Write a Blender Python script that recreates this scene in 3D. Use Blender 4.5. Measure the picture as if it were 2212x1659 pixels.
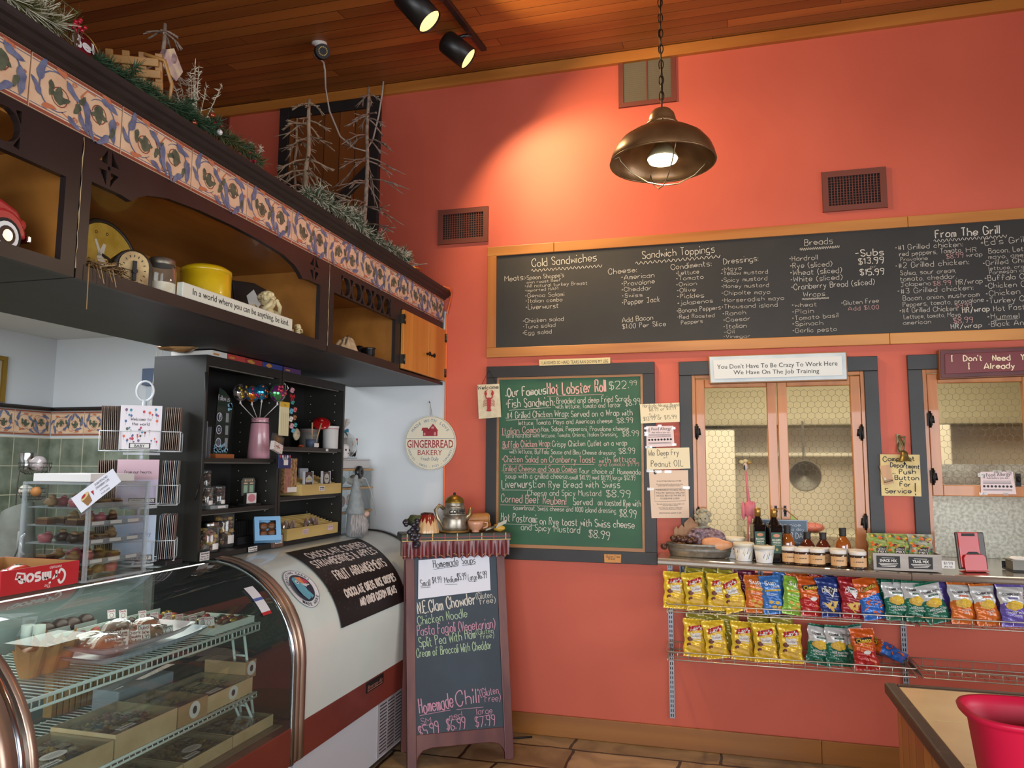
import bpy,math,random
from math import sin,cos,pi,radians,sqrt
from mathutils import Vector,Matrix,Euler
from mathutils.geometry import tessellate_polygon
for o in list(bpy.data.objects):bpy.data.objects.remove(o)
SC=bpy.context.scene;COL=SC.collection
V=Vector
rnd=random.Random(7)
IMG_W,IMG_H,FPX=2212,1659,1623.3
_yaw,_pitch,_roll=0.267963,0.107284,0.005645
EYE=V((0,0,1.6))
_f=V((-sin(_yaw)*cos(_pitch),cos(_yaw)*cos(_pitch),sin(_pitch)))
_r=V((cos(_yaw),sin(_yaw),0));_u=_r.cross(_f)
R_=_r*cos(_roll)+_u*sin(_roll);U_=_u*cos(_roll)-_r*sin(_roll)
cd=bpy.data.cameras.new('camera');cam=bpy.data.objects.new('camera',cd);COL.objects.link(cam)
cd.sensor_width=36;cd.lens=36*FPX/IMG_W;cd.clip_start=.02;cd.clip_end=60
cam.matrix_world=Matrix(((R_.x,U_.x,-_f.x,EYE.x),(R_.y,U_.y,-_f.y,EYE.y),(R_.z,U_.z,-_f.z,EYE.z),(0,0,0,1)))
SC.camera=cam
SC.view_settings.view_transform='Standard';SC.view_settings.look='None'
SC.view_settings.gamma=1;SC.view_settings.use_curve_mapping=False
SC.view_settings.exposure=0.08
wd=bpy.data.worlds.new('daylight');SC.world=wd;wd.use_nodes=True
wd.node_tree.nodes['Background'].inputs[0].default_value=(.82,.91,1,1)
wd.node_tree.nodes['Background'].inputs[1].default_value=.4
def area(name,loc,target,sx,sy,power,col,spread=180):
 l=bpy.data.lights.new(name,'AREA');l.shape='RECTANGLE';l.size=sx;l.size_y=sy;l.energy=power;l.color=col
 l.spread=radians(spread)
 o=bpy.data.objects.new(name,l);COL.objects.link(o);o.location=loc
 o.rotation_euler=(V(target)-V(loc)).to_track_quat('-Z','Y').to_euler();return o
def spot(name,loc,target,power,col,ang,blend,size=.03):
 l=bpy.data.lights.new(name,'SPOT');l.energy=power;l.color=col;l.spot_size=radians(ang);l.spot_blend=blend;l.shadow_soft_size=size
 o=bpy.data.objects.new(name,l);COL.objects.link(o);o.location=loc
 o.rotation_euler=(V(target)-V(loc)).to_track_quat('-Z','Y').to_euler();return o
area('storefront_daylight',(.4,-2.9,1.55),(-.2,4,.75),6,1.7,125,(.9,.95,1),105)
area('side_window_daylight',(4.1,1.2,1.6),(-2,2.6,.9),3.6,1.7,60,(.9,.95,1),110)
area('alcove_ceiling_light',(-3.55,2.2,2.525),(-3.55,2.2,0),1.2,2.4,84,(.9,.95,1))
area('case_fill_light',(-2.32,2.3,1.135),(-2.2,2.3,.6),1.1,.34,4,(1,.97,.9))  # unseen fill lamp, added to brighten the inside of the clear case
area('kitchen_fill_light',(1.0,5.1,2.9),(1.0,8.2,1.0),3,.8,42,(1,.93,.8))  # extra fill added near the windows to lift the back wall under the hood
area('kitchen_ceiling_light',(.9,6.2,2.9),(.9,6.5,0),2.8,1.8,75,(1,.92,.78))
def ray(x,y):return R_*((x-IMG_W/2)/FPX)-U_*((y-IMG_H/2)/FPX)+_f
def at(x,y,X=None,Y=None,Z=None):
 d=ray(x,y)
 t=(X-EYE.x)/d.x if X is not None else(Y-EYE.y)/d.y if Y is not None else(Z-EYE.z)/d.z
 return EYE+d*t
def onplane(x,y,o,n):
 d=ray(x,y);return EYE+d*((o-EYE).dot(n)/d.dot(n))
def lin(h):
 if not isinstance(h,str):return(*h,1)
 c=[int(h[i:i+2],16)/255 for i in(0,2,4)]
 return tuple(x/12.92 if x<=.04045 else((x+.055)/1.055)**2.4 for x in c)+(1,)
_mats={}
def nt(name):
 m=bpy.data.materials.new(name);m.use_nodes=True;t=m.node_tree
 return m,t,t.nodes['Principled BSDF'],t.nodes,t.links
def mat(name,c,r=.55,metal=0,c2=None,sc=12,st=(1,1,1),bump=0,coat=0,spec=.5,lo=.35,hi=.65,det=4,emis=0,trans=0,sss=0):
 if name in _mats:return _mats[name]
 m,t,b,N,L=nt(name)
 b.inputs['Base Color'].default_value=lin(c);b.inputs['Roughness'].default_value=r;b.inputs['Metallic'].default_value=metal
 b.inputs['Coat Weight'].default_value=coat;b.inputs['Specular IOR Level'].default_value=spec
 if trans:b.inputs['Transmission Weight'].default_value=trans
 if emis:b.inputs['Emission Color'].default_value=lin(c);b.inputs['Emission Strength'].default_value=emis
 if c2 or bump:
  tc=N.new('ShaderNodeTexCoord');mp=N.new('ShaderNodeMapping');mp.inputs['Scale'].default_value=st
  nz=N.new('ShaderNodeTexNoise');nz.inputs['Scale'].default_value=sc;nz.inputs['Detail'].default_value=det
  L.new(tc.outputs['Object'],mp.inputs[0]);L.new(mp.outputs[0],nz.inputs['Vector'])
  if c2:
   rp=N.new('ShaderNodeValToRGB');e=rp.color_ramp.elements
   e[0].position=lo;e[1].position=hi;e[0].color=lin(c);e[1].color=lin(c2)
   L.new(nz.outputs['Fac'],rp.inputs[0]);L.new(rp.outputs[0],b.inputs['Base Color'])
  if bump:
   bp=N.new('ShaderNodeBump');bp.inputs['Strength'].default_value=bump;bp.inputs['Distance'].default_value=.01
   L.new(nz.outputs['Fac'],bp.inputs['Height']);L.new(bp.outputs[0],b.inputs['Normal'])
 _mats[name]=m;return m
def mth(N,L,op,a,b=None):
 n=N.new('ShaderNodeMath');n.operation=op
 for i,x in enumerate((a,b)):
  if x is None:continue
  if isinstance(x,(int,float)):n.inputs[i].default_value=x
  else:L.new(x,n.inputs[i])
 return n.outputs[0]
def wood(name,c1,c2,grain='X',across=None,w=.1,r=.45,sc=9,coat=.1,seam=.035,knots=.0,offs=None,bl=None):
 """grain axis, optional planks of width w across another axis with dark seams; bl: board length for butt joints"""
 if name in _mats:return _mats[name]
 m,t,b,N,L=nt(name);b.inputs['Roughness'].default_value=r;b.inputs['Coat Weight'].default_value=coat
 tc=N.new('ShaderNodeTexCoord');mp=N.new('ShaderNodeMapping')
 s={'X':(.08,1,1),'Y':(1,.08,1),'Z':(1,1,.08)}[grain];mp.inputs['Scale'].default_value=s
 L.new(tc.outputs['Object'],mp.inputs[0]);vec=mp.outputs[0]
 if across:
  sx=N.new('ShaderNodeSeparateXYZ');L.new(tc.outputs['Object'],sx.inputs[0])
  q=mth(N,L,'DIVIDE',sx.outputs[across],w);fl=mth(N,L,'FLOOR',q);fr=mth(N,L,'FRACT',q)
  cid=fl;seamv=mth(N,L,'LESS_THAN',fr,seam)
  if bl:
   sh=mth(N,L,'MULTIPLY',mth(N,L,'FRACT',mth(N,L,'MULTIPLY',mth(N,L,'SINE',mth(N,L,'MULTIPLY',fl,12.9898)),437.5)),bl)
   q2=mth(N,L,'DIVIDE',mth(N,L,'ADD',sx.outputs[grain],sh),bl)
   cid=mth(N,L,'ADD',fl,mth(N,L,'MULTIPLY',mth(N,L,'FLOOR',q2),17.3))
   seamv=mth(N,L,'MAXIMUM',seamv,mth(N,L,'LESS_THAN',mth(N,L,'FRACT',q2),.0025/bl*1.5))
  wn=N.new('ShaderNodeTexWhiteNoise');wn.noise_dimensions='1D';L.new(cid,wn.inputs['W'])
  va=N.new('ShaderNodeVectorMath');va.operation='ADD';L.new(vec,va.inputs[0])
  cx=N.new('ShaderNodeCombineXYZ');
  for i in range(3):L.new(mth(N,L,'MULTIPLY',wn.outputs['Value'],7),cx.inputs[i])
  L.new(cx.outputs[0],va.inputs[1]);vec=va.outputs[0]
 nz=N.new('ShaderNodeTexNoise');nz.inputs['Scale'].default_value=sc;nz.inputs['Detail'].default_value=5;nz.inputs['Distortion'].default_value=.6
 L.new(vec,nz.inputs['Vector'])
 rp=N.new('ShaderNodeValToRGB');e=rp.color_ramp.elements;e[0].position=.3;e[1].position=.7;e[0].color=lin(c1);e[1].color=lin(c2)
 L.new(nz.outputs['Fac'],rp.inputs[0]);out=rp.outputs[0]
 if across:
  hv=N.new('ShaderNodeHueSaturation');L.new(out,hv.inputs['Color'])
  L.new(mth(N,L,'ADD',mth(N,L,'MULTIPLY',wn.outputs['Value'],.5),.75),hv.inputs['Value'])
  mx=N.new('ShaderNodeMix');mx.data_type='RGBA';L.new(seamv,mx.inputs['Factor']);L.new(hv.outputs[0],mx.inputs['A'])
  mx.inputs['B'].default_value=tuple(x*.12 for x in lin(c1)[:3])+(1,);out=mx.outputs['Result']
 if knots:
  vo=N.new('ShaderNodeTexVoronoi');vo.inputs['Scale'].default_value=knots
  mp2=N.new('ShaderNodeMapping');mp2.inputs['Scale'].default_value=tuple(.35 if k<.5 else 1 for k in s)
  L.new(tc.outputs['Object'],mp2.inputs[0]);L.new(mp2.outputs[0],vo.inputs['Vector'])
  mr=N.new('ShaderNodeMapRange');mr.inputs['From Min'].default_value=.04;mr.inputs['From Max'].default_value=.13;mr.inputs['To Min'].default_value=.8;mr.inputs['To Max'].default_value=0
  L.new(vo.outputs['Distance'],mr.inputs['Value'])
  mk=N.new('ShaderNodeMix');mk.data_type='RGBA';L.new(mr.outputs[0],mk.inputs['Factor']);L.new(out,mk.inputs['A'])
  mk.inputs['B'].default_value=tuple(x*.18 for x in lin(c1)[:3])+(1,);out=mk.outputs['Result']
 L.new(out,b.inputs['Base Color']);_mats[name]=m;return m
def glass(name,tint='FFFFFF',rough=.02,refl=1.0,alpha=.0,diff='DDE6E6'):
 """thin clear sheet: see-through plus fresnel reflection, alpha adds a faint film"""
 if name in _mats:return _mats[name]
 m,t,b,N,L=nt(name);out=N['Material Output']
 tr=N.new('ShaderNodeBsdfTransparent');tr.inputs[0].default_value=lin(tint)
 gl=N.new('ShaderNodeBsdfGlossy');gl.inputs['Roughness'].default_value=rough
 lw=N.new('ShaderNodeLayerWeight');fz=mth(N,L,'ADD',mth(N,L,'MULTIPLY',mth(N,L,'POWER',lw.outputs['Facing'],4.2),.9*refl),.038*refl)
 mx=N.new('ShaderNodeMixShader');L.new(mth(N,L,'MINIMUM',fz,1),mx.inputs[0]);L.new(tr.outputs[0],mx.inputs[1]);L.new(gl.outputs[0],mx.inputs[2])
 s=mx.outputs[0]
 if alpha:
  df=N.new('ShaderNodeBsdfDiffuse');df.inputs[0].default_value=lin(diff)
  m2=N.new('ShaderNodeMixShader');m2.inputs[0].default_value=alpha;L.new(s,m2.inputs[1]);L.new(df.outputs[0],m2.inputs[2]);s=m2.outputs[0]
 L.new(s,out.inputs['Surface']);N.remove(b);_mats[name]=m;return m
class Fr:
 def __init__(s,o,u=(1,0,0),v=(0,0,1),n=None):
  s.o=V(o);s.u=V(u).normalized();s.v=V(v).normalized();s.n=V(n).normalized()if n else s.u.cross(s.v)
 def p(s,a,b,c=0):return s.o+s.u*a+s.v*b+s.n*c
 def at(s,a,b,c=0,ang=0):
  g=Fr(s.p(a,b,c),s.u*cos(ang)+s.v*sin(ang),s.v*cos(ang)-s.u*sin(ang),s.n);return g
class MB:
 def __init__(s):s.v=[];s.f=[];s.m=[];s.s=[]
 def add(s,vs,fs,mi=0,sm=False,M=None):
  k=len(s.v);s.v+=[(M@V(v)if M else V(v))for v in vs]
  s.f+=[tuple(i+k for i in f)for f in fs];s.m+=[mi]*len(fs);s.s+=[sm]*len(fs);return s
 def box(s,lo,hi,mi=0,M=None):
  a,b=lo,hi
  vs=[(x,y,z)for x in(a[0],b[0])for y in(a[1],b[1])for z in(a[2],b[2])]
  return s.add(vs,[(0,1,3,2),(4,6,7,5),(0,4,5,1),(2,3,7,6),(0,2,6,4),(1,5,7,3)],mi,False,M)
 def cb(s,c,d,mi=0,M=None):return s.box([c[i]-d[i]/2 for i in range(3)],[c[i]+d[i]/2 for i in range(3)],mi,M)
 def fbox(s,F,lo,hi,mi=0):
  a,b=lo,hi
  vs=[F.p(x,y,z)for x in(a[0],b[0])for y in(a[1],b[1])for z in(a[2],b[2])]
  return s.add(vs,[(0,1,3,2),(4,6,7,5),(0,4,5,1),(2,3,7,6),(0,2,6,4),(1,5,7,3)],mi)
 def ring(s,path,rads,n=8,mi=0,closed=False,caps=True,sm=True,flat=1):
  P=[V(p)for p in path];k=len(P);R=rads if isinstance(rads,(list,tuple))else[rads]*k
  vs=[];up=None
  for i,p in enumerate(P):
   a=P[(i-1)%k]if closed or i else p;b=P[(i+1)%k]if closed or i<k-1 else p
   t=(b-a).normalized()if(b-a).length>1e-9 else V((0,0,1))
   if up is None:up=V((0,0,1))if abs(t.z)<.9 else V((1,0,0))
   x=t.cross(up);x=x.normalized()if x.length>1e-6 else t.orthogonal().normalized();y=x.cross(t);up=y
   for j in range(n):
    an=2*pi*j/n;vs.append(p+x*cos(an)*R[i]+y*sin(an)*R[i]*flat)
  fs=[(i*n+j,i*n+(j+1)%n,((i+1)%k)*n+(j+1)%n,((i+1)%k)*n+j)for i in range(k if closed else k-1)for j in range(n)]
  s.add(vs,fs,mi,sm)
  if caps and not closed:s.add([],[tuple(range(len(s.v)-k*n+n-1,len(s.v)-k*n-1,-1)),tuple(range(len(s.v)-n,len(s.v)))],mi)if False else s._caps(k,n,mi)
  return s
 def _caps(s,k,n,mi):
  e=len(s.v);s.f+=[tuple(range(e-k*n+n-1,e-k*n-1,-1)),tuple(range(e-n,e))];s.m+=[mi]*2;s.s+=[False]*2
 def cyl(s,a,b,r0,r1=None,n=16,mi=0,caps=True,sm=True):return s.ring([a,b],[r0,r0 if r1 is None else r1],n,mi,False,caps,sm)
 def lathe(s,prof,c=(0,0,0),n=24,mi=0,sm=True,sx=1,sy=1,M=None,arc=None):
  vs=[(c[0]+r*cos(2*pi*j/n)*sx,c[1]+r*sin(2*pi*j/n)*sy,c[2]+z)for r,z in prof for j in range(n)]
  fs=[(i*n+j,i*n+(j+1)%n,(i+1)*n+(j+1)%n,(i+1)*n+j)for i in range(len(prof)-1)for j in range(n)]
  k=len(prof)
  if prof[0][0]>1e-6:fs.append(tuple(range(n-1,-1,-1)))
  if prof[-1][0]>1e-6:fs.append(tuple(range((k-1)*n,k*n)))
  return s.add(vs,fs,mi,sm,M)
 def shell(s,prof,c=(0,0,0),n=24,mi=0,sx=1,sy=1,M=None):
  vs=[(c[0]+r*cos(2*pi*j/n)*sx,c[1]+r*sin(2*pi*j/n)*sy,c[2]+z)for r,z in prof for j in range(n)]
  fs=[(i*n+j,i*n+(j+1)%n,(i+1)*n+(j+1)%n,(i+1)*n+j)for i in range(len(prof)-1)for j in range(n)]
  return s.add(vs,fs,mi,True,M)
 def ell(s,c,r,n=14,mi=0,M=None,h=8):
  if not isinstance(r,(tuple,list)):r=(r,r,r)
  pr=[(sin(pi*i/h),-cos(pi*i/h))for i in range(h+1)]
  vs=[(c[0]+a*cos(2*pi*j/n)*r[0],c[1]+a*sin(2*pi*j/n)*r[1],c[2]+z*r[2])for a,z in pr for j in range(n)]
  fs=[(i*n+j,i*n+(j+1)%n,(i+1)*n+(j+1)%n,(i+1)*n+j)for i in range(h)for j in range(n)]
  return s.add(vs,fs,mi,True,M)
 def rock(s,c,r,seed,amp=.18,n=14,h=9,mi=0,sm=True,fq=3):
  q=random.Random(seed);k=len(s.v);s.ell(c,r,n,mi,None,h)
  ph=[(V((q.gauss(0,1),q.gauss(0,1),q.gauss(0,1)))*fq,q.random()*6)for _ in range(5)]
  for i in range(k,len(s.v)):
   d=s.v[i]-V(c);u=V((d.x/r[0],d.y/r[1],d.z/r[2]))if not isinstance(r,float)else d/r
   s.v[i]=V(c)+d*(1+amp*sum(sin(u.dot(a)+b)for a,b in ph)/2.2)
  if not sm:s.s[-n*h:]=[False]*(n*h)
  return s
 def poly(s,pts,F,d=0,c=0,mi=0):
  n=len(pts);vs=[F.p(x,y,c)for x,y in pts]
  if not d:return s.add(vs,[tuple(range(n))],mi)
  vs+=[F.p(x,y,c+d)for x,y in pts]
  return s.add(vs,[tuple(range(n-1,-1,-1)),tuple(range(n,2*n))]+[(i,(i+1)%n,n+(i+1)%n,n+i)for i in range(n)],mi)
 def holes(s,outer,holes,F,d,c=0,mi=0):
  loops=[outer]+holes;pts=[V((x,y,0))for l in loops for x,y in l]
  tri=tessellate_polygon([[V((x,y,0))for x,y in l]for l in loops]);N=len(pts)
  vs=[F.p(p.x,p.y,c)for p in pts]+[F.p(p.x,p.y,c+d)for p in pts]
  fs=[tuple(t)for t in tri]+[tuple(i+N for i in reversed(t))for t in tri];k=0
  for l in loops:
   n=len(l);fs+=[(k+i,k+(i+1)%n,N+k+(i+1)%n,N+k+i)for i in range(n)];k+=n
  return s.add(vs,fs,mi)
 def rib(s,pts,w,F,c=.001,mi=0):
  P=[V((x,y,0))for x,y in pts];vs=[]
  for i,p in enumerate(P):
   t=(P[min(i+1,len(P)-1)]-P[max(i-1,0)]);t=t.normalized()if t.length else V((1,0,0))
   ww=w(i/(max(1,len(P)-1)))if callable(w)else w
   q=V((-t.y,t.x,0))*ww/2;vs+=[F.p(*(p+q).xy,c),F.p(*(p-q).xy,c)]
  return s.add(vs,[(2*i,2*i+1,2*i+3,2*i+2)for i in range(len(P)-1)],mi)
 def disc(s,F,x,y,rx,ry=None,c=.001,mi=0,n=20,a0=0,a1=2*pi):
  ry=ry or rx;return s.poly([(x+rx*cos(a0+(a1-a0)*i/n),y+ry*sin(a0+(a1-a0)*i/n))for i in range(n)],F,0,c,mi)
 def grid(s,f,nu,nv,mi=0,sm=True,mf=None):
  k0=len(s.m);s.add([f(i/nu,j/nv)for i in range(nu+1)for j in range(nv+1)],[(i*(nv+1)+j,(i+1)*(nv+1)+j,(i+1)*(nv+1)+j+1,i*(nv+1)+j+1)for i in range(nu)for j in range(nv)],mi,sm)
  if mf:
   for i in range(nu):
    for j in range(nv):s.m[k0+i*nv+j]=mf((i+.5)/nu,(j+.5)/nv)
  return s
 def text(s,t,F,x,y,h,c=.001,mi=0,al='L',w=None,surf=None,shear=0,bold=0):
  vs,fs,W,_=glyphs(t,shear,bold);sx=h/.73;ww=W*sx
  kx=sx*(w/ww)if w and ww else sx
  ox={'L':0,'C':-W*kx/2,'R':-W*kx}[al]
  if surf:return s.add([surf(x+ox+p[0]*kx,y+p[1]*sx)for p in vs],fs,mi)
  return s.add([F.p(x+ox+p[0]*kx,y+p[1]*sx,c)for p in vs],fs,mi)
 def hand(s,t,F,x,y,h,c=.0015,mi=0,w=None,lw=None,al='L',jit=.04,surf=None,seed=1):
  """single-stroke handwriting; h cap height, w total width to fit, lw stroke width"""
  q=random.Random(t+str(seed));st=[];px=0;k=h/7
  for ch in t:
   g=HF.get(ch)
   if g is None:px+=4;continue
   mxx=0;dy=q.uniform(-jit,jit)*8
   for sk in g.split(','):
    pts=[(int(sk[i]),int(sk[i+1])-2)for i in range(0,len(sk)-1,2)];mxx=max([mxx]+[p[0]for p in pts])
    st.append([(px+a+q.uniform(-jit,jit)*5,b+dy+q.uniform(-jit,jit)*5)for a,b in pts])
   px+=mxx+2
  tot=max(px-2,1);kx=w/tot if w else k;ox={'L':0,'C':-tot*kx/2,'R':-tot*kx}[al]
  lw=lw or h*.09
  for sk in st:
   P=[(x+ox+a*kx,y+b*k)for a,b in smooth2(sk)]
   if surf:
    G=Fr((0,0,0),(1,0,0),(0,1,0));n0=len(s.v);s.rib(P,lw,G,0,mi)
    for i in range(n0,len(s.v)):s.v[i]=surf(s.v[i].x,s.v[i].y)
   else:s.rib(P,lw,F,c,mi)
  return s
def smooth2(p):
 if len(p)<3:return p
 o=[p[0]]
 for i in range(len(p)-1):
  a=p[max(i-1,0)];b=p[i];c=p[i+1];d=p[min(i+2,len(p)-1)]
  if i==len(p)-2 and False:pass
  o.append(tuple((-a[k]+9*b[k]+9*c[k]-d[k])/16 for k in(0,1)));o.append(c)
 return o
HF={'A':'023962,1454','B':'0902,0939483606,3645433202','C':'5749290704224254','D':'0902,09295755432202','E':'49090242,0636','F':'490902,0636','G':'57391907041232535535','H':'0902,4942,0646','I':'0929,1912,0222','J':'0949,3933221203','K':'0902,490642','L':'090242','M':'0209356962','N':'02094249','O':'290704223254573929','P':'0902,0939483606','Q':'290704223254573929,3452','R':'0902,0939483606,2642','S':'483919081645433203','T':'0949,2922','U':'090312324349','V':'092249','W':'0912375269','X':'0942,4902','Y':'0926,4926,2622','Z':'09490242','a':'462605032242,4642','b':'0902,052645432202','c':'452605032243','d':'462605032242,4942','e':'0444452605032243','f':'48291812,0636','g':'4626050322434641301001','h':'0902,05264542','i':'0602,0809','j':'26211000,2829','k':'0902,360432','l':'0902','m':'0602,05162522,25364542','n':'0602,05264542','o':'26050322434526','p':'0600,052645432203','q':'462605032243,4640','r':'0602,042636','s':'4616051434433202','t':'18132232,0636','u':'0603123243,4642','v':'062246','w':'0612255256','x':'0642,4602','y':'0623,461000','z':'06460242','0':'290704223244473929','1':'071912','2':'08193948460242','3':'0939483626,3645433203','4':'390444,3932','5':'490906364533202','6':'482906031232434415','7':'094912','8':'260708193948472604031232434426','9':'46260708193948463222','$':'483919081645433203,2921','#':'1812,3832,0646,0444','(':'29070421',')':'09272401',',':'0201','.':'0203',':':'0203,0506','!':'0904,0203','/':'4901','-':'0535',"'":'0907','*':'05162505,0516','&':'4318092905031242','?':'0819394725,2223'}
HF['5']='4909063645433202'
_gc={}
def glyphs(t,shear=0,bold=0):
 k=(t,shear,bold)
 if k in _gc:return _gc[k]
 c=bpy.data.curves.new('lettering','FONT');c.body=t;c.size=1;c.shear=shear;c.offset=bold;c.resolution_u=2
 o=bpy.data.objects.new('lettering',c);COL.objects.link(o);bpy.context.view_layer.update()
 me=o.evaluated_get(bpy.context.evaluated_depsgraph_get()).to_mesh()
 vs=[(v.co.x,v.co.y)for v in me.vertices];fs=[tuple(p.vertices)for p in me.polygons]
 o.to_mesh_clear();bpy.data.objects.remove(o);bpy.data.curves.remove(c)
 x0=min((v[0]for v in vs),default=0);W=max((v[0]for v in vs),default=0)-x0
 _gc[k]=([(a-x0,b)for a,b in vs],fs,W,0);return _gc[k]
RL={}
def obj(name,mb,ms,par=None,bev=0,sub=0,loc=None,local=False):
 if name in('',):raise ValueError
 o0=RL[par.name]if par else(V((0,0,0))if local else V(loc or(0,0,0)))
 me=bpy.data.meshes.new(name);me.from_pydata([v-o0 for v in mb.v],[],mb.f)
 if not isinstance(ms,(list,tuple)):ms=[ms]
 for m in ms:me.materials.append(m)
 me.polygons.foreach_set('material_index',[min(i,len(ms)-1)for i in mb.m]);me.polygons.foreach_set('use_smooth',mb.s);me.update()
 o=bpy.data.objects.new(name,me);COL.objects.link(o);o.parent=par
 if not par and loc is not None:o.location=loc
 if bev:
  b=o.modifiers.new('bevel','BEVEL');b.width=bev;b.segments=2;b.limit_method='ANGLE'
 if sub:u=o.modifiers.new('subsurf','SUBSURF');u.levels=u.render_levels=sub
 RL[o.name]=o0;return o
def tag(o,label,cat,group=None):
 o['label']=label;o['category']=cat
 if group:o['group']=group
 return o
def thing(name,label,cat,loc=(0,0,0),group=None,rz=0,rot=None,local=False):
 o=bpy.data.objects.new(name,None);COL.objects.link(o);o.location=loc;o.empty_display_size=.1
 if rot:o.rotation_euler=rot
 elif rz:o.rotation_euler=(0,0,rz)
 RL[o.name]=V((0,0,0))if(local or rz or rot)else V(loc);return tag(o,label,cat,group)
def one(name,mb,ms,label,cat,loc=(0,0,0),group=None,rz=0,rot=None,bev=0,local=False,sub=0):
 o=obj(name,mb,ms,None,bev,sub,loc,local or bool(rz or rot))
 if rot:o.rotation_euler=rot
 elif rz:o.rotation_euler=(0,0,rz)
 return tag(o,label,cat,group)
def struct(name,mb,ms,par=None,bev=0,loc=None):
 o=obj(name,mb,ms,par,bev,0,loc)
 if not par:o['kind']='structure'
 return o
def dup(root,loc=None,rot=None,label=None,scale=None,group=None):
 r=root.copy();COL.objects.link(r);RL[r.name]=RL[root.name]
 if loc is not None:r.location=loc
 if rot is not None:r.rotation_euler=rot
 if scale is not None:r.scale=(scale,)*3 if isinstance(scale,(int,float))else scale
 if label:r['label']=label
 if group:r['group']=group
 for ch in list(root.children):
  c=ch.copy();COL.objects.link(c);c.parent=r;RL[c.name]=RL[ch.name]
  for g in ch.children:
   d=g.copy();COL.objects.link(d);d.parent=c;RL[d.name]=RL[g.name]
 return r
D=4.5726
WF=Fr((0,D,0),(1,0,0),(0,0,1),(0,-1,0))
def wp(x,y,off=0):
 p=at(x,y,Y=D-off);return p.x,p.z
coral=mat('coral_paint','C45B44',.6,c2='BA533D',sc=1.3,bump=.04)
white_wall=mat('white_wall_paint','C9CDD0',.6)
soffit_wall=mat('soffit_paint','CFD0CE',.6)
black_paint=mat('black_wood_paint','262220',.5,c2='1D1A19',sc=5,bump=.03)
casing_blk=mat('casing_black','2B2A2B',.5,c2='232324',sc=6)
ceil_wood=wood('ceiling_boards','8C501E','AC7030','X','Y',.105,.5,5,.05,.045,1.7,bl=3.1)
pine=wood('varnished_pine','9C5A20','C07E38','X',None,r=.42,sc=7,coat=.3,knots=1.6)
pine_v=wood('varnished_pine_upright','9A5622','BE7A38','Z',None,r=.42,sc=7,coat=.3,knots=1.4)
pine_o=wood('orange_pine','A8641E','CC8A38','Z',None,r=.4,sc=6,coat=.35,knots=2.2)
def stone_floor():
 m,t,b,N,L=nt('flagstone_floor');tc=N.new('ShaderNodeTexCoord');mp=N.new('ShaderNodeMapping');L.new(tc.outputs['Object'],mp.inputs[0])
 br=N.new('ShaderNodeTexBrick');br.inputs['Scale'].default_value=.85;br.offset=.37;br.squash=1.4;br.squash_frequency=3
 br.inputs['Mortar Size'].default_value=.008;br.inputs['Color1'].default_value=lin('98805C');br.inputs['Color2'].default_value=lin('B49A74');br.inputs['Mortar'].default_value=lin('3A2C1E')
 nz=N.new('ShaderNodeTexNoise');nz.inputs['Scale'].default_value=4;nz.inputs['Detail'].default_value=8;nz.inputs['Distortion'].default_value=1.2
 va=N.new('ShaderNodeVectorMath');va.operation='ADD';sc=N.new('ShaderNodeVectorMath');sc.operation='SCALE';sc.inputs['Scale'].default_value=.05
 L.new(mp.outputs[0],nz.inputs[0]);L.new(nz.outputs['Color'],sc.inputs[0]);L.new(mp.outputs[0],va.inputs[0]);L.new(sc.outputs[0],va.inputs[1]);L.new(va.outputs[0],br.inputs['Vector'])
 rp=N.new('ShaderNodeValToRGB');e=rp.color_ramp.elements;e[0].position=.38;e[1].position=.62;e[0].color=(.45,.42,.4,1);e[1].color=(1,1,1,1);L.new(nz.outputs['Fac'],rp.inputs[0])
 mx=N.new('ShaderNodeMix');mx.data_type='RGBA';mx.blend_type='MULTIPLY';mx.inputs['Factor'].default_value=.75
 L.new(br.outputs['Color'],mx.inputs['A']);L.new(rp.outputs[0],mx.inputs['B']);L.new(mx.outputs['Result'],b.inputs['Base Color'])
 bp=N.new('ShaderNodeBump');bp.inputs['Strength'].default_value=.4;bp.inputs['Distance'].default_value=.01;L.new(nz.outputs['Fac'],bp.inputs['Height']);L.new(bp.outputs[0],b.inputs['Normal'])
 b.inputs['Roughness'].default_value=.38;return m
struct('floor',MB().box((-7,-3,-.1),(4.2,D,0)),stone_floor())
W1=(-.147,.795,1.0,2.135);W2=(1.09,2.15,1.0,2.135);T=.12
w=MB();y0,y1=D,D+T
def wb(x0,x1,z0,z1):w.box((x0,y0,z0),(x1,y1,z1))
wb(-7,-1.703,2.6,4.5);wb(-1.703,W1[0],0,4.5);wb(W1[0],W1[1],0,W1[2]);wb(W1[0],W1[1],W1[3],4.5)
wb(W1[1],W2[0],0,4.5);wb(W2[0],W2[1],0,W2[2]);wb(W2[0],W2[1],W2[3],4.5);wb(W2[1],4.2,0,4.5)
struct('wall_back',w,coral)
struct('wall_alcove',MB().box((-4.99,y0,0),(-1.703,y1,2.6)),white_wall)
struct('wall_alcove_left',MB().box((-4.99,-.5,0),(-4.876,D,2.6)),white_wall)
struct('ceiling_alcove',MB().box((-4.876,-.5,2.535),(-2.385,D,2.6)),soffit_wall)
SL=.15;CZ=lambda y:4.225+SL*(y-4.57)
c=MB();c.add([(-7,-3,CZ(-3)),(4.2,-3,CZ(-3)),(4.2,D,CZ(D)),(-7,D,CZ(D)),(-7,-3,CZ(-3)+.15),(4.2,-3,CZ(-3)+.15),(4.2,D,CZ(D)+.15),(-7,D,CZ(D)+.15)],[(0,1,2,3),(7,6,5,4),(0,4,5,1),(1,5,6,2),(2,6,7,3),(3,7,4,0)]);struct('ceiling',c,ceil_wood)
struct('wall_left',MB().box((-7.1,-3,0),(-7,D,4.4)),coral)
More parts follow.
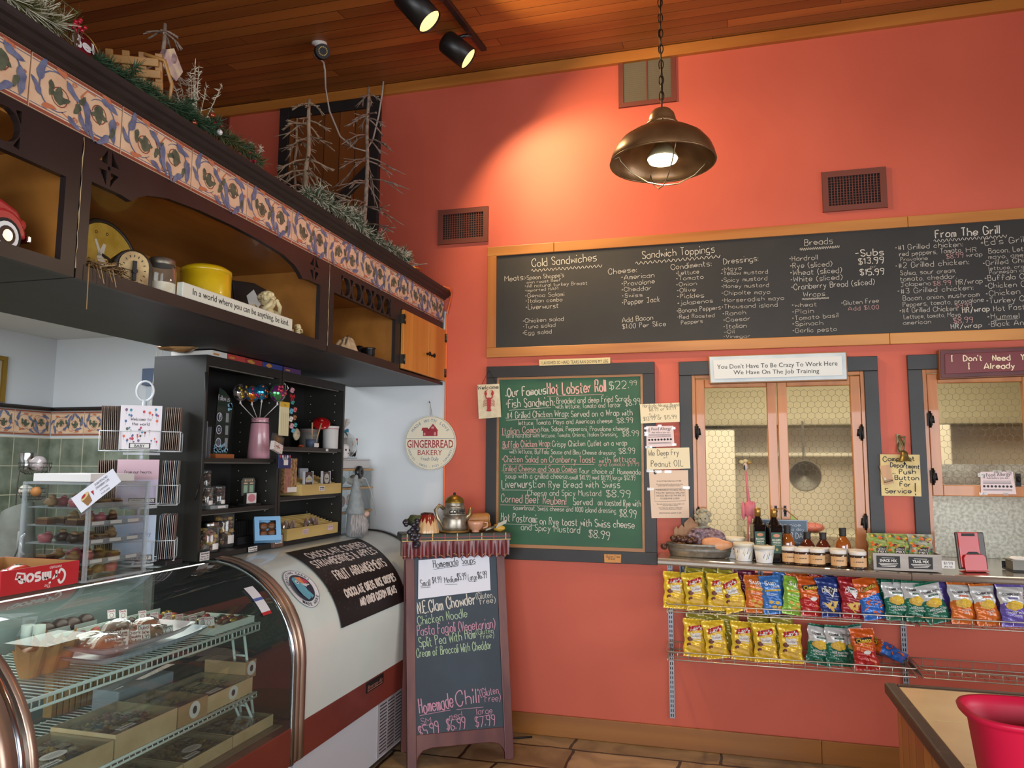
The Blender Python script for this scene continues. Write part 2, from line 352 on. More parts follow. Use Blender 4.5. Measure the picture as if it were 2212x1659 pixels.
f=MB();f.box((-7,-3.12,0),(4.2,-3,.7));f.box((-7,-3.12,2.75),(4.2,-3,3.3))
for x in(-7,-4.2,-1.2,1.6,3.9):f.box((x,-3.12,.7),(x+.3,-3,2.75))
struct('wall_front',f,coral)
r=MB();r.box((4.2,-3.1,0),(4.32,D+.1,.8));r.box((4.2,-3.1,2.7),(4.32,D+.1,4.5))
for y in(-3.1,-.7,3.0):r.box((4.2,y,.8),(4.32,y+(1.7 if y>2 else .3),2.7))
struct('wall_right',r,coral)
struct('trim_1',MB().box((-7,D-.03,4.145),(4.2,D,4.215)),pine)
b=MB();b.box((-1.70,D-.018,0),(.5,D,.122));b.box((.502,D-.018,0),(4.2,D,.122));struct('baseboard_back',b,wood('baseboard_pine','7A4718','9A6226','X',r=.4,sc=6,coat=.3,knots=1.7),bev=.004)
rail=MB()
for a,bb in(((-4.876,D-.03,1.985),(-3.03,D,2.012)),((-4.876,-.5,1.985),(-4.846,D-.03,2.012))):
 rail.box(a,bb);
rail.ring([(-4.85,D-.026,2.0),(-3.03,D-.026,2.0)],.013);rail.ring([(-4.85,-.5,2.0),(-4.85,D-.026,2.0)],.013)
struct('trim_2',rail,mat('dark_rail','2A2522',.4))
def tile_mat():
 m,t,b,N,L=nt('slate_green_tile');tc=N.new('ShaderNodeTexCoord');sx=N.new('ShaderNodeSeparateXYZ');L.new(tc.outputs['Object'],sx.inputs[0])
 u=mth(N,L,'ADD',sx.outputs['X'],sx.outputs['Y']);fu=mth(N,L,'FRACT',mth(N,L,'DIVIDE',u,.203));fz=mth(N,L,'FRACT',mth(N,L,'DIVIDE',mth(N,L,'SUBTRACT',1.782,sx.outputs['Z']),.205))
 g=mth(N,L,'MAXIMUM',mth(N,L,'LESS_THAN',fu,.03),mth(N,L,'LESS_THAN',fz,.03))
 nz=N.new('ShaderNodeTexNoise');nz.inputs['Scale'].default_value=7;nz.inputs['Detail'].default_value=7;L.new(tc.outputs['Object'],nz.inputs[0])
 rp=N.new('ShaderNodeValToRGB');e=rp.color_ramp.elements;e[0].position=.33;e[1].position=.68;e[0].color=lin('5A6352');e[1].color=lin('8B9484');L.new(nz.outputs['Fac'],rp.inputs[0])
 mx=N.new('ShaderNodeMix');mx.data_type='RGBA';L.new(g,mx.inputs['Factor']);L.new(rp.outputs[0],mx.inputs['A']);mx.inputs['B'].default_value=lin('B9B49C');L.new(mx.outputs['Result'],b.inputs['Base Color'])
 b.inputs['Roughness'].default_value=.35;return m
tl=MB();tl.box((-4.866,D-.01,.0),(-3.05,D,1.782));tl.box((-4.876,-.5,0),(-4.866,D-.01,1.782))
struct('trim_3',tl,tile_mat())
TM=[mat('border_tile_cream','E3C3A0',.38,c2='D6AE8C',sc=14,coat=.2),mat('border_brown','8E4A38',.5),mat('border_blue','757A94',.5,c2='575F7C',sc=40),mat('border_green','5E6650',.5,c2='444E40',sc=40),mat('border_terracotta','C07250',.5),mat('border_line','B98F70',.5),mat('grout','D8CDB4',.7)]
def spiral(cx,cy,r0,r1,a0,a1,n=14):return[(cx+(r0+(r1-r0)*i/n)*cos(a0+(a1-a0)*i/n),cy+(r0+(r1-r0)*i/n)*sin(a0+(a1-a0)*i/n))for i in range(n+1)]
_lc=[0]
def leaf(mb,F,x,y,a,l,w,mi,c=.0016):
 _lc[0]=(_lc[0]+1)%40;c+=_lc[0]*.00006;l*=1.1;w*=.8;bd=.3 if _lc[0]%2 else-.3
 pts=[(t,w*sin(pi*t**.8)*(1+.25*sin(9*t)))for t in[i/7 for i in range(8)]]
 pl=[(p[0]*l,(p[1]+bd*p[0]*(1-p[0]))*l)for p in pts]+[(p[0]*l,(-p[1]+bd*p[0]*(1-p[0]))*l)for p in reversed(pts[1:-1])]
 mb.poly([(x+p*cos(a)-q*sin(a),y+p*sin(a)+q*cos(a))for p,q in pl],F,0,c,mi)
def scroll_tile(mb,F,W,H,flip=False):
 mb.fbox(F,(.0012,0,0),(W-.0012,H,.008),0)
 g=.009
 fl=(lambda x,y:(x,H-y))if flip else(lambda x,y:(x,y));sg=-1 if flip else 1
 for y in(.006,H-.006):mb.rib([(0.002,y),(W-.002,y)],.009,F,g,1)
 for y in(.016,H-.016):mb.rib([(0.002,y),(W-.002,y)],.0022,F,g,2)
 m=H/2
 def R(p,w,mi,c=g):mb.rib([fl(a,b)for a,b in p],w,F,c,mi)
 def Lf(x,y,a,l,w,mi,c=g+.0006):a2,b2=fl(x,y);leaf(mb,F,a2,b2,a*sg,l*1.22,w*1.1,mi,c)
 c1,c2=W*.26,W*.74
 R(spiral(c1,m,.058,.050,pi*.35,pi*1.75),lambda t:.0015+.0035*sin(pi*t),2);R(spiral(c1+.012,m-.008,.03,.024,0,2*pi),.003,1)
 R(spiral(c2,m,.058,.050,-pi*.65,pi*.75),lambda t:.0015+.0035*sin(pi*t),2);R(spiral(c2-.005,m+.008,.03,.024,pi,3*pi),.003,1)
 R([(c1+.03,m+.05),(W*.42,m+.04),(W*.5,m-.005),(W*.56,m-.045),(c2-.03,m-.05)],.004,1);R([(c1+.02,m-.045),(W*.42,m-.055),(W*.46,m-.04)],.003,4)
 R([(W*.53,m+.035),(W*.58,m+.056),(c2-.02,m+.055)],.0045,4)
 for x,y,r,s in((W*.44,m+.05,.009,1),(W*.47,m-.05,.009,1),(W*.57,m-.052,.008,-1),(W*.53,m+.028,.007,1),(W*.95,m+.01,.006,1)):R(spiral(x,y,r,.002,0,s*3.5*pi),.0022,4)
 for x,y,a,l,w_,mi in((c1-.055,m+.01,1.3,.055,.2,2),(c1-.05,m-.03,2.2,.04,.2,2),(c1-.02,m+.03,-1.6,.035,.22,3),(c1+.03,m+.05,-.7,.05,.18,2),(c1+.012,m-.03,1.6,.04,.34,3),(c1+.012,m-.012,.3,.026,.3,3),(c1+.012,m-.012,2.7,.026,.3,3),(c1+.04,m-.045,-.5,.04,.18,2),(c2-.06,m+.03,-1.4,.07,.15,2),(c2-.04,m-.02,-1.2,.05,.16,2),(c2,m+.055,-.3,.05,.2,2),(c2+.05,m+.02,-1.5,.06,.2,2),(c2+.035,m-.04,-2.4,.045,.2,2),(c2-.005,m+.035,-1.5,.045,.3,3),(c2-.005,m+.012,3.6,.026,.3,3),(c2-.005,m+.012,-.4,.026,.3,3),(W*.5,m+.005,-2.0,.03,.3,3),(W*.5,m+.005,1.0,.026,.3,3),(c2+.05,m-.01,-1.9,.03,.25,3),(W*.5,m-.02,-.9,.05,.14,2),(W*.12,m-.055,.2,.035,.2,4),(W*.86,m+.058,2.9,.03,.2,4),(W*.36,m+.062,3.0,.03,.25,4)):Lf(x,y,a,l,w_,mi)
for i in range(6):
 q=MB();scroll_tile(q,Fr((-4.866+.305*i,D-.001,1.8),(1,0,0),(0,0,1),(0,-1,0)),.303,.178,i%2==0);o=struct('border_tile',q,TM);o['kind']='structure';o.name='trim_4'
for i in range(4):
 q=MB();scroll_tile(q,Fr((-4.875,D-.32-.305*i,1.8),(0,1,0),(0,0,1),(1,0,0)),.303,.178,i%2==1);o=struct('trim_5',q,TM)
kw=mat('kitchen_wall','CFC6AC',.6);ks=mat('kitchen_steel','8E8C84',.3,1,c2='A8A69E',sc=3)
k=MB();k.box((-1.0,8.3,0),(4.2,8.4,3));k.box((-1.1,D+T,0),(-1,8.4,3));k.box((4.2,D+T,0),(4.3,8.4,3));struct('wall_kitchen',k,kw)
struct('ceiling_kitchen',MB().box((-1,D+T,3),(4.2,8.4,3.1)),kw);struct('floor_kitchen',MB().box((-1,D,-.1),(4.2,8.4,0)),mat('kitchen_floor','7A6A58',.5))
def hexnet(mb,F,x0,x1,y0,y1,r,wd_=.0016):
 dx=r*sqrt(3);dy=1.5*r;j=0;y=y0
 q=random.Random(3)
 def cl(p):return min(max(p[0],x0),x1),min(max(p[1],y0),y1)
 while y<y1+r:
  x=x0+(dx/2 if j%2 else 0)
  while x<x1+dx:
   P=[(x+r*sin(a*pi/3),y+r*cos(a*pi/3))for a in(0,1,2,3)]
   P=[(px+sin(px*37+py*23)*r*.07,py+cos(px*29-py*31)*r*.07)for px,py in P]
   for a in range(3):
    p,s_=P[a],P[a+1]
    if all(x0<=c[0]<=x1 and y0<=c[1]<=y1 for c in(p,s_)):mb.rib([p,s_],wd_,F,0)
   x+=dx
  y+=dy;j+=1
pane_m=None
def pane_mat():
 m,t,b,N,L=nt('pebbled_window_glass');b.inputs['Base Color'].default_value=(1,.98,.92,1);b.inputs['Transmission Weight'].default_value=1;b.inputs['Roughness'].default_value=.13;b.inputs['IOR'].default_value=1.06
 b.inputs['Specular IOR Level'].default_value=.5;return m
pane_m=pane_mat();wire_m=mat('wire_in_glass','5A5240',.6,.3);hinge_m=mat('blackened_iron','1A1614',.45,.6)
def hinge(par,x,z,s=1):
 h=MB();y=D-.012;h.box((x-.012,y-.012,z-.034),(x+.012,y,z+.034));h.cyl((x,y-.014,z-.045),(x,y-.014,z+.045),.006);h.cyl((x+.016*s,y-.006,z-.02),(x+.016*s,y-.006,z+.02),.009,.004);obj('hinge',h,hinge_m,par)
def sash(par,x0,x1,z0,z1,sw=.052,hinge_side=None,hz=()):
 y0,y1=D-.012,D+.028;f=MB()
 f.box((x0,y0,z0),(x0+sw,y1,z1));f.box((x1-sw,y0,z0),(x1,y1,z1));f.box((x0+sw,y0+.001,z1-sw),(x1-sw,y1,z1));f.box((x0+sw,y0+.001,z0),(x1-sw,y1,z0+sw*1.15))
 s=obj('sash',f,pine_v,par,bev=.004)
 obj('pane',MB().box((x0+sw-.004,D+.006,z0+sw),(x1-sw+.004,D+.011,z1-sw+.004)),pane_m,s)
 n=MB();hexnet(n,Fr((0,D+.0045,0),(1,0,0),(0,0,1),(0,-1,0)),x0+sw,x1-sw,z0+sw,z1-sw,.0215);obj('wire_netting',n,wire_m,s)
 for z in hz:hinge(s,x0+.003 if hinge_side=='L' else x1-.003,z,1 if hinge_side=='L' else-1)
 return s
def window(name,o,sill,s2):
 x0,x1,z0,z1=o;cw=.072
 c=MB();c.box((x0-cw,D-.02,z0+.02),(x0,D,z1));c.box((x1,D-.02,z0+.02),(x1+cw,D,z1));c.box((x0-cw,D-.024,z1),(x1+cw,D,z1+.083))
 r=struct(name,c,casing_blk,bev=.003)
 j=MB();j.box((x0,D-.012,z0),(x0+.02,D+T,z1));j.box((x1-.02,D-.012,z0),(x1,D+T,z1));j.box((x0+.02,D-.011,z1-.02),(x1-.02,D+T,z1));obj('jamb',j,pine_v,r,bev=.002)
 for a in s2:sash(r,*a[:4],hinge_side=a[4],hz=a[5])
 return r
m1=(W1[0]+W1[1])/2+.005
win1=window('window_1',W1,1.05,[(W1[0]+.022,m1-.003,1.03,2.11,'L',(1.32,1.80)),(m1+.003,W1[1]-.022,1.03,2.11,'R',(1.30,1.79))])
m2=1.625;zb=wp(2015,1071)[1]
win2=window('window_2',W2,1.05,[(W2[0]+.022,m2-.003,zb,2.11,'L',(1.55,1.86)),(m2+.003,W2[1]-.022,zb,2.11,'R',())])
for x,y in((1676,1104),(1696,1104)):
 h=MB();p=at(x,y,Y=D-.014);h.cyl(p,p+V((0,-.016,0)),.009);h.ell(p+V((0,-.012,0)),(.006,.006,.02));h.box((p.x-.007,p.y-.004,p.z-.03),(p.x+.007,p.y,p.z+.03));obj('latch',h,hinge_m,win1)
h=MB();p=at(2199,1037,Y=D-.014);h.box((p.x-.012,p.y-.006,p.z-.034),(p.x+.012,p.y,p.z+.034));h.ell(p+V((0,-.014,.004)),(.009,.008,.016));obj('latch',h,hinge_m,win2)
dx0,dx1,dz0,dz1=-2.99,-2.205,2.70,4.14
dr=MB();fw=.075
dr.box((dx0,D-.035,dz0),(dx0+fw,D,dz1));dr.box((dx1-fw,D-.035,dz0),(dx1,D,dz1));dr.box((dx0+fw,D-.034,dz1-fw),(dx1-fw,D,dz1));dr.box((dx0+fw,D-.034,dz0),(dx1-fw,D,dz0+fw))
door=struct('door_1',dr,black_paint,bev=.003)
obj('plank_panel',MB().box((dx0+fw,D-.014,dz0+fw),(dx1-fw,D,dz1-fw)),wood('loft_door_planks','6E3812','8C5020','Z','X',.12,.45,5,.15,.04,1.8),door)
br=MB();za,zc=3.05,3.62
for a,b_ in(((dx0+fw,za),(dx1-fw,zc)),((dx0+fw,zc),(dx1-fw,za))):
 d=(V(b_)-V(a)).normalized();q=V((-d.y,d.x))*.035
 br.poly([(a[0]+q.x,a[1]+q.y),(a[0]-q.x,a[1]-q.y),(b_[0]-q.x,b_[1]-q.y),(b_[0]+q.x,b_[1]+q.y)],WF,.016,.014)
obj('cross_brace',br,black_paint,door)
XF,XB,ZB,ZT=-1.722,-2.372,2.113,2.70
ply=wood('cabinet_plywood','8E5A26','B47A36','Y',r=.4,sc=5,coat=.25)
dark=mat('cabinet_black','27201F',.42,c2='1E1918',sc=6,bump=.03)
under=mat('cabinet_underside','2C2A2A',.5,c2='232222',sc=5)
def mpp(p):return(V(p)-EYE).dot(_f)/FPX
CF=Fr((XF,0,0),(0,1,0),(0,0,1),(1,0,0))
def circ(y,z,r,n=14):return[(y+r*cos(2*pi*i/n),z+r*sin(2*pi*i/n))for i in range(n)]
def lattice(y0,n,sp,z,r):
 hs=[]
 for i in range(n):
  y=y0+sp*i;hs.append(circ(y,z,r))
 for i in range(n+1):
  y=y0+sp*(i-.5)
  for s in(-1,1):
   if i==0:hs.append([(y+.012,z+s*.016),(y+.03,z+s*(r+.002)),(y+.012,z+s*(r+.006))])
   elif i==n:hs.append([(y-.012,z+s*.016),(y-.03,z+s*(r+.002)),(y-.012,z+s*(r+.006))])
   else:hs.append([(y,z+s*.014),(y+.018,z+s*(r+.003)),(y-.018,z+s*(r+.003))])
 return hs
def petals(y,z,a=.045,b=.055):
 return[[(y+s*.008,z+t*.01),(y+s*a*.85,z+t*.012),(y+s*a*.5,z+t*b*.55),(y+s*.008,z+t*b)]for s in(-1,1)for t in(-1,1)]+[circ(y,z,.006,8)]
def cabinet(y0,y1,label,parts):
 r=thing('overhead_cabinet',label,'cabinet',(XB,y0,ZB),'black overhead display cabinets')
 c=MB();c.box((XB,y0+.003,ZB),(XF-.02,y1-.003,ZB+.022));c.box((XB,y0+.003,2.52),(XF-.02,y1-.003,2.54))
 obj('bottom_panel',c,under,r)
 s=MB();s.box((XB,y0+.003,ZB+.022),(XB+.012,y1-.003,2.52));s.box((XB+.012,y0+.003,ZB+.022),(XF-.02,y0+.02,2.52));s.box((XB+.012,y1-.02,ZB+.022),(XF-.02,y1-.003,2.52));s.box((XB+.012,y0+.02,2.49),(XF-.02,y1-.02,2.52));s.box((XB+.012,y0+.02,ZB+.022),(XF-.02,y1-.02,ZB+.024))
 s.box((XB+.012,y0+.02,2.30),(XB+.03,y1-.02,2.33))
 obj('interior_panel',s,ply,r)
 f=MB()
 for q in parts:q(f)
 obj('face_frame',f,dark,r);return r
def fb(y0,y1,z0,z1):return lambda f:f.fbox(CF,(y0,z0,-.02),(y1,z1,0))
def pl(o,hs=()):return lambda f:f.holes(o,list(hs),CF,.02,-.02)
cabinet(.1,1.655,'black cabinet bay nearest the camera holding the red toy truck',[fb(.1,.2,ZB,2.525),fb(1.606,1.653,ZB,2.525),fb(.2,1.606,ZB,2.15),pl([(.2,2.525),(.2,2.385),(1.606,2.385),(1.606,2.525)],lattice(.35,10,.118,2.452,.046))])
va=[(1.693,2.525),(1.693,2.404),(1.80,2.404),(1.845,2.398),(1.868,2.418),(1.91,2.44),(2.0,2.462),(2.15,2.474),(2.34,2.478),(2.52,2.474),(2.68,2.462),(2.77,2.44),(2.81,2.418),(2.835,2.398),(2.88,2.404),(2.987,2.404),(2.987,2.525)]
cabinet(1.657,3.063,'wide black cabinet bay with a carved arch and ornaments inside',[fb(1.659,1.693,ZB,2.525),fb(2.987,3.061,ZB,2.525),fb(1.693,2.987,ZB,2.155),pl(va,petals(1.752,2.466)+petals(2.93,2.466))])
r3=cabinet(3.065,4.568,'black cabinet bay against the coral wall with two pine doors',[fb(3.067,3.112,ZB,2.525),fb(3.812,3.88,ZB,2.525),fb(3.112,3.812,ZB,2.158),fb(3.88,4.568,ZB,2.132),fb(3.88,4.568,2.478,2.525),pl([(3.112,2.525),(3.112,2.40),(3.812,2.40),(3.812,2.525)],lattice(3.225,5,.118,2.452,.044))])
obj('divider',MB().box((XB+.012,3.84,ZB+.022),(XF-.02,3.856,2.49)),ply,r3)
for y0,y1,kx,hs in((3.884,4.262,4.235,3.889),(4.266,4.562,4.31,4.556)):
 d=MB();d.fbox(CF,(y0,2.137,.001),(y1,2.474,.02));dd=obj('door',d,pine_o,r3,bev=.003)
 k=MB();p=CF.p(kx,2.27,.02);k.cyl(p,p+V((.016,0,0)),.006);k.ell(p+V((.02,0,0)),(.008,.014,.014));obj('knob',k,hinge_m,dd)
 for z in(2.19,2.42):
  k=MB();k.fbox(CF,(hs-.016,z-.026,.001),(hs+.014,z+.026,.023));k.cyl(CF.p(hs,z-.028,.024),CF.p(hs,z+.028,.024),.005);obj('hinge',k,mat('dull_nickel','4A463E',.4,.9),dd)
for y in(1.656,3.064):
 k=MB();q=random.Random(int(y*100));k.ring([CF.p(y+q.uniform(-.0015,.0015),2.52-.02*i,.001)for i in range(20)],[q.uniform(.0006,.002)for i in range(20)],5);one('string',k,mat('old_string','A8916A',.8),'frayed tan string in the gap beside the %s cabinet bay'%('truck' if y<2 else 'mug'),'string',CF.p(y,2.14,0))
fr=thing('tile_frieze','long frieze of cream tiles painted with blue scrolling leaves','tile frieze',(XF,.2,2.525))
k=0;y=1.472-.3155*4
while y<4.55:
 wd=min(.3155,4.565-y);q=MB();scroll_tile(q,Fr((XF-.006,y,2.526),(0,1,0),(0,0,1),(1,0,0)),wd-.002,.15,k in(9,11));obj('tile',q,TM,fr);y+=.3155;k+=1
c=MB();pr=[(-1.73,2.676),(-1.712,2.677),(-1.706,2.686),(-1.69,2.692),(-1.683,2.703),(-1.672,2.707),(-1.668,2.714),(-1.664,2.7245),(-1.80,2.7245),(-1.80,2.676)]
n=len(pr);ya,yb=.05,4.569
c.add([(x,yy,z)for yy in(ya,yb)for x,z in pr],[tuple(range(n)),tuple(range(2*n-1,n-1,-1))]+[(i,n+i,n+(i+1)%n,(i+1)%n)for i in range(n)])
c.box((XB,ya,2.54),(-1.80,yb,2.56));c.box((XB,ya,2.70),(-1.80,yb,2.7245));c.box((-1.80,ya,2.54),(-1.735,yb,2.676));c.box((XB,ya,2.56),(XB+.02,yb,2.70));c.box((XB+.02,yb-.02,2.56),(-1.8,yb,2.70))
one('cornice',c,dark,'black moulded cornice running along the top of the overhead cabinets','cornice',(XB,ya,2.54),bev=0)
ZS=ZB+.0245
def sh(px,py,X):p=at(px,py,X=X);return V((X,p.y,ZS))
P0=sh(30,500,-1.85);red=mat('toy_red','A82A2E',.35,coat=.4);blackr=mat('rubber_black','181616',.6);chrome=mat('chrome','B8B4AE',.2,1);whitep=mat('white_enamel','E4E6E4',.4)
P0.y=at(62,500,X=-1.85).y-.075
t=thing('toy_truck','red vintage toy pickup truck with whitewall tyres in the nearest bay','toy truck',P0,local=True);t.scale=(1.15,1.2,1.3)
b=MB();YF=.0
def yz(pts,x0,x1,mb,mi=0):
 n=len(pts);mb.add([(x,yy,z)for x in(x0,x1)for yy,z in pts],[tuple(range(n)),tuple(range(2*n-1,n-1,-1))]+[(i,n+i,n+(i+1)%n,(i+1)%n)for i in range(n)],mi)
yz([(.0,.03),(.0,.085),(-.012,.1),(-.05,.112),(-.09,.118),(-.105,.165),(-.12,.172),(-.19,.172),(-.2,.12),(-.36,.12),(-.36,.035)],-.055,.055,b)
obj('body',b,red,t,bev=.008)
for fy in(-.05,-.29):yz2=MB();yz([(fy+.052*cos(a),.04+.052*sin(a))for a in[pi*i/10 for i in range(11)]],.04,.068,yz2);obj('fender',yz2,red,t,bev=.006)
for yy in(-.05,-.29):
 for s in(-1,1):
  w_=MB();a,e=V((s*.046,yy,.036)),V((s*.071,yy,.036));w_.cyl(a,e,.036,n=20);wh=obj('wheel',w_,blackr,t)
  w_=MB();w_.cyl(e,e+V((s*.0015,0,0)),.029,n=20);obj('whitewall',w_,whitep,wh);w_=MB();w_.cyl(e,e+V((s*.003,0,0)),.02,n=16,mi=0);w_.cyl(e,e+V((s*.005,0,0)),.012,n=12,mi=1);obj('hubcap',w_,[mat('hub_brown','3A2620',.5),chrome],wh)
bb=MB();bb.cb((0,.012,.045),(.13,.012,.016));obj('bumper',bb,chrome,t,bev=.003)
for s in(-1,1):q=MB();q.ell((s*.04,.006,.075),(.013,.012,.013));obj('headlight',q,mat('lamp_red','C04038',.3,coat=.5),t)
P0=at(243,515,X=-2.12);t=thing('round_tray','round yellow tray painted with a white goose, leaning at the back of the wide bay','tray',P0,local=True)
t.location.z=ZS+.168;t.location.y-=.02;t.rotation_euler=(0,radians(-8),0);t.scale=(1,1,1.12)
F_=Fr((0,0,0),(0,1,0),(0,0,1),(1,0,0));q=MB();q.ring([F_.p(.148*cos(a),.148*sin(a),.008)for a in[2*pi*i/32 for i in range(32)]],.008,8,0,True);q.lathe([(.148,0),(.148,.01)],M=Matrix.Rotation(pi/2,4,'Y'),n=32);obj('rim',q,mat('tray_rim','2A2218',.5),t)
q=MB();q.disc(F_,0,0,.143,c=.0105,n=32);obj('face',q,mat('tray_yellow','B08A2C',.45,c2='C9A548',sc=18),t)
q=MB();g=.0115
q.poly([(-.07,-.11),(-.03,-.13),(.02,-.11),(.035,-.06),(.02,-.02),(-.01,.0),(-.03,.03),(-.045,.035),(-.055,.02),(-.045,-.01),(-.07,-.05)],F_,0,g,0)
q.poly([(-.055,.02),(-.045,.035),(-.02,.07),(-.008,.068),(-.022,.03)],F_,0,g,0);q.poly([(-.045,.03),(-.06,.075),(-.05,.078),(-.032,.034)],F_,0,g,0)
q.disc(F_,-.012,-.035,.03,.022,g+.0005,1);q.rib([(-.045,-.03),(-.01,.012),(.025,-.03)],.006,F_,g+.0006,1)
for a,b_ in((-.02,-.035),(-.008,-.03),(.0,-.04)):q.disc(F_,a,b_,.01,.013,g+.001,2)
q.rib([(-.03,.03),(.0,.022),(.03,-.0)],.012,F_,g+.0006,3)
for a,b_ in((-.05,.1),(.0,.105),(.06,.05),(.07,-.05),(-.09,.0)):q.rib(spiral(a,b_,.007,.002,0,6),.002,F_,g,3)
obj('painting',q,[mat('goose_white','D8CDB8',.6),mat('basket_brown','6A4426',.6),mat('egg','C08A5A',.5),mat('ink_brown','2E2016',.6)],t)
P0=sh(222,580,-1.775);t=MB();q=random.Random(5)
for i in range(330):
 a=q.uniform(0,2*pi);rr=q.uniform(.028,.058);z=q.uniform(.004,.058)*(.5+rr*9);p=P0+V((rr*cos(a)*.85,rr*sin(a)*1.15,z));dd=V((-sin(a),cos(a),q.uniform(-.3,.3)))+V((q.gauss(0,.4),q.gauss(0,.4),q.gauss(0,.25)));L_=q.uniform(.015,.038)
 p.z=max(p.z,P0.z+.018);dd=dd.normalized()*L_;e=p+dd;e.z=max(e.z,P0.z+.002);m_=p-dd;m_.z=max(m_.z,P0.z+.002);t.ring([m_,p+V((0,0,.004)),e],.0011,4,i%3,caps=False)
for s in range(7):a=at(195+s*9,590,X=-1.72);t.ring([P0+V((.02,-.03+s*.01,.03)),V((-1.715,a.y,2.165)),V((-1.708,a.y+.01,2.14-.012*(s%3)))],.0011,4,s%3)
a=at(191,590,X=-1.712);t.ring([P0+V((.01,-.03,.03)),V((-1.712,a.y,2.16)),V((-1.71,a.y,2.03))],.0014,4,1)
one('bird_nest',t,[mat('straw_dark','5A4226',.8),mat('straw_tan','97774C',.8),mat('straw_light','B09466',.8)],'dry straw bird nest spilling over the edge of the wide bay','bird nest',P0)
P0=sh(285,590,-1.80);t=thing('mantel_timer','small black arched antique timer with a cream dial beside the straw nest','timer',P0,local=True);t.rotation_euler.z=radians(-32);t.scale=(1.35,)*3
def arch(w,h,n=10):return[(-w,0),(w,0)]+[(w*cos(pi*i/n),h-w+w*sin(pi*i/n))for i in range(n+1)]
G=Fr((0,0,0),(0,1,0),(0,0,1),(1,0,0));q=MB();q.poly(arch(.045,.105),G,.07,-.06);obj('case',q,mat('aged_black_metal','231D16',.5,.3,c2='3E3426',sc=25),t,bev=.004)
q=MB();q.poly(arch(.033,.092),G.at(0,.007),.004,.01);obj('dial',q,mat('dial_cream','C8AE7A',.6,c2='8A6A3C',sc=22),t)
q=MB();q.cyl(G.p(0,.05,.014),G.p(0,.05,.026),.006);q.fbox(G,(-.004,.028,.016),(.004,.075,.022));obj('pointer',q,blackr,t)
q=MB();[q.rib([(.022*cos(a),.055+.03*sin(a)),(.027*cos(a),.055+.036*sin(a))],.002,G,.0146)for a in[pi*2*i/16 for i in range(16)]];obj('scale_marks',q,blackr,t)
clear=glass('clear_glass','EEF4F2',.03,1.4,.05);P0=sh(349,590,-1.80)
t=thing('mason_jar','clear mason jar with a grey metal lid and a torn white label','jar',P0)
q=MB();q.shell([(.0,.002),(.044,.002),(.047,.01),(.047,.105),(.040,.122),(.038,.128)],P0,20);obj('glass_body',q,clear,t)
q=MB();q.lathe([(.041,.124),(.042,.126),(.042,.143),(.038,.147)],P0,20);obj('lid',q,mat('zinc_lid','8A8274',.45,.8,c2='6A6256',sc=30),t)
q=MB();q.shell([(.0475,.01),(.0475,.062)],P0,24);obj('label',q,mat('old_paper','D8D2C0',.7,c2='C0B79E',sc=20),t)
P0=sh(445,600,-1.85);t=thing('tin_canister','plain yellow tin canister with a domed lid standing behind the long white motto block','canister',P0)
yel=mat('canister_yellow','C9A80E',.35,c2='BE9A10',sc=14,coat=.3);q=MB();q.lathe([(.088,0),(.091,.006),(.091,.165),(.087,.17)],P0,28);obj('body',q,yel,t)
q=MB();q.lathe([(.092,.168),(.092,.182),(.07,.196),(.02,.203),(0,.203)],P0,28);obj('lid',q,yel,t)
P0=sh(505,630,-1.84);q=MB();q.lathe([(.02,0),(.022,.004),(.022,.045),(.009,.07),(.008,.088),(.01,.09)],P0,16);one('glass_bottle',q,glass('amber_clear','D8B8A8',.04,1.5,.1,'B89080'),'small clear glass bottle between the yellow canister and the spotted plaque','bottle',P0)
a=at(404,648,X=-1.732);e=at(629,716,X=-1.732);a.z=e.z=2.156;yv=V((0,1,0));hgt=.052
t=thing('motto_block','long white wooden block lettered with a motto about being kind','sign',(a.x,a.y,a.z));q=MB();q.box((-1.752,a.y-.03,2.156),(-1.727,e.y,2.156+hgt));obj('block',q,mat('motto_white','CDD0C2',.5),t,bev=.003)
G=Fr((-1.7265,a.y,2.156),(0,1,0),(0,0,1),(1,0,0));q=MB();q.text('In a world where you can be anything, be kind.',G,.02,.018,.024,.0006,w=(e.y-a.y)-.05);obj('lettering',q,blackr,t)
P0=sh(570,660,-2.0);t=thing('cow_plaque','black and white spotted plaque lettered FRESH behind the cherubs','plaque',P0,local=True);t.rotation_euler.y=radians(-10);t.scale=(1,1.25,1.75)
q=MB();pts=[(-.15,0),(.13,0),(.15,.02),(.15,.12),(.12,.155),(-.02,.165),(-.15,.15)];q.poly(pts,F_,.012,0);obj('board',q,mat('plaque_black','211F20',.45),t,bev=.003)
q=MB();q.poly([(-.09,.02),(.08,.0),(.12,.05),(.1,.09),(.11,.12),(.05,.14),(.0,.12),(-.03,.145),(-.08,.12),(-.06,.07),(-.1,.05)],F_,0,.013);obj('white_patch',q,mat('plaque_white','C4C4BE',.5),t)
q=MB();q.text('FRESH',F_,-.055,.065,.034,.014,w=.13,bold=.02);obj('lettering',q,mat('slate_blue','3E5570',.5),t)
cream=mat('cherub_cream','D9CB9E',.6,c2='C2B284',sc=30)
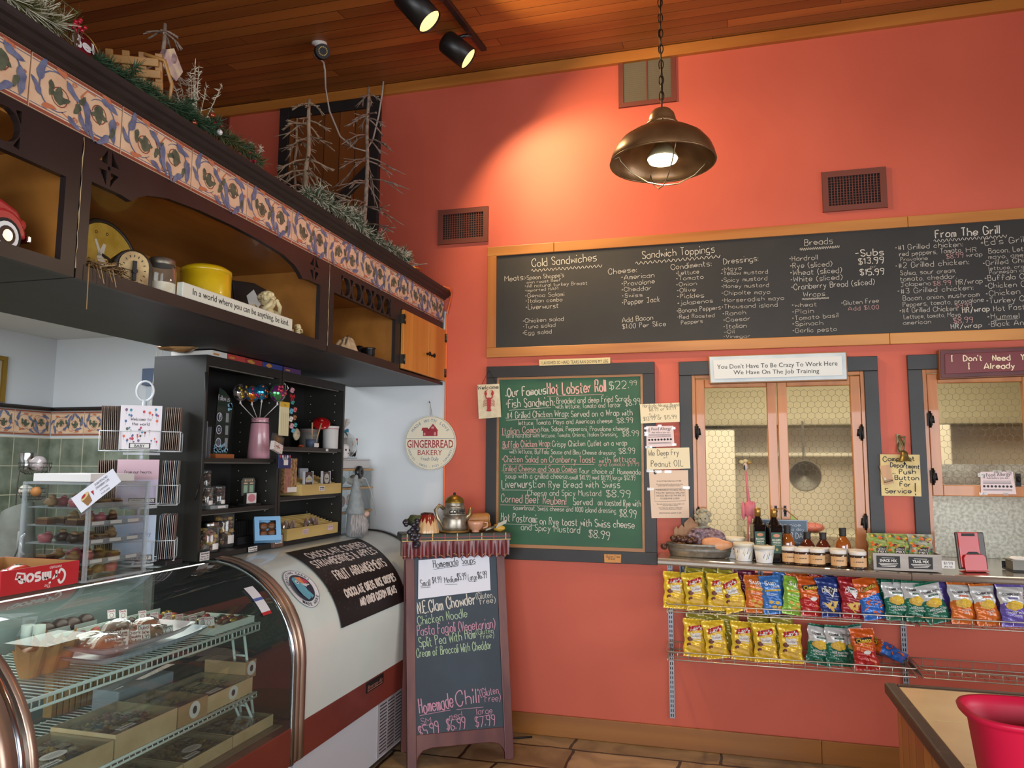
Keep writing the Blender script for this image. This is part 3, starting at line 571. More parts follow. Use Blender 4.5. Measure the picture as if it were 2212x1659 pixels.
def cherub(P0,k,lab,pose):
 t=thing('cherub_figurine',lab,'figurine',P0,'cream cherub figurines',local=True);t.scale=(k,)*3
 b=MB();b.rock((0,0,.035),(.032,.036,.036),3,.05);b.ell((0,0,.075),(.026,.03,.03));b.ell((.004,0,.118),(.027,.027,.03))
 b.ell((.029,0,.114),(.006,.006,.006))
 for s in(-1,1):
  b.ring([V((0,s*.03,.092)),V((.022,s*.044,.085)),V((.032,s*(.03 if pose=='eyes' else .02),.105)),V((.03,s*.014,.122 if pose=='eyes' else .106))],[.011,.0095,.008,.007],8)
  b.ell((.03,s*.013,.124 if pose=='eyes' else .106),(.008,.009,.007));b.ring([V((.005,s*.02,.025)),V((.045,s*.026,.03)),V((.05,s*.02,.004))],[.016,.014,.01],8)
 obj('body',b,cream,t)
 h=MB();q=random.Random(4)
 for i in range(46):a=q.uniform(0,2*pi);e_=q.uniform(.05,1.45);d=V((cos(a)*cos(e_),sin(a)*cos(e_),sin(e_)));h.ell(V((-.001,0,.122))+d*.029 if d.x<.6 or d.z>.6 else V((-.006,0,.14)),.0085,7,h=5)
 obj('curly_hair',h,cream,t)
 for s in(-1,1):w=MB();w.ell((-.03,s*.03,.075),(.008,.022,.032));obj('wing',w,cream,t)
 return t
cherub(sh(577,655,-1.83),1.2,'cream cherub figurine covering its eyes, tallest one above the motto block','eyes')
cherub(sh(611,690,-1.80)+V((0,0,-.06))if False else sh(612,690,-1.83),.55,'small cream cherub half hidden by the right end of the motto block','chin')
cherub(sh(643,715,-1.775),.47,'small cream cherub just right of the motto block','chin')
P0=sh(748,750,-1.80);q=MB();rq=random.Random(2)
def cl(u,v):
 a=2*pi*u;r=v;x,y=.06*r*cos(a),.12*r*sin(a);z=.085*(1-r**2.2)*(1+.18*sin(9*a)+.1*sin(5*a+r*9))+.006*sin(40*x+30*y);return P0+V((x,y+.0,max(z,.001)))
q.grid(cl,40,12);one('folded_cloth',q,mat('linen','B7A284',.85,c2='9E8866',sc=25,bump=.3),'crumpled beige linen cloth at the left of the end bay','cloth',P0)
P0=sh(797,755,-1.80);t=thing('pewter_mug','dark pewter footed cup with a scrolled handle beside the linen cloth','mug',P0);pew=mat('pewter','3E3E40',.3,.9)
q=MB();q.lathe([(.022,0),(.024,.006),(.012,.018),(.02,.026),(.03,.045),(.033,.075),(.037,.082),(.034,.082),(.03,.06),(0,.04)],P0,22);obj('cup',q,pew,t)
q=MB();q.ring([P0+V((0,.03,.07)),P0+V((0,.055,.078)),P0+V((0,.066,.06)),P0+V((0,.052,.035)),P0+V((0,.04,.022)),P0+V((0,.052,.014))],[.006,.005,.005,.004,.004,.003],8);obj('handle',q,pew,t)
P0=sh(776,750,-1.86);q=MB();q.lathe([(.02,0),(.026,.02),(.03,.06),(.02,.08),(.022,.095),(0,.1)],P0,18);one('ink_pot',q,mat('gloss_black','151515',.15),'shiny black pot half hidden between the linen cloth and the pewter cup','pot',P0)
ZC=2.7250;bark=mat('twig_bark','A8937A',.85,c2='7A6852',sc=35,st=(1,1,.3));bark2=mat('twig_bark_dark','A08E7E',.85,c2='746456',sc=35)
def twig_tree(name,X,px,py_top,zb,label,m_,seed,levels,lmax,r0=.015,up=-.35,py_x=None):
 q=random.Random(seed);top=at(px,py_top,X=X);base=V((X,top.y-.0,zb));H=top.z-zb
 t=thing(name,label,'twig tree',base,'bare twig trees on top of the cabinets')
 b=MB();pts=[base+V((q.uniform(-.008,.008)*(0<i<8),q.uniform(-.008,.008)*(0<i<8),H*i/8))for i in range(9)];b.ring(pts,[r0*(1.1-.55*i/8)for i in range(9)],8);tr=obj('trunk',b,m_,t)
 tw=MB()
 for l in range(levels):
  f=.12+.84*l/(levels-1)if levels>1 else .95;n=q.choice((4,5,6));L_=lmax*(1.05-f*.75)
  for j in range(n):
   a=2*pi*j/n+q.uniform(-.5,.5);ll=L_*q.uniform(.65,1.15);d=V((cos(a),sin(a),0));p0=base+V((0,0,H*f+q.uniform(-.02,.02)));dr=q.uniform(.25,.75)
   if p0.x+d.x*ll>-1.6:ll*=.75
   P=[p0,p0+d*ll*.4+V((0,0,-dr*.25*ll)),p0+d*ll*.75+V((0,0,-dr*.7*ll)),p0+d*ll+V((0,0,-dr*ll*1.05))]
   P=[V((p.x,min(p.y,D-.03),max(p.z,ZC+.012)))for p in P];tw.ring(P,[.0052,.0045,.0036,.0028],5)
   for k in range(q.choice((3,4,5))):
    s0=P[1].lerp(P[2],q.random());e=s0+(P[3]-P[1]).normalized()*ll*q.uniform(.25,.5)+V((q.gauss(0,1),q.gauss(0,1),q.gauss(0,.6)))*ll*.13;e.y=min(e.y,D-.03);e.z=max(e.z,ZC+.012);tw.ring([s0,e],[.0034,.0024],4)
 obj('twigs',tw,m_,t);return t
twig_tree('twig_tree',-2.02,668,215,ZC,'tan bare twig tree in front of the loft door, tallest of the left pair',bark,3,8,.30)
twig_tree('twig_tree',-2.12,642,256,ZC,'shorter tan twig tree tucked behind the taller one on its right',bark,9,6,.22,.009)
twig_tree('twig_tree',-1.98,797,188,ZC,'grey bare twig tree at the right edge of the loft door',bark2,12,8,.33)
twig_tree('twig_tree',-2.05,357,52,ZC,'bare twig tree poking up behind the slatted wooden sled',bark2,21,5,.2,.012)
def needles(mb,path,n,ln,mi,spread=.8,q=None,tipmi=None,w=.0016,dirb=.35):
 q=q or random.Random(1);P=[V(p)for p in path]
 for i in range(n):
  k=q.random()*(len(P)-1);j=int(k);j=min(j,len(P)-2);c=P[j].lerp(P[j+1],k-j);t=(P[j+1]-P[j]).normalized()
  d=V((q.gauss(0,1),q.gauss(0,1),q.gauss(0,1)));d=(d.normalized()*spread+t*dirb*q.choice((1,1,-1))).normalized();l=ln*q.uniform(.6,1.15);e=c+d*l;e.z=max(e.z,ZC+.001)
  if e.x<-1.66 or True:
   s=d.cross(V((q.gauss(0,1),q.gauss(0,1),q.gauss(0,1)))).normalized()*w;k0=c+d*l*.05;k0.z=max(k0.z,ZC+.001)
   mb.add([k0-s,k0+s,e+s*.3,e-s*.3],[(0,1,2,3)],tipmi if tipmi is not None and q.random()<.45 else mi)
gn=[mat('pine_green','2F4A30',.6),mat('pine_olive','5A5A2C',.6),mat('pine_blue','4E6668',.6),mat('frost','C9C3AC',.7),mat('pine_brown','5A4630',.8)]
def gpath(pts,X,dz=0):return[at(x,y,X=X)+V((0,0,dz))for x,y in pts]
def branchy(mb,pts,X,n,ln,mi,q,tip=None,sub=7,sl=.1):
 P=gpath(pts,X);P=[V((p.x,p.y,max(p.z,ZC+.012)))for p in P];mb.ring(P,.006,5,4);needles(mb,P,n,ln,mi,.9,q,tip)
 for i in range(sub):
  k=q.random()*(len(P)-1);j=min(int(k),len(P)-2);c=P[j].lerp(P[j+1],k-j);d=V((q.uniform(-.7,.35),q.gauss(0,.8),q.uniform(.0,.9))).normalized()*sl*q.uniform(.6,1.1);e=c+d;e.z=max(e.z,ZC+.01);e.x=min(e.x,-1.68);mb.ring([c,e],.003,4,4);needles(mb,[c,e],n//(sub),ln*.8,mi,.8,q,tip)
Q=random.Random(11)
for nm,lab,pts,X,n,ln,mi,tip,sub,sl in(('pine_garland','olive pine garland clump at the top left corner of the photo',[(10,-10),(50,12),(85,35),(118,55)],-1.72,800,.07,1,3,7,.1),('pine_garland','dark green pine garland between the round red sign and the copper balls',[(205,130),(250,160),(320,203),(400,248),(455,280)],-1.70,1900,.042,0,None,15,.065),('pine_garland','short green pine garland just right of the white ball',[(465,285),(500,305),(540,330),(565,352)],-1.72,600,.045,0,1,6,.06),('pine_garland','snow tipped pine garland at the feet of the twig trees',[(660,415),(715,445),(760,475),(800,505)],-1.73,1300,.05,0,3,12,.09),('pine_garland','frosted pine garland tail near the red tin ornament',[(800,510),(835,532),(862,548),(885,560)],-1.73,800,.045,0,3,8,.06)):
 m_=MB();branchy(m_,pts,X,n,ln,mi,Q,tip,sub,sl);p=at(*pts[0],X=X);one(nm,m_,gn,lab,'garland',(X,p.y,ZC),'pine garlands on top of the cabinets')
def sprig(name,lab,px,py,X,n,ln,mi,r,up):
 m_=MB();p=at(px,py,X=X);b=V((p.x,p.y,ZC+.001));q=random.Random(px)
 for i in range(n):e=p+V((q.uniform(-.8,.3),q.gauss(0,.6),q.uniform(.1,1))).normalized()*r*q.uniform(.5,1)+V((0,0,up));e.z=max(e.z,ZC+.01);m_.ring([b,(b+e)/2+V((0,0,.01)),e],.0016,4,mi);needles(m_,[(b+e)/2,e],34,ln,mi,.8,q)
 one(name,m_,gn,lab,'pine sprig',b,'loose pine sprigs on the cabinets')
sprig('pine_sprig','frosted white pine sprig standing right of the slatted sled',425,200,-1.80,13,.02,3,.12,.0)
sprig('pine_sprig','long needled olive pine spray at the top left corner',110,25,-1.76,10,.07,1,.12,.02)
sprig('pine_sprig','small snow dusted sprig beside the loft door and berries',547,325,-1.74,7,.02,3,.05,0)
sprig('pine_sprig','pale frosted sprig just behind the red tin ornament',882,555,-1.74,7,.018,3,.05,0)
def berries(lab,px,py,X,n,r):
 m_=MB();q=random.Random(px);p=at(px,py,X=X)
 for i in range(n):c=p+V((q.gauss(0,.006),q.gauss(0,.013),q.gauss(0,.017)));c.z=max(c.z,ZC+r);m_.ell(c,r,8,h=6);m_.ring([c,V((p.x,p.y,ZC+.001))],.0008,3,1,caps=False)
 one('berry_cluster',m_,[mat('berry_red','A8102A',.25,coat=.5),gn[4]],lab,'berries',V((p.x,p.y,ZC)),'red berry clusters')
berries('red berry cluster above the round red sign',164,58,-1.70,16,.0058);berries('low red berry cluster left of the loft door',548,345,-1.72,14,.006)
for px,py,r,c_,lab in((458,249,.011,'A8482A','upper shiny copper ball ornament'),(419,265,.010,'A8482A','lower shiny copper ball ornament'),(464,266,.008,'A01828','small red ball ornament beside the white one'),(476,271,.0085,'A01828','small red ball ornament furthest right of the cluster'),(474,286,.011,'E8E6E4','white ball ornament hanging from the garland end')):
 p=at(px,py,X=-1.69);p.z=max(p.z,ZC+r)if p.x<-1.70 else p.z;m_=MB();m_.ell(p,r,16,h=10);m_.cyl(p+V((0,0,r*.95)),p+V((0,0,r*1.25)),r*.25,mi=1,n=8);one('ball_ornament',m_,[mat('ball_'+c_,c_,.12,.0 if c_[0]=='E' else .6,coat=.6),chrome],lab,'ornament',p,'ball ornaments on the garland')
P0=at(288,165,X=-1.84);P0.z=ZC+.005;t=thing('wooden_sled','slatted natural wood sled lying in the pine garland','sled',P0,local=True);sw=wood('sled_wood','9A6C34','BE8E50','Y',sc=8);t.rotation_euler=(0,radians(14),radians(-64));t.scale=(1,1.05,1.15)
for i in range(4):q=MB();z=.05+i*.032;q.box((-.012,-.09+.01*i,z),(.0,.10-.006*i,z+.022));obj('slat',q,sw,t,bev=.002)
for i in range(4):q=MB();y=-.075+i*.048;q.box((-.022,y,.02),(-.013,y+.022,.185));obj('cross_slat',q,sw,t,bev=.002)
q=MB();q.ring([V((-.006,.105,.02)),V((-.006,.12,.1)),V((-.006,.1,.165)),V((-.006,.04,.178))],.006,6);obj('runner',q,sw,t)
P0=at(182,108,X=-1.712);t=thing('round_sign','round dark red sign with white script letters among the berries','sign',P0,local=True);t.rotation_euler=(0,radians(-12),0)
q=MB();q.lathe([(.052,-.004),(.054,0),(.052,.004)],M=Matrix.Rotation(pi/2,4,'Y'),n=28);obj('disc',q,mat('sign_dark_red','6A0E1C',.4),t);q=MB();q.hand('Bel',F_,-.042,-.004,.036,.0065,lw=.008,w=.07);obj('lettering',q,whitep,t)
q=MB();q.ring([V((.005,.051*cos(a),.051*sin(a)))for a in[2*pi*i/28 for i in range(28)]],.003,6,0,True);obj('rim',q,mat('old_gold','8A6A34',.4,.7),t)
P0=at(372,140,X=-1.80);t=MB();q=[(.0,.06),(.05,.0),(.02,-.05),(-.05,-.03),(-.03,.04)];t.poly(q,Fr(P0,(0,1,0),(0,0,1)),.004);one('paper_ornament',t,mat('old_cream_paper','D8C8A0',.7,c2='B79A9A',sc=25),'cream paper pennant ornament tucked behind the sled','ornament',P0)
P0=at(362,128,X=-1.82);t=MB();t.rock(P0,(.03,.03,.03),6,.1);one('seashell',t,mat('shell_pink','B49A98',.6,c2='7A6464',sc=30),'pinkish grey shell ornament above the paper pennant','ornament',P0)
P0=at(894,578,X=-1.73);P0.z=ZC;t=thing('tin_ornament','round red and gold ornament at the far end of the cornice','ornament',P0);q=MB();q.ell(P0+V((0,0,.028)),(.04,.05,.03),20,h=12);obj('ball',q,mat('ball_red','8E1420',.2,coat=.6),t);q=MB();q.ring([P0+V((.041*cos(a),.051*sin(a),.03))for a in[2*pi*i/24 for i in range(24)]],.0035,6,0,True);obj('gold_band',q,mat('bright_gold','C09A30',.3,.8),t)
def fp(F,x,y):p=onplane(x,y,F.o,F.n)-F.o;return p.dot(F.u),p.dot(F.v)
def chalk(mb,F,L,ox,oy,sc,c=.0015,lw=.075,seed=1):
 for l in L:
  t,x0,y0,x1,y1,h=l[:6];mi=l[6]if len(l)>6 else 0;k=l[7]if len(l)>7 else lw
  a=fp(F,x0/sc+ox,y0/sc+oy);b=fp(F,x1/sc+ox,y1/sc+oy);m=mpp(F.p(*a));an=math.atan2(b[1]-a[1],b[0]-a[0]);w=math.hypot(b[0]-a[0],b[1]-a[1])
  G=F.at(a[0],a[1],0,an);hh=h/sc*m
  if t=='~':mb.rib([(w*i/60,hh*.5*sin(i*1.9))for i in range(61)],hh*.16,G,c,mi)
  elif t=='_':mb.rib([(0,0),(w/2,hh*.1),(w,0)],max(hh*.25,m*.8),G,c,mi)
  elif t=='o':mb.disc(G,0,0,hh,c=c,mi=mi,n=8)
  elif t[0]=='`':mb.text(t[1:],G,0,0,hh,c,mi,w=w)
  else:mb.hand(t,G,0,0,hh,c,mi,w=w,lw=max(hh*k,m*.5),seed=seed)
chk=mat('chalk_white','C8C2B6',.9);chk_p=mat('chalk_pink','CFA09C',.9);chk_y=mat('chalk_yellow','C9C8A0',.9);ink=mat('marker_ink','1E1C1E',.6);paper=mat('paper_white','DAD6D0',.7);paper_c=mat('paper_cream','DCCFAE',.7)
vb=mat('register_brown','6A3426',.5);vdark=mat('duct_dark','0C0A09',.8);vtan=mat('louver_tan','665A44',.5)
def vent(label,c0,c1,kind):
 x0,z1=wp(*c0);x1,z0=wp(*c1);t=thing('wall_vent',label,'vent',(x0,D,z0));fw=.034 if kind=='grid' else .03
 q=MB();q.holes([(x0,z0),(x1,z0),(x1,z1),(x0,z1)],[[(x0+fw,z0+fw),(x1-fw,z0+fw),(x1-fw,z1-fw),(x0+fw,z1-fw)]],WF,.012,.001);
 if kind=='louver':q.fbox(WF,((x0+x1)/2-.004,z0+fw,.004),((x0+x1)/2+.004,z1-fw,.011))
 obj('frame',q,vb,t,bev=.002);q=MB();q.fbox(WF,(x0+fw-.002,z0+fw-.002,.0005),(x1-fw+.002,z1-fw+.002,.002));obj('duct',q,vdark,t)
 q=MB()
 if kind=='grid':
  n=17
  for i in range(1,n):a=x0+fw+(x1-x0-2*fw)*i/n;q.fbox(WF,(a-.002,z0+fw,.005),(a+.002,z1-fw,.009))
  for i in range(1,11):a=z0+fw+(z1-z0-2*fw)*i/11;q.fbox(WF,(x0+fw,a-.0016,.003),(x1-fw,a+.0016,.005))
 else:
  n=23
  for i in range(n):a=z0+fw+(z1-z0-2*fw)*(i+.3)/n;q.add([WF.p(xx,zz,cc)for xx in(x0+fw,x1-fw)for zz,cc in((a,.003),(a+.009,.010),(a+.010,.009),(a+.001,.002))],[(0,4,5,1),(1,5,6,2),(2,6,7,3),(3,7,4,0)])
 obj('grille',q,vb if kind=='grid' else vtan,t)
vent('square louvered air return high on the coral wall behind the pendant chain',(1336,121),(1461,220),'louver')
vent('brown wall register above the left end of the long menu board',(948,456),(1055,522),'grid')
vent('brown wall register to the right of the pendant lamp',(1774,374),(1917,449),'grid')
p=wp(494,238);x0=p[0]
vent('wall register in the corner left of the loft door, mostly hidden by pine',(462,240),(494,300),'grid')
mf=wood('menu_frame_wood','9A5A22','C68A44','X',r=.4,sc=7,coat=.3,knots=1.3)
X0,X1,Z0,Z1=-1.42,2.6,2.281,3.006;fw=.062
t=thing('menu_board','very long black chalkboard menu in a pine frame across the coral wall','menu board',(X0,D,Z0));q=MB();q.fbox(WF,(X0+.03,Z0+.03,0),(X1-.03,Z1-.03,.014))
obj('board',q,mat('chalkboard_black','2B2926',.62,c2='232220',sc=3),t);q=MB()
jx=wp(1958,470)[0];jb=wp(1920,740)[0]
for a,b in((X0,-.98),(-.978,jx),(jx+.002,X1)):q.fbox(WF,(a,Z1-fw,0),(b,Z1,.026))
for a,b in((X0,jb),(jb+.002,X1)):q.fbox(WF,(a,Z0,0),(b,Z0+fw,.026))
obj('rail',q,mf,t,bev=.003)
for xa in(X0+.001,X1-fw):q=MB();q.fbox(WF,(xa,Z0+fw,0),(xa+fw-.001,Z1-fw,.0255));obj('stile',q,pine_v,t,bev=.003)
FB=Fr((0,D-.0145,0),(1,0,0),(0,0,1),(0,-1,0));q=MB()
chalk(q,FB,[('Cold Sandwiches',462,345,958,298,62),('~',455,374,1000,338,24),('Meats:',252,458,402,444,42),('*Spoon Shoppe\'s',408,446,708,422,34),('own roast Beef',422,474,684,455,22),('*All natural turkey Breast',408,505,886,480,26),('*imported HAM',408,537,662,522,22),('*Genoa Salami',410,582,708,568,30),('*Italian combo',412,622,694,610,30),('*Liverwurst',414,674,664,660,38),('*Chicken salad',390,776,704,758,32),('*Tuna salad',392,820,640,806,30),('*Egg salad',390,868,612,856,30),('Sandwich Toppings',1312,282,1868,232,58),('~',1258,318,1912,264,26),('Cheese:',1050,402,1268,384,42),('*American',1150,444,1402,424,38),('*Provolone',1152,494,1406,472,38),('*Cheddar',1152,538,1378,522,34),('*Swiss',1156,582,1312,572,30),('*Pepper Jack',1156,640,1444,612,40),('Add Bacon',1156,772,1394,752,38),('$1.00 Per Slice',1158,822,1492,798,36),('Condiments:',1534,368,1842,336,42),('*Lettuce',1572,410,1748,394,34),('*Tomato',1572,450,1782,436,32),('*Onion',1574,498,1730,486,32),('*Olive',1578,542,1722,532,32),('*Pickles',1580,590,1786,578,34),('*jalapenos',1584,640,1854,618,32),('*Banana Peppers',1578,700,1916,672,34),('*Red Roasted',1582,746,1866,730,30),('Peppers',1612,788,1776,774,30),('Dressings:',1938,325,2204,298,44),('*Mayo',1924,382,2076,364,30)],1020,480,3.568)
chalk(q,FB,[('*Yellow mustard',-152,560,212,544,32),('*Spicy mustard',-150,614,206,596,32),('*Honey mustard',-150,662,218,648,32),('*Chipolte mayo',-150,714,228,702,32),('*Horseradish mayo',-146,770,336,750,32),('*Thousand island',-148,822,286,804,32),('*Ranch',-140,874,40,862,32),('*Caesar',-136,924,72,910,32),('*Italian',-134,976,44,966,32),('*Oil',-130,1016,-50,1012,28),('*Vinegar',-134,1050,72,1044,24),('Breads',500,328,718,312,48),('~',460,358,770,336,24),('*Hardroll',380,448,598,436,38),('*Rye (sliced)',386,506,712,486,40),('*Wheat (sliced)',388,560,788,538,42),('*White (sliced)',390,612,792,592,40),('*Cranberry Bread (sliced)',396,674,1044,630,44),('Wraps',490,726,658,718,36),('~',478,746,686,736,18),('*wheat',400,808,592,800,32),('*Plain',402,860,570,852,34),('*Tomato basil',402,912,760,886,34),('*Spinach',404,956,642,946,34),('*Garlic pesto',406,1008,748,994,34),('-Subs',896,412,1116,400,52,0,.13),('$13.99',920,474,1116,462,46,0,.13),('or',1010,502,1056,500,24),('$15.99',932,560,1118,550,46,0,.13),('*Gluten Free',786,792,1078,772,34),('Add $1.00',838,836,1078,822,32,1),('From The Grill',1520,268,2020,232,62,0,.12),('~',1506,292,2076,254,26),('*#1 Grilled chicken:',1206,364,1732,334,40),('red peppers, Tomato,',1240,412,1728,378,38),('HR',1760,380,1840,376,36),('Provolone',1248,450,1458,438,30),('$8.99',1606,430,1738,416,36,1),('wrap',1762,416,1884,408,34),('*#2 Grilled chicken:',1208,506,1780,472,42),('Salsa, sour cream,',1246,560,1678,536,36),('tomato, cheddar,',1244,606,1684,582,36),('Jalapeno',1252,648,1482,634,34),('$8.99',1502,640,1640,632,34,1),('HR/wrap',1682,632,1886,620,40),('*#3 Grilled chicken:',1226,704,1814,672,40),('Bacon, onion, mushroom',1268,758,1862,724,38),('Peppers, tomato, provalone',1268,806,1896,766,36),('$9.99',1680,814,1804,806,32,1),('*#4 Grilled Chicken.',1242,854,1692,834,38),('HR/wrap',1732,852,1940,838,42,0,.13),('Lettuce, tomato, Mayo',1274,900,1714,880,34),('american',1270,946,1484,934,32),('$8.99',1660,934,1812,926,42,1),('HR/wrap',1642,976,1880,964,36,0,.12),("*Ed's Grilled",1876,326,2320,290,46),('Bacon, Lettuce',1936,388,2330,360,40),('mayo, american',1936,432,2350,404,34),('*Grilled Chicken',1892,484,2350,446,38),('lettuce, croutons',1938,520,2350,492,30),('Parmesan cheese',1942,552,2340,524,30),('*Buffalo Chicken',1906,604,2400,576,42),('*Chicken Caesar',1910,664,2400,634,42),('*Chicken Parm',1914,722,2360,692,42),('*Turkey Club',1920,780,2300,754,42),('Hot Pastrami',1976,840,2330,816,42),('*Hummel Hot',1926,902,2330,886,40),('_',1974,910,2166,898,8),('*Black Angus',1932,960,2320,940,40)],1600,440,3.614)
obj('chalk_lettering',q,[chk,chk_p],t)
cs=(1000,740,3.318);X0,X1,Z0,Z1=-1.418,-.362,1.022,2.223
t=thing('special_board','green chalkboard of hot specials in a wide black wooden frame','chalkboard',(X0,D,Z0));fw=.07
q=MB();q.fbox(WF,(X0,Z1-.072,0),(X1,Z1,.026));q.fbox(WF,(X0,Z0,0),(X1,Z0+.072,.026));q.fbox(WF,(X0,Z0+.072,0),(X0+fw,Z1-.072,.024));q.fbox(WF,(X1-fw,Z0+.072,0),(X1,Z1-.072,.024));obj('frame',q,black_paint,t,bev=.002)
a0,a1,b0,b1=X0+fw,X1-fw,Z0+.072,Z1-.072;q=MB();iw=.014
q.fbox(WF,(a0,b1-iw,0),(a1,b1,.02));q.fbox(WF,(a0,b0,0),(a1,b0+iw*1.4,.021));q.fbox(WF,(a0,b0+iw*1.4,0),(a0+iw,b1-iw,.02));q.fbox(WF,(a1-iw,b0+iw*1.4,0),(a1,b1-iw,.02));obj('inner_moulding',q,wood('moulding_wood','8A5A30','A87646','X',sc=9),t)
q=MB();q.fbox(WF,(a0+.005,b0+.005,0),(a1-.005,b1-.005,.010));obj('board',q,mat('chalkboard_green','2F5E40',.62,c2='28523A',sc=3),t)
FG=Fr((0,D-.0105,0),(1,0,0),(0,0,1),(0,-1,0));q=MB()
chalk(q,FG,[('.Our Famous',310,388,596,368,62,0,.12),('Hot Lobster Roll',606,372,1024,350,82,1,.11),('_',602,386,1010,372,10,1),('$22.',1050,336,1186,326,54),('99',1196,306,1246,302,32),('*Fish Sandwich:',308,470,656,452,62),('_',330,486,630,466,8),('Breaded and deep Fried Scrod',672,438,1190,420,42),('with lettuce, Tomato and Tartar',666,474,1130,462,34),('$8.99',1166,456,1272,440,42),('.#4 Grilled Chicken Wrap:',310,545,756,530,46),('_',310,556,748,542,8),('Served on a Wrap with',776,534,1214,522,44),('lettuce, Tomato, Mayo and American cheese',400,592,1070,576,34),('$8.99',1104,578,1218,574,36),('Italian Combo',282,658,552,644,46,1),('_',278,664,556,656,8,1),('Ham, Salami, Pepperoni, Provolone cheese',562,636,1188,632,34),('on a hard Roll with lettuce, Tomato, Onions, Italian Dressing',312,684,1106,670,28),('$8.99',1142,672,1260,668,36),('.Buffalo Chicken Wrap:',282,756,626,744,48,1),('_',284,764,624,758,8,1),('Crispy Chicken Cutlet on a wrap',640,746,1174,738,40),('with lettuce, Buffalo Sauce and Bleu Cheese dressing',336,794,1094,806,32),('$8.99',1118,796,1232,794,38),('*Chicken Salad on Cranberry Toast:',280,858,946,862,46,1),('_',290,872,940,874,8,1),('with lettuce',978,864,1236,852,42,1),('and tomato $9.99',974,886,1262,884,26,1),('.Grilled Cheese and Soup Combo:',282,922,818,928,42,1),('_',290,934,820,934,8,1),('Your choice of Homemade',832,936,1274,946,38),('soup with a grilled cheese.',306,972,756,976,36),('small $10.99 med $11.99 large $12.99',766,980,1234,986,32),('Liverwurst:',282,1044,524,1038,60),('_',282,1056,502,1058,8),('on Rye Bread with Swiss',540,1040,1126,1040,48),('Cheese and Spicy Mustard',464,1096,990,1098,40),('$8.99',1026,1104,1198,1110,48),('Corned Beef Reuben!',274,1142,738,1162,56,1),('_',268,1162,760,1178,8,1),('Served',792,1166,928,1166,48),('on toasted Rye with',968,1166,1274,1176,44),('sauerkraut, Swiss cheese and 1000 island dressing',362,1198,1096,1222,34),('$8.99',1122,1246,1240,1256,52),('Hot Pastrami:',274,1278,530,1292,56),('_',276,1298,524,1310,8),('on Rye toast with Swiss cheese',552,1302,1228,1332,52),('and Spicy Mustard',418,1342,838,1366,46),('$8.99',900,1392,1048,1412,52)],*cs,lw=.085)
obj('chalk_lettering',q,[chk,chk_p],t)
def px_rect(c0,c1,off):x0,z1=wp(*c0,off);x1,z0=wp(*c1,off);return x0,x1,z0,z1
def sheet(name,label,cat,corners,off,m,th,lines=(),sc=(0,0,1),inkm=None,kids=(),frame=None,parts=None):
 """a flat rectangular thing on the wall given by its picture corners (tl, tr, br, bl)"""
 P=[wp(*c,off)for c in corners];o=P[3];t=thing(name,label,cat,(o[0],D-off,o[1]))
 q=MB();q.poly([P[3],P[2],P[1],P[0]],WF,th,off-th);obj('panel' if frame else 'sheet',q,m,t,bev=.0008 if th>.004 else 0)
 F=Fr((0,D-off,0),(1,0,0),(0,0,1),(0,-1,0))
 if lines:q=MB();chalk(q,F,lines,*sc,c=.0007);obj('lettering',q,inkm or ink,t)
 return t,F,P
t,F,P=sheet('motto_strip','thin cream strip sign resting on top of the green board','sign',[(1164,777),(1318,772),(1318,785),(1165,790)],.03,mat('strip_cream','C9B98A',.6),.02,[('`I LAUGHED SO HARD TEARS RAN DOWN MY LEG',560,157,1040,144,24)],cs)
t,F,P=sheet('lobster_plaque','cream WELCOME plaque with a red lobster hanging on the green board corner','sign',[(1031,831),(1078,829),(1082,901),(1034,905)],.04,mat('plaque_cream','D9CDB0',.65,c2='CBBC9A',sc=30),.012,[('Welcome',108,338,254,330,28,0,.15)],cs)
cx,cz=fp(F,1057.5,872);q=MB();S=.0021*1.0;G=F.at(cx,cz,.0126,.0)
def LP(x,y):return x*S,-y*S
q.poly([LP(*p)for p in((-6,-14),(-4,-18),(4,-18),(6,-14),(6,0),(5,16),(8,22),(0,24),(-8,22),(-5,16),(-6,0))],G,.002)
for s in(-1,1):
 q.rib([LP(s*4,-12),LP(s*9,-18),LP(s*11,-24)],.006,G,.001);q.poly([LP(s*8,-24),LP(s*6,-30),LP(s*9,-36),LP(s*5,-41),LP(s*13,-38),LP(s*15,-30),LP(s*12,-23)][::s],G,.002)
 for i in range(4):q.rib([LP(s*5,-8+i*4.5),LP(s*13,-11+i*5),LP(s*18,-5+i*5)],.0028,G,.001)
 q.rib([LP(s*2,-18),LP(s*9,-15),LP(s*18,-24)],.0015,G,.001)
obj('lobster',q,mat('lobster_red','A81E22',.45),t);q=MB();top=WF.p(*wp(1056,800,.03),.03)
for c in((1040,831),(1072,830)):q.ring([WF.p(*wp(*c,.04),.036),top],.0012,4)
obj('hanging_wire',q,blackr,t)
def paperbox(name,label,corners,m=paper,off=.03,**k):return sheet(name,label,'paper sign',corners,off,m,.0012,**k)
def cr(*p):return[(cs[0]+x/cs[2],cs[1]+y/cs[2])for x,y in p]
paperbox('price_note','cream handwritten note with hard roll, wrap and sub prices',cr((1268,442),(1552,430),(1554,568),(1276,580)),paper_c,.032,lines=[('Hardrolls-Wraps-Bread',1290,466,1550,456,24),('$8.99 or $9.99',1334,492,1526,480,24),('Subs',1336,532,1408,528,22),('$13.99 or $15.99',1294,560,1530,544,26)],sc=cs)
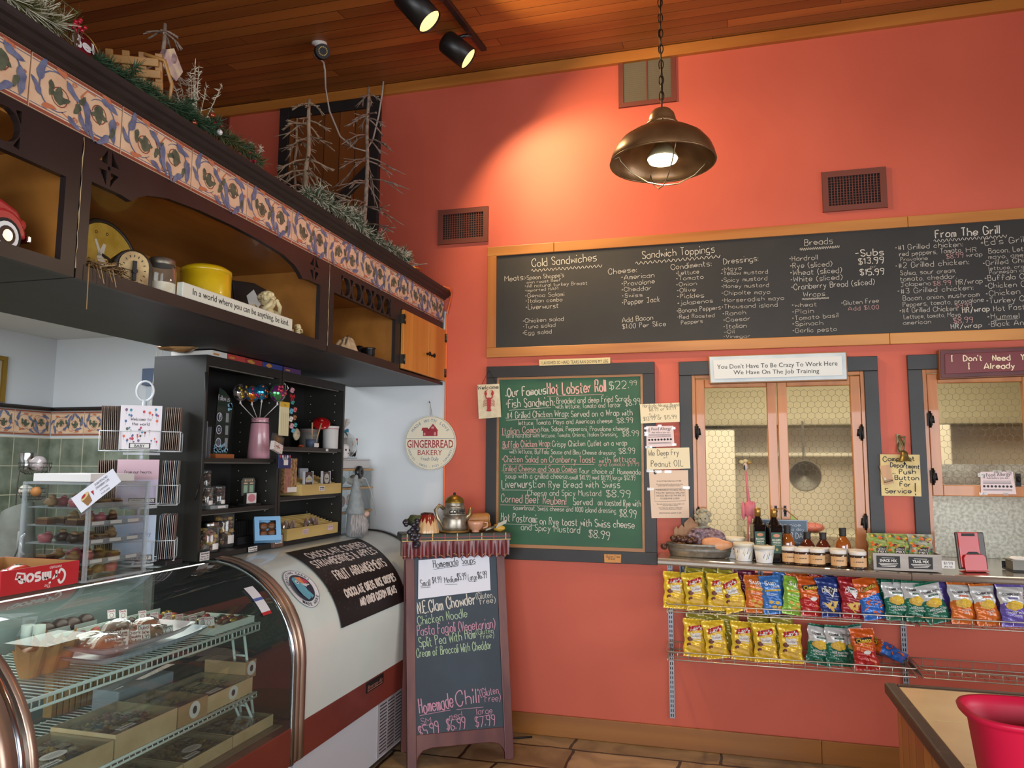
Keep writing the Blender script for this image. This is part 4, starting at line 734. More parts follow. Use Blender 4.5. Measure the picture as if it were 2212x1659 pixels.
def allergy(lab,c,sc,l,off):
 t,F,P=paperbox('allergy_notice',lab,c,mat('pale_pink_paper','D6C2C2',.5),off,lines=l,sc=sc);q=MB()
 def U(a,b):return tuple((P[0][i]*(1-a)+P[1][i]*a)*(1-b)+(P[3][i]*(1-a)+P[2][i]*a)*b for i in(0,1))
 W_=P[1][0]-P[0][0]
 for i in range(8):x,y=U(.1+.112*i,.66);q.disc(F,x,y,W_*.042,c=.0007,n=10)
 for b_ in(.42,.47,.53,.8,.85):q.rib([U(.07,b_),U(.9,b_)],W_*.012,F,.0007)
 for a in(.08,.12):q.rib([U(a,.12),U(a,.3)],W_*.014,F,.0007)
 obj('icon_row',q,ink,t)
 q=MB()
 for i in range(9):a,b_=rnd.choice(((0,rnd.random()),(1,rnd.random()),(rnd.random(),0),(rnd.random(),1)));x,y=U(a,b_);q.fbox(F,(x-.012,y-.007,.0003),(x+.012,y+.007,.0009))
 obj('tape',q,glass('clear_tape','F2F0EC',.15,2.2,.12,'EFEDE8'),t)
allergy('food allergy notice taped beside the green board',cr((1314,598),(1508,596),(1516,742),(1316,750)),cs,[('`Food Allergy?',1352,630,1498,626,22),('`Ask before you eat...',1352,650,1492,648,13)],.028)
c7=(1760,740,3.319)
allergy('food allergy notice taped on the right hand window sash',[(c7[0]+x/c7[2],c7[1]+y/c7[2])for x,y in((1188,926),(1420,926),(1446,1088),(1192,1084))],c7,[('`Food Allergy?',1230,962,1412,954,26),('`Ask before you eat...',1232,978,1400,976,14)],.016)
paperbox('fry_oil_note','cream handwritten note about deep frying in peanut oil',cr((1316,758),(1622,752),(1630,902),(1318,912)),paper_c,.034,lines=[('We Deep Fry',1332,812,1546,806,40),('in',1438,832,1462,832,16),('Peanut OIL',1350,890,1578,886,42)],sc=cs)
t,F,P=paperbox('health_code_notice','long pinkish health code notice taped below the peanut oil note',cr((1332,918),(1614,914),(1622,1256),(1352,1258)),mat('aged_notice_paper','D2B9A2',.55),.03,lines=[('`For the CT Public Health Code, 19-13-B42:',1390,998,1566,996,11),('`All consumers shall be informed of the risks',1386,1020,1576,1019,9),('`involved with the consumption of raw or',1398,1030,1560,1029,9),('`THOROUGHLY COOKING MEATS',1386,1064,1590,1062,13),('`POULTRY, SEAFOOD, SHELLFISH',1386,1084,1588,1082,13),('`OR EGGS REDUCES THE RISK OF',1386,1104,1588,1102,13),('`FOODBORNE ILLNESS',1416,1124,1552,1122,13),('`This notice shall be posted or made available to all',1388,1162,1586,1160,9),('`consumers without asking.',1430,1172,1540,1171,9),('`If you have any questions, contact the',1404,1188,1572,1186,9),('`City of Meriden, Department of Health',1410,1198,1566,1196,9),('`EFFECTIVE DATE: AUGUST 15, 2001',1408,1228,1566,1226,11)],sc=cs)
q=MB();b_=[fp(F,cs[0]+x/cs[2],cs[1]+y/cs[2])for x,y in((1376,1052),(1592,1046),(1594,1134),(1376,1138),(1376,1052))];q.rib(b_,.0016,F,.0007);q.disc(F,*fp(F,cs[0]+1378/cs[2],cs[1]+934/cs[2]),.009,c=.0007);obj('print_frame',q,ink,t)
q=MB()
for x,y in((1340,920),(1400,925),(1345,1050),(1600,1040),(1470,925)):a,b_=fp(F,cs[0]+x/cs[2],cs[1]+y/cs[2]);q.fbox(F,(a-.02,b_-.008,.0003),(a+.02,b_+.008,.0009))
obj('tape',q,glass('clear_tape'),t)
paperbox('gluten_note','small orange gluten free bread note on the lower frame of the green board',cr((1012,1516),(1134,1520),(1132,1578),(1014,1576)),mat('orange_note','C98A46',.6),.028,lines=[('Gluten free',1026,1540,1124,1544,18),('Bread',1042,1556,1090,1558,16)],sc=cs)
c6=(1380,740,3.607)
def motto(name,label,corners,off,m1_,m2_,edge,lines,sc,inkm):
 P=[wp(*c,off)for c in corners];t=thing(name,label,'sign',(P[3][0],D-off,P[3][1]));q=MB();q.poly([P[3],P[2],P[1],P[0]],WF,off-.004,.002);obj('backing',q,edge,t,bev=.003)
 def ins(k):c=(sum(p[0]for p in P)/4,sum(p[1]for p in P)/4);w,h=P[1][0]-P[0][0],P[0][1]-P[3][1];return[(p[0]+(k if p[0]<c[0]else-k),p[1]+(k if p[1]<c[1]else-k))for p in(P[3],P[2],P[1],P[0])]
 q=MB();q.poly(ins(.006),WF,.004,off-.002);obj('border',q,m1_,t,bev=.002);q=MB();q.poly(ins(.026),WF,.004,off+.002);obj('panel',q,m2_,t,bev=.003)
 F=Fr((0,D-off-.006,0),(1,0,0),(0,0,1),(0,-1,0));q=MB();chalk(q,F,lines,*sc,c=.0006);obj('lettering',q,inkm,t);return t
motto('motto_sign','white framed sign joking about being crazy to work here, above the first window',[(1530,769),(1829,759),(1832,821),(1533,829)],.055,mat('sign_pale_blue','C3CDD2',.5,c2='B2BFC6',sc=9),mat('sign_off_white','CFD1CE',.5),mat('sign_tan_edge','9A6C44',.55),[("`You Don't Have To Be Crazy To Work Here",610,206,1548,178,36),('`We Have On The Job Training',738,248,1406,236,34)],c6,ink)
motto('motto_sign','dark red framed sign with cream lettering above the second window',[(2028,755),(2262,746),(2262,810),(2030,819)],.055,mat('sign_maroon','5E1D20',.45,c2='4A1618',sc=9),mat('sign_maroon_panel','69191D',.4),mat('sign_brown_edge','70442A',.5),[("I   Don't   Need   Your",978,134,1600,122,40,0,.16),('I    Already',1100,188,1432,184,40,0,.16)],c7,mat('sign_cream_ink','E8D9B6',.5))
cp=[(c7[0]+x/c7[2],c7[1]+y/c7[2])for x,y in((468,800),(752,804),(766,1104),(480,1098))]
t,F,P=sheet('complaint_board','cream hand lettered complaint department board between the two windows','sign',cp,.036,mat('complaint_cream','D9C48C',.6,c2='C9B072',sc=14),.012,[('Complaint',490,852,716,846,34,0,.16),('Department',542,892,750,906,32,0,.16),('... Push',556,944,722,942,34,0,.16),('Button',576,984,746,986,32,0,.16),('For',612,1030,686,1032,32,0,.16),('Service',506,1080,692,1080,34,0,.16),('!',724,1094,736,1094,90,0,.08)],c7)
a=[fp(F,c7[0]+x/c7[2],c7[1]+y/c7[2])for x,y in((462,886),(534,876),(566,1006),(500,1020))];q=MB();q.poly([a[3],a[2],a[1],a[0]],F,.006,.0005);mt=obj('mousetrap',q,wood('trap_wood','A8743A','C08E50','Z',sc=12),t)
G=F.at(*a[3],.0068,math.atan2(a[2][1]-a[3][1],a[2][0]-a[3][0]));q=MB();w_=a[2][0]-a[3][0];q.ring([G.p(.003,.012,0),G.p(.003,.022,.003),G.p(w_-.003,.022,.003),G.p(w_-.003,.012,0)],.001,5);q.cyl(G.p(.002,.014,.002),G.p(w_-.002,.014,.002),.003,n=8);q.fbox(G,(.006,.026,0),(.014,.036,.002));obj('spring',q,mat('trap_wire','7A7064',.35,.9),mt)
px_,pz_=fp(F,1950,985);q=MB()
brz=mat('verdigris_bronze','6A6644',.5,.7,c2='7E7A5E',sc=25)
b0=at(1954,997,Y=D-.075);t=thing('wall_bell','weathered bronze bell hanging from a wall bracket over the complaint board','bell',(b0.x,D-.075,b0.z))
q=MB();q.lathe([(.036,0),(.033,.004),(.024,.018),(.019,.034),(.017,.048),(.011,.055),(0,.056)],b0,24);q.lathe([(.0355,0),(.02,.02),(0,.03)],b0,24);obj('bell_body',q,mat('bell_brass','76683A',.4,.8,c2='8C7E4E',sc=20),t)
q=MB();q.ring([b0+V((0,0,.01)),b0+V((0,0,-.012))],.003,6);q.ell(b0+V((0,0,-.012)),.006,8);obj('clapper',q,blackr,t)
q=MB();h=b0+V((0,0,.055));q.ring([h,h+V((.0,0,.01)),h+V((.0,.01,.03)),h+V((-.004,.04,.06)),h+V((-.006,.068,.085))],[.004,.005,.006,.007,.007],8);q.ring([h+V((0,0,.005)),h+V((-.018,.02,.0)),h+V((-.02,.05,.02)),h+V((-.01,.07,.05))],.004,6);q.ring([h+V((.002,.01,.03)),h+V((.004,.0,.05)),h+V((.004,.0,.075))],.005,6);q.cb((h.x-.01,D-.004,h.z+.045),(.02,.008,.10));q.ell((h.x+.004,D-.06,h.z+.078),(.012,.01,.006));obj('bracket',q,brz,t)
q=MB();q.ring([b0+V((-.002,.03,-.0)),b0+V((-.03,.045,-.004)),V((wp(1908,985,.04)[0],D-.036,b0.z-.03))],.0008,4);obj('pull_cord',q,blackr,t)
c0=wp(929,957,.02);R0=.176;t=thing('gingerbread_sign','round cream GINGERBREAD BAKERY sign hanging on the white wall','sign',(c0[0],D-.02,c0[1]));Fg=Fr((c0[0],D-.008,c0[1]),(1,0,0),(0,0,1),(0,-1,0))
q=MB();q.disc(Fg,0,0,R0,c=.012,n=48);n=len(q.v);q.v+=[Fg.p(R0*cos(2*pi*i/48),R0*sin(2*pi*i/48),0)for i in range(48)];q.f+=[(i,(i+1)%48,n+(i+1)%48,n+i)for i in range(48)];q.m+=[0]*48;q.s+=[False]*48;obj('disc',q,mat('ginger_cream','D9D0B8',.5),t)
redm=mat('ginger_red','96222C',.5);blm=mat('ginger_blue','4A6A86',.5);q=MB();g=.0126
q.text('GINGERBREAD',Fg,0,-.03,.052,g,0,'C',w=.318,bold=.012);q.text('BAKERY',Fg,0,-.078,.036,g,0,'C',w=.168);q.hand('Fresh Daily',Fg,0,-.112,.022,g,1,w=.118,al='C',lw=.0024)
def arc_text(mb,F,s,r,a0,a1,h,c,mi,flip=False,bold=0):
 n=len(s)
 for i,ch in enumerate(s):
  a=a0+(a1-a0)*(i+.5)/n
  if ch!=' ':G=F.at(r*cos(a),r*sin(a),0,a-pi/2 if not flip else a+pi/2);mb.text(ch,G,0,0 if not flip else 0,h,c,mi,'C',bold=bold)
arc_text(q,Fg,'MADE WITH LOVE',.136,radians(150),radians(30),.02,g,1);arc_text(q,Fg,'COOKIES - CAKES - PIES - CUPCAKES',.158,radians(196),radians(344),.014,g,1,True)
for r in(.171,):q.rib([(r*cos(2*pi*i/48),r*sin(2*pi*i/48))for i in range(49)],.002,Fg,g,1)
for y in(.028,-.038):x=sqrt(.171**2-y*y);q.rib([(-x,y),(x,y)],.0018,Fg,g,1)
obj('lettering',q,[redm,blm],t);q=MB()
q.poly([(-.05,.045),(.05,.045),(.05,.08),(-.05,.08)],Fg,0,g,0);q.poly([(-.02,.08),(.055,.08),(.018,.125)],Fg,0,g,0);q.poly([(-.062,.08),(-.01,.08),(-.018,.1),(-.055,.1)],Fg,0,g,0)
for a,b,w_,h_ in((-.045,.05,.012,.016),(.026,.05,.014,.02),(.008,.092,.018,.014)):q.poly([(a,b),(a+w_,b),(a+w_,b+h_),(a,b+h_)],Fg,0,g+.0004,1)
obj('house_picture',q,[redm,mat('ginger_pink','C88A86',.5)],t);q=MB();hk=WF.p(*wp(928,870,.01),.012);q.ring([Fg.p(-.006,R0,.004),hk+V((.004,0,-.0)),Fg.p(.008,R0,.004)],.0016,5);obj('hanging_loop',q,mat('jute','8A7048',.8),t)
q=MB();q.ring([WF.p(*wp(929,870,0),.0),hk+V((0,-.004,0)),hk+V((0,-.006,.012))],.0022,6);one('wall_hook',q,blackr,'small black hook above the round sign','hook',hk)
q=MB();P=[at(922,612,X=-1.68),at(940,622,X=-1.66),at(960,640,X=-1.66)];P[0].y=D-.14;P[1].y=D-.07;P[2].y=D-.03;P[0].z=2.735;P[1].z=2.735;P[2].z=2.71
for x,y in((963,680),(962,740),(960,830),(959,900),(958,1000),(956,1060),(957,1200),(956,1400)):a=wp(x,y,.01);P.append(V((max(a[0],-1.70),D-.0075,a[1])))
P.append(V((P[-1].x,D-.0075,.02)));P.append(V((P[-1].x-.02,D-.03,.008)));q.ring(P,.0055,8);one('extension_cable',q,mat('cord_orange','D8652A',.5),'orange extension cord running down the corner of the coral wall','cord',P[-1])
cn=V((0,-SL,1)).normalized();tk=V((0,1,SL)).normalized()
def ceil_at(x,y):d=ray(x,y);tt=(CZ(0)-EYE.z)/(d.z-SL*d.y);return EYE+d*tt
A=ceil_at(1045,103);B_=ceil_at(930,-45);B_.x=A.x-.0;Bq=A-tk*1.1
q=MB();G=Fr(A-cn*.0,tk,V((1,0,0)),-cn);q.fbox(G,(-1.3,-.018,0),(0,.018,.022));one('light_track',q,mat('track_black','1C1A18',.4),'black light track fixed along the board ceiling','light track',A,bev=.002)
blk=mat('lamp_black','1E1B19',.38);bulbm=mat('bulb_glow','FFDF8A',.5,emis=1.6)
def head(label,c0,c1,wpx,tgt):
 """c0 dome end, c1 lens centre in the picture"""
 Yc=A.y-.28 if c0[0]>940 else A.y-.75
 p0=at(*c0,Y=Yc);L_=.0;m=mpp(p0);r=wpx*m/2
 d=V(tgt)-p0;p1=at(*c1,Y=Yc+.045);d=(p1-p0);ln=d.length;d=d.normalized()
 t=thing('spotlight',label,'spotlight',p0,'track spotlights');q=MB();pr=[(0,0),(.35,.03),(.7,.13),(.93,.32),(1,.55)]
 M_=d.to_track_quat('Z','Y').to_matrix().to_4x4();M_.translation=p0
 q.lathe([(r*a,r*b)for a,b in pr]+[(r,ln),(r*.95,ln),(r*.93,ln-.012)],M=M_,n=28);obj('housing',q,blk,t)
 q=MB();q.lathe([(r*.93,ln-.013),(r*.9,ln-.008),(0,ln-.006)],M=M_,n=28);obj('lens',q,bulbm,t)
 q=MB();s0=p0+d*ln*.45+V((0,0,1))*r*.8;tz=V((A.x,0,0));s1=V((A.x,s0.y+.03,CZ(s0.y+.03)-.02));q.ring([s1,s1.lerp(s0,.5)+V((0,0,.01)),s0],.012,10);q.cyl(s0-V((.012,0,0)),s0+V((.012,0,0)),.016);obj('stem',q,blk,t)
 return p0,d,ln
h2=head('matte black track spotlight nearer the coral wall',(957,84),(1013,128),50,(0,D,2.6))
h1=head('matte black track spotlight at the top edge of the photo',(866,-22),(929,48),60,(0,D,2.6))
for h,tg,pw in((h2,(-.35,D,2.25),88),(h1,(.95,D,2.6),140)):spot('spotlight_beam',h[0]+h[1]*(h[2]+.004),tg,pw,(1,.70,.36),112,.55,.03)
p=ceil_at(690,93);t=thing('security_camera','white and black bullet security camera on the board ceiling','security camera',p);wp_=mat('camera_white','D5D0C8',.4);q=MB();M_=(-cn).to_track_quat('Z','Y').to_matrix().to_4x4();M_.translation=p;q.lathe([(.045,0),(.045,.008),(.026,.016),(.022,.05),(.018,.055),(0,.056)],M=M_,n=24);obj('mount',q,wp_,t)
c0=p-cn*.062+V((.0,-.0,0));d=V((.62,-.68,-.3)).normalized();q=MB();q.cyl(p-cn*.05,c0,.018,n=14);q.cyl(c0-d*.035,c0+d*.05,.035,.037,n=24);obj('camera_body',q,wp_,t);q=MB();q.cyl(c0+d*.046,c0+d*.088,.045,.042,n=24);obj('hood',q,blackr,t);Gf=Fr(c0+d*.0885,d.cross(V((0,0,1))).normalized()*-1,d.cross(V((0,0,1))).normalized().cross(d)*1,d);q=MB()
for i in range(16):a=2*pi*i/16;q.ell(Gf.p(.024*cos(a),.024*sin(a),0),.0042,6,h=4)
obj('infrared_leds',q,mat('led_amber','C8B070',.3),t)
q=MB();P=[c0-d*.03+V((0,0,-.02))]+[at(x,y,Y=3.9)for x,y in((699,135),(702,150))]+[at(x,y,Y=4.3)for x,y in((703,190),(712,240),(735,295),(765,320),(790,326))]+[at(x,y,Y=4.5)for x,y in((806,300),(818,250),(826,200),(829,168))];q.ring(smoothp(P)if False else P,.006,8);one('camera_cable',q,mat('cable_grey_white','B5A99C',.5),'pale cable looping from the security camera past the loft door','cable',P[-1])
YP=3.0;rim=at(1433,352,Y=YP);rim.x=(at(1319,360,Y=YP).x+at(1548,345,Y=YP).x)/2;ZR=rim.z;R_s=.2105;PC=V((rim.x,YP,ZR));ztop=at(1433,232,Y=YP).z
t=thing('pendant_lamp','aged bronze dome pendant lamp with a wire cage hanging on a chain','pendant lamp',(PC.x,YP,ZR));brnz=mat('aged_bronze','8A6844',.36,.6,c2='6A4C30',sc=7,coat=.15);H=ztop-ZR
q=MB();pr=[(R_s,0),(R_s+.002,.006),(R_s*.985,.03),(R_s*.93,.062),(R_s*.8,.1),(R_s*.62,.128),(R_s*.42,.147),(.074,.158),(.062,.172),(.061,.178),(.0565,.184),(.056,.2),(.05,.222),(.036,.24),(.016,.25),(.008,.255)];k=H/.255
pr=[(r,z*k)for r,z in pr];q.shell(pr,PC,40);q.shell([(r-.003,z-.003)for r,z in reversed(pr[:-3])],PC,40);obj('shade',q,brnz,t)
q=MB();q.lathe([(.063,.166*k),(.066,.17*k),(.066,.178*k),(.063,.182*k)],PC,30);q.ring([PC+V((R_s*cos(a),R_s*sin(a),0))for a in[2*pi*i/40 for i in range(40)]],.004,6,0,True);q.ell(PC+V((.01,-.066,.172*k)),.005,8);obj('collar',q,brnz,t)
q=MB();b0=PC+V((0,0,.005));q.lathe([(.015,.11),(.02,.1),(.032,.07),(.052,.035),(.06,.02),(.061,.012)],b0,28);obj('bulb_neck',q,mat('bulb_ceramic','B8AC84',.4),t);q=MB();q.lathe([(.061,.012),(.055,.0),(.03,-.008),(0,-.01)],b0,28);obj('bulb',q,mat('bulb_hot','FFF0C4',.5,emis=9),t)
q=MB()
for a in(.35,.35+pi/2):
 P=[PC+V((R_s*1.0*cos(a)*x,R_s*1.0*sin(a)*x,z))for x,z in((-1,.002),(-.86,.018),(-.82,.0),(-.62,-.045),(-.3,-.085),(0,-.095),(.3,-.085),(.62,-.045),(.82,.0),(.86,.018),(1,.002))];q.ring(P,.0026,6)
obj('wire_cage',q,mat('cage_steel','A89878',.3,.9),t)
zt=CZ(YP);n=int((zt-ztop)/.034);q=MB()
for i in range(n+1):
 c=V((PC.x,YP,ztop+.004+.034*i));a=0 if i%2 else pi/2;q.ring([c+V((.0095*cos(u)*cos(a),.0095*cos(u)*sin(a),.021*sin(u)+.012))for u in[2*pi*j/12 for j in range(12)]],.0024,5,0,True)
q.ring([V((PC.x+.004*sin(i),YP+.004*cos(i),ztop+(zt-ztop)*i/14))for i in range(15)],.003,5);obj('chain',q,mat('chain_bronze','3A2C1E',.45,.8),t)
q=MB();q.lathe([(.06,0),(.055,-.02),(.02,-.03)][::-1],(PC.x,YP,zt+.006),24);obj('ceiling_rose',q,brnz,t)
spot('pendant_bulb_light',PC+V((0,0,-.012)),PC+V((0,0,-1)),26,(1,.80,.52),165,.25,.05)
XV,ZR0,ZR1,ZTOP=-1.75,.345,.50,1.178
def case_prof(off=0,n=14):
 a,b,cx,cz=.45+off,.432+off,-2.2,.746
 return[(XV+off,ZR1),(XV+off,.62)]+[(cx+a*cos(pi/2*i/n),cz+b*sin(pi/2*i/n))for i in range(n+1)]+[(-2.56,ZTOP+off)]
PRF=[V((x,0,z))for x,z in case_prof(0,40)]
PS=[0]
for i in range(1,len(PRF)):PS.append(PS[-1]+(PRF[i]-PRF[i-1]).length)
def pt_case(s,Y,off=0):
 s=min(max(s,0),PS[-1]-1e-6);i=max(j for j in range(len(PS))if PS[j]<=s+1e-9);i=min(i,len(PRF)-2);p=PRF[i].lerp(PRF[i+1],(s-PS[i])/(PS[i+1]-PS[i]));t=(PRF[i+1]-PRF[i]).normalized();n=V((t.z,0,-t.x));return V((p.x+n.x*off,Y,p.z+n.z*off))
def oncase(x,y):
 d=ray(x,y);pv=None
 for k in range(0,601):
  s=PS[-1]*k/600;p=pt_case(s,0);t=(p.x-EYE.x)/d.x;e=EYE.z+t*d.z-p.z
  if pv is not None and pv[1]>0>=e or pv is not None and pv[1]<0<=e:return s,EYE.y+t*d.y
  pv=(s,e)
 return None
steel=mat('brushed_steel','B4ACA6',.3,.8,c2='C0BAB4',sc=60,st=(1,.02,1));bronze_f=mat('bronze_trim','B49C8A',.33,.75,c2='A68C7A',sc=40,st=(.05,1,.05));railm=mat('rail_brown','75332A',.4,c2='6A2C22',sc=4,coat=.2);basew=mat('base_white','C4CAD2',.45);gasket=mat('gasket_dark','1A1C1E',.5);inter=mat('case_liner','6A7470',.25,.3)
def band(mb,ya,yb,o0,o1,mi=0,zlow=ZR0):
 """strip along the profile between two Y values, from offset o0 to o1"""
 A=case_prof(o0);B=case_prof(o1);A=[(A[0][0],zlow)]+A;B=[(B[0][0],zlow)]+B;n=len(A)
 vs=[(x,y,z)for P,y in((A,ya),(B,ya),(B,yb),(A,yb))for x,z in P];fs=[]
 for r in range(4):
  q=(r+1)%4;fs+=[(r*n+i,r*n+i+1,q*n+i+1,q*n+i)for i in range(n-1)]
 fs+=[(0,n,2*n,3*n),(n-1,4*n-1,3*n-1,2*n-1)];mb.add(vs,fs,mi,False)
 for i in range(len(mb.s)-len(fs),len(mb.s)-2):mb.s[i]=True
def case_common(t,y0,y1):
 q=MB();q.box((-2.56,y0,ZR0),(XV-.002,y1,ZR1));obj('front_rail',q,railm,t,bev=.004)
 q=MB();q.box((-2.54,y0+.01,.05),(XV-.02,y1-.01,ZR0));obj('base_panel',q,basew,t)
 q=MB();q.box((-2.5,y0+.03,0),(XV-.06,y1-.03,.05));obj('kick_plate',q,mat('kick_dark','3A3230',.6),t)
t1=thing('display_case','curved clear glass display case full of chocolates nearest the camera','display case',(-2.15,1.7,0),'curved display cases');case_common(t1,1.50,2.975)
gl=glass('case_glass','DCE8E4',.015,1.25,.035,'B8CCC8')
q=MB();n=24;q.grid(lambda u,v:pt_case(PS[-1]*u,1.68+(2.925-1.68)*v,-.006),40,1);obj('curved_glass',q,gl,t1)
q=MB();band(q,2.922,2.944,-.012,.002);obj('end_trim',q,mat('chrome_trim','A8B0B6',.18,1),t1);q=MB();band(q,2.946,2.974,-.02,.004,zlow=.36);obj('end_frame',q,bronze_f,t1)
q=MB();band(q,1.655,1.678,-.012,.004);obj('end_frame',q,bronze_f,t1);q=MB();band(q,1.62,1.652,-.014,.002);obj('end_trim',q,mat('chrome_trim','A8B0B6',.18,1),t1);q=MB();band(q,1.56,1.617,-.02,.006);obj('end_frame',q,bronze_f,t1);q=MB();band(q,1.50,1.557,-.02,.003);obj('end_panel',q,steel,t1)
q=MB();q.box((-2.555,1.56,ZR1),(-2.535,2.96,ZTOP-.01));obj('back_door',q,mat('back_door_glass','7E8C88',.15,.2),t1);q=MB();q.box((-2.53,1.68,ZR1),(-1.80,2.93,ZR1+.006));obj('deck',q,mat('deck_tan','7A6450',.35),t1)
q=MB();q.box((-2.535,2.93,ZR1+.006),(-2.49,2.945,1.15));q.box((-2.535,1.68,1.14),(-2.3,2.93,1.16));obj('inner_frame',q,steel,t1)
t2=thing('display_case','curved display case with frosted white front and a black poster, beside the A-frame sign','display case',(-2.15,3.8,0),'curved display cases');case_common(t2,2.978,4.55)
q=MB();q.grid(lambda u,v:pt_case(PS[-1]*u,3.012+(4.52-3.012)*v,-.004),40,4);obj('front_panel',q,mat('frosted_front','D2DCD6',.2,c2='C8D4CE',sc=2,coat=.35),t2)
q=MB();band(q,2.978,3.012,-.02,.007,zlow=.352);obj('end_frame',q,bronze_f,t2);q=MB();band(q,4.52,4.55,-.02,.004);obj('end_frame',q,mat('grey_trim','5A5A5C',.3,.8),t2);q=MB();q.box((-2.555,3.0,ZR1),(-2.54,4.54,ZTOP-.006));obj('back_door',q,gasket,t2)
q=MB();GV=Fr((XV-.02,0,0),(0,1,0),(0,0,1),(1,0,0))
q.fbox(GV,(3.80,.06,.0),(4.52,.338,.003),0)
for c in range(7):
 for r in range(15):y=3.825+c*.1;z=.075+r*.0172;q.fbox(GV,(y,z,.0032),(y+.082,z+.006,.0048),1)
obj('vent_grille',q,[mat('vent_grey','A3A0A4',.5),mat('vent_slot','3C3A40',.7)],t2)
GR=Fr((XV-.001,0,0),(0,1,0),(0,0,1),(1,0,0));a=at(793,1493,X=XV);b=at(826,1468,X=XV);q=MB();q.fbox(GR,(a.y-.01,a.z-.01,0),(b.y+.01,a.z+.042,.003),0);obj('maker_plate',q,mat('plate_black','1A1414',.35),t2);q=MB();q.text('Beverage-Air',GR,a.y,a.z+.004,.022,.0036,w=b.y-a.y,shear=.25);q.rib([(a.y,a.z-.002),(b.y,a.z-.002)],.004,GR,.0036);obj('plate_lettering',q,mat('plate_gold','A07060',.4),t2)
PB=[oncase(*p)for p in((733,1357),(873,1302),(779,1163),(618,1194))];sA,yA=PB[0];yB=PB[1][1];sT=(PB[2][0]+PB[3][0])/2;yA=(PB[0][1]+PB[3][1])/2;yB=(PB[1][1]+PB[2][1])/2;sA=(PB[0][0]+PB[1][0])/2
t=thing('poster','black poster listing chocolate covered strawberries and fruit arrangements curved over the case','poster',pt_case(sA,yA));q=MB();q.grid(lambda u,v:pt_case(sA+(sT-sA)*u,yA+(yB-yA)*v,.002),24,4);obj('sheet',q,mat('poster_black','1E1818',.5,spec=.25),t)
Hs,Wy=sT-sA,yB-yA;sf=lambda a,b:pt_case(sA+b,yA+a,.0032);q=MB()
for tx,fa,fb_,w_,hh in(('CHOCOLATE COVERED',.52,.80,.80,.1),('STRAWBERRIES & APPLES',.5,.655,.88,.1),('FRUIT ARRANGEMENTS',.54,.455,.74,.11),('CHOCOLATE OREOS, RICE KRISPIES',.54,.26,.76,.08),('AND OTHER CUSTOM TREATS',.58,.13,.56,.075)):q.hand(tx,None,Wy*fa,Hs*fb_,Hs*hh,0,0,w=Wy*w_,al='C',lw=Hs*.02,jit=.015,surf=sf)
obj('lettering',q,mat('poster_white','D8CFC8',.5),t);q=MB();rq=random.Random(8)
for i in range(150):a=rq.uniform(0,2*pi);r=rq.uniform(.03,.17);c_,s_=cos(a),sin(a);x0,y0=Wy*.2+r*c_,Hs*.48+r*s_;q.add([sf(x0,y0),sf(x0+.008*c_-.002*s_,y0+.008*s_+.002*c_),sf(x0+.016*c_,y0+.016*s_),sf(x0+.008*c_+.002*s_,y0+.008*s_-.002*c_)],[(0,1,2,3)])
obj('flower_print',q,mat('poster_flower','43302E',.4),t)
a,b=oncase(613,1247),oncase(692,1280);sc_,yc=oncase(653,1269);RS=abs(b[1]-a[1])/2*1.25
t=thing('round_sticker','round white sticker with a blue toucan lettered greeting cards made here','sticker',pt_case(sc_,yc));sf2=lambda a_,b_:pt_case(sc_+b_,yc+a_,.002)
class SF:
 def __init__(s,f,o=0,u=(1,0),v=(0,1)):s.f=f;s.oo=o;s.u=u;s.v=v;s.x=0;s.y=0
 def p(s,a_,b_,c=0):return s.f(s.x+s.u[0]*a_+s.v[0]*b_,s.y+s.u[1]*a_+s.v[1]*b_,c)
 def at(s,a_,b_,c=0,ang=0):g=SF(s.f,0,(cos(ang),sin(ang)),(-sin(ang),cos(ang)));g.x,g.y=a_,b_;return g
FS=SF(lambda a_,b_,c:pt_case(sc_+b_,yc+a_,.002+c));q=MB();q.disc(FS,0,0,RS,c=0,n=40,mi=0);q.rib([(RS*.985*cos(2*pi*i/40),RS*.985*sin(2*pi*i/40))for i in range(41)],RS*.02,FS,.0006,1);q.disc(FS,0,0,RS*.7,c=.0006,n=36,mi=1);obj('disc',q,[mat('sticker_white','D8DCE0',.4),mat('sticker_navy','1E2A3E',.4)],t)
k=RS*.7;q=MB();q.poly([(k*x,k*y)for x,y in((-.55,.35),(-.45,.72),(-.15,.85),(.0,.7),(.12,.3),(.25,-.1),(.3,-.55),(.12,-.82),(-.15,-.88),(-.45,-.55),(-.6,-.1))],FS,0,.0011,0);q.poly([(k*x,k*y)for x,y in((-.05,.82),(.45,.7),(.42,.18),(.1,.32))],FS,0,.0014,1);q.poly([(k*x,k*y)for x,y in((.46,.7),(.8,.38),(.85,.18),(.43,.19))],FS,0,.0014,2);q.disc(FS,-k*.2,k*.42,k*.15,c=.0017,mi=3,n=14);q.disc(FS,-k*.18,k*.4,k*.07,c=.0021,mi=4,n=10);q.poly([(k*x,k*y)for x,y in((.3,-.3),(.55,-.75),(.2,-.85))],FS,0,.0016,0)
q.hand('cardisle',FS,k*.28,k*.02,k*.13,.0018,3,w=k*.5,lw=k*.03);obj('bird_emblem',q,[mat('toucan_blue','5AA0B4',.4),mat('toucan_orange','D8824E',.4),mat('toucan_pink','B83A56',.4),mat('sticker_white','D8DCE0',.4),mat('sticker_navy','1E2A3E',.4)],t)
q=MB();arc_text(q,FS,'GREETING CARDS',RS*.77,radians(165),radians(15),RS*.14,.0008,0,bold=.015);arc_text(q,FS,'MADE HERE',RS*.91,radians(225),radians(322),RS*.15,.0008,0,True,bold=.015);obj('lettering',q,mat('sticker_navy','1E2A3E',.4),t)
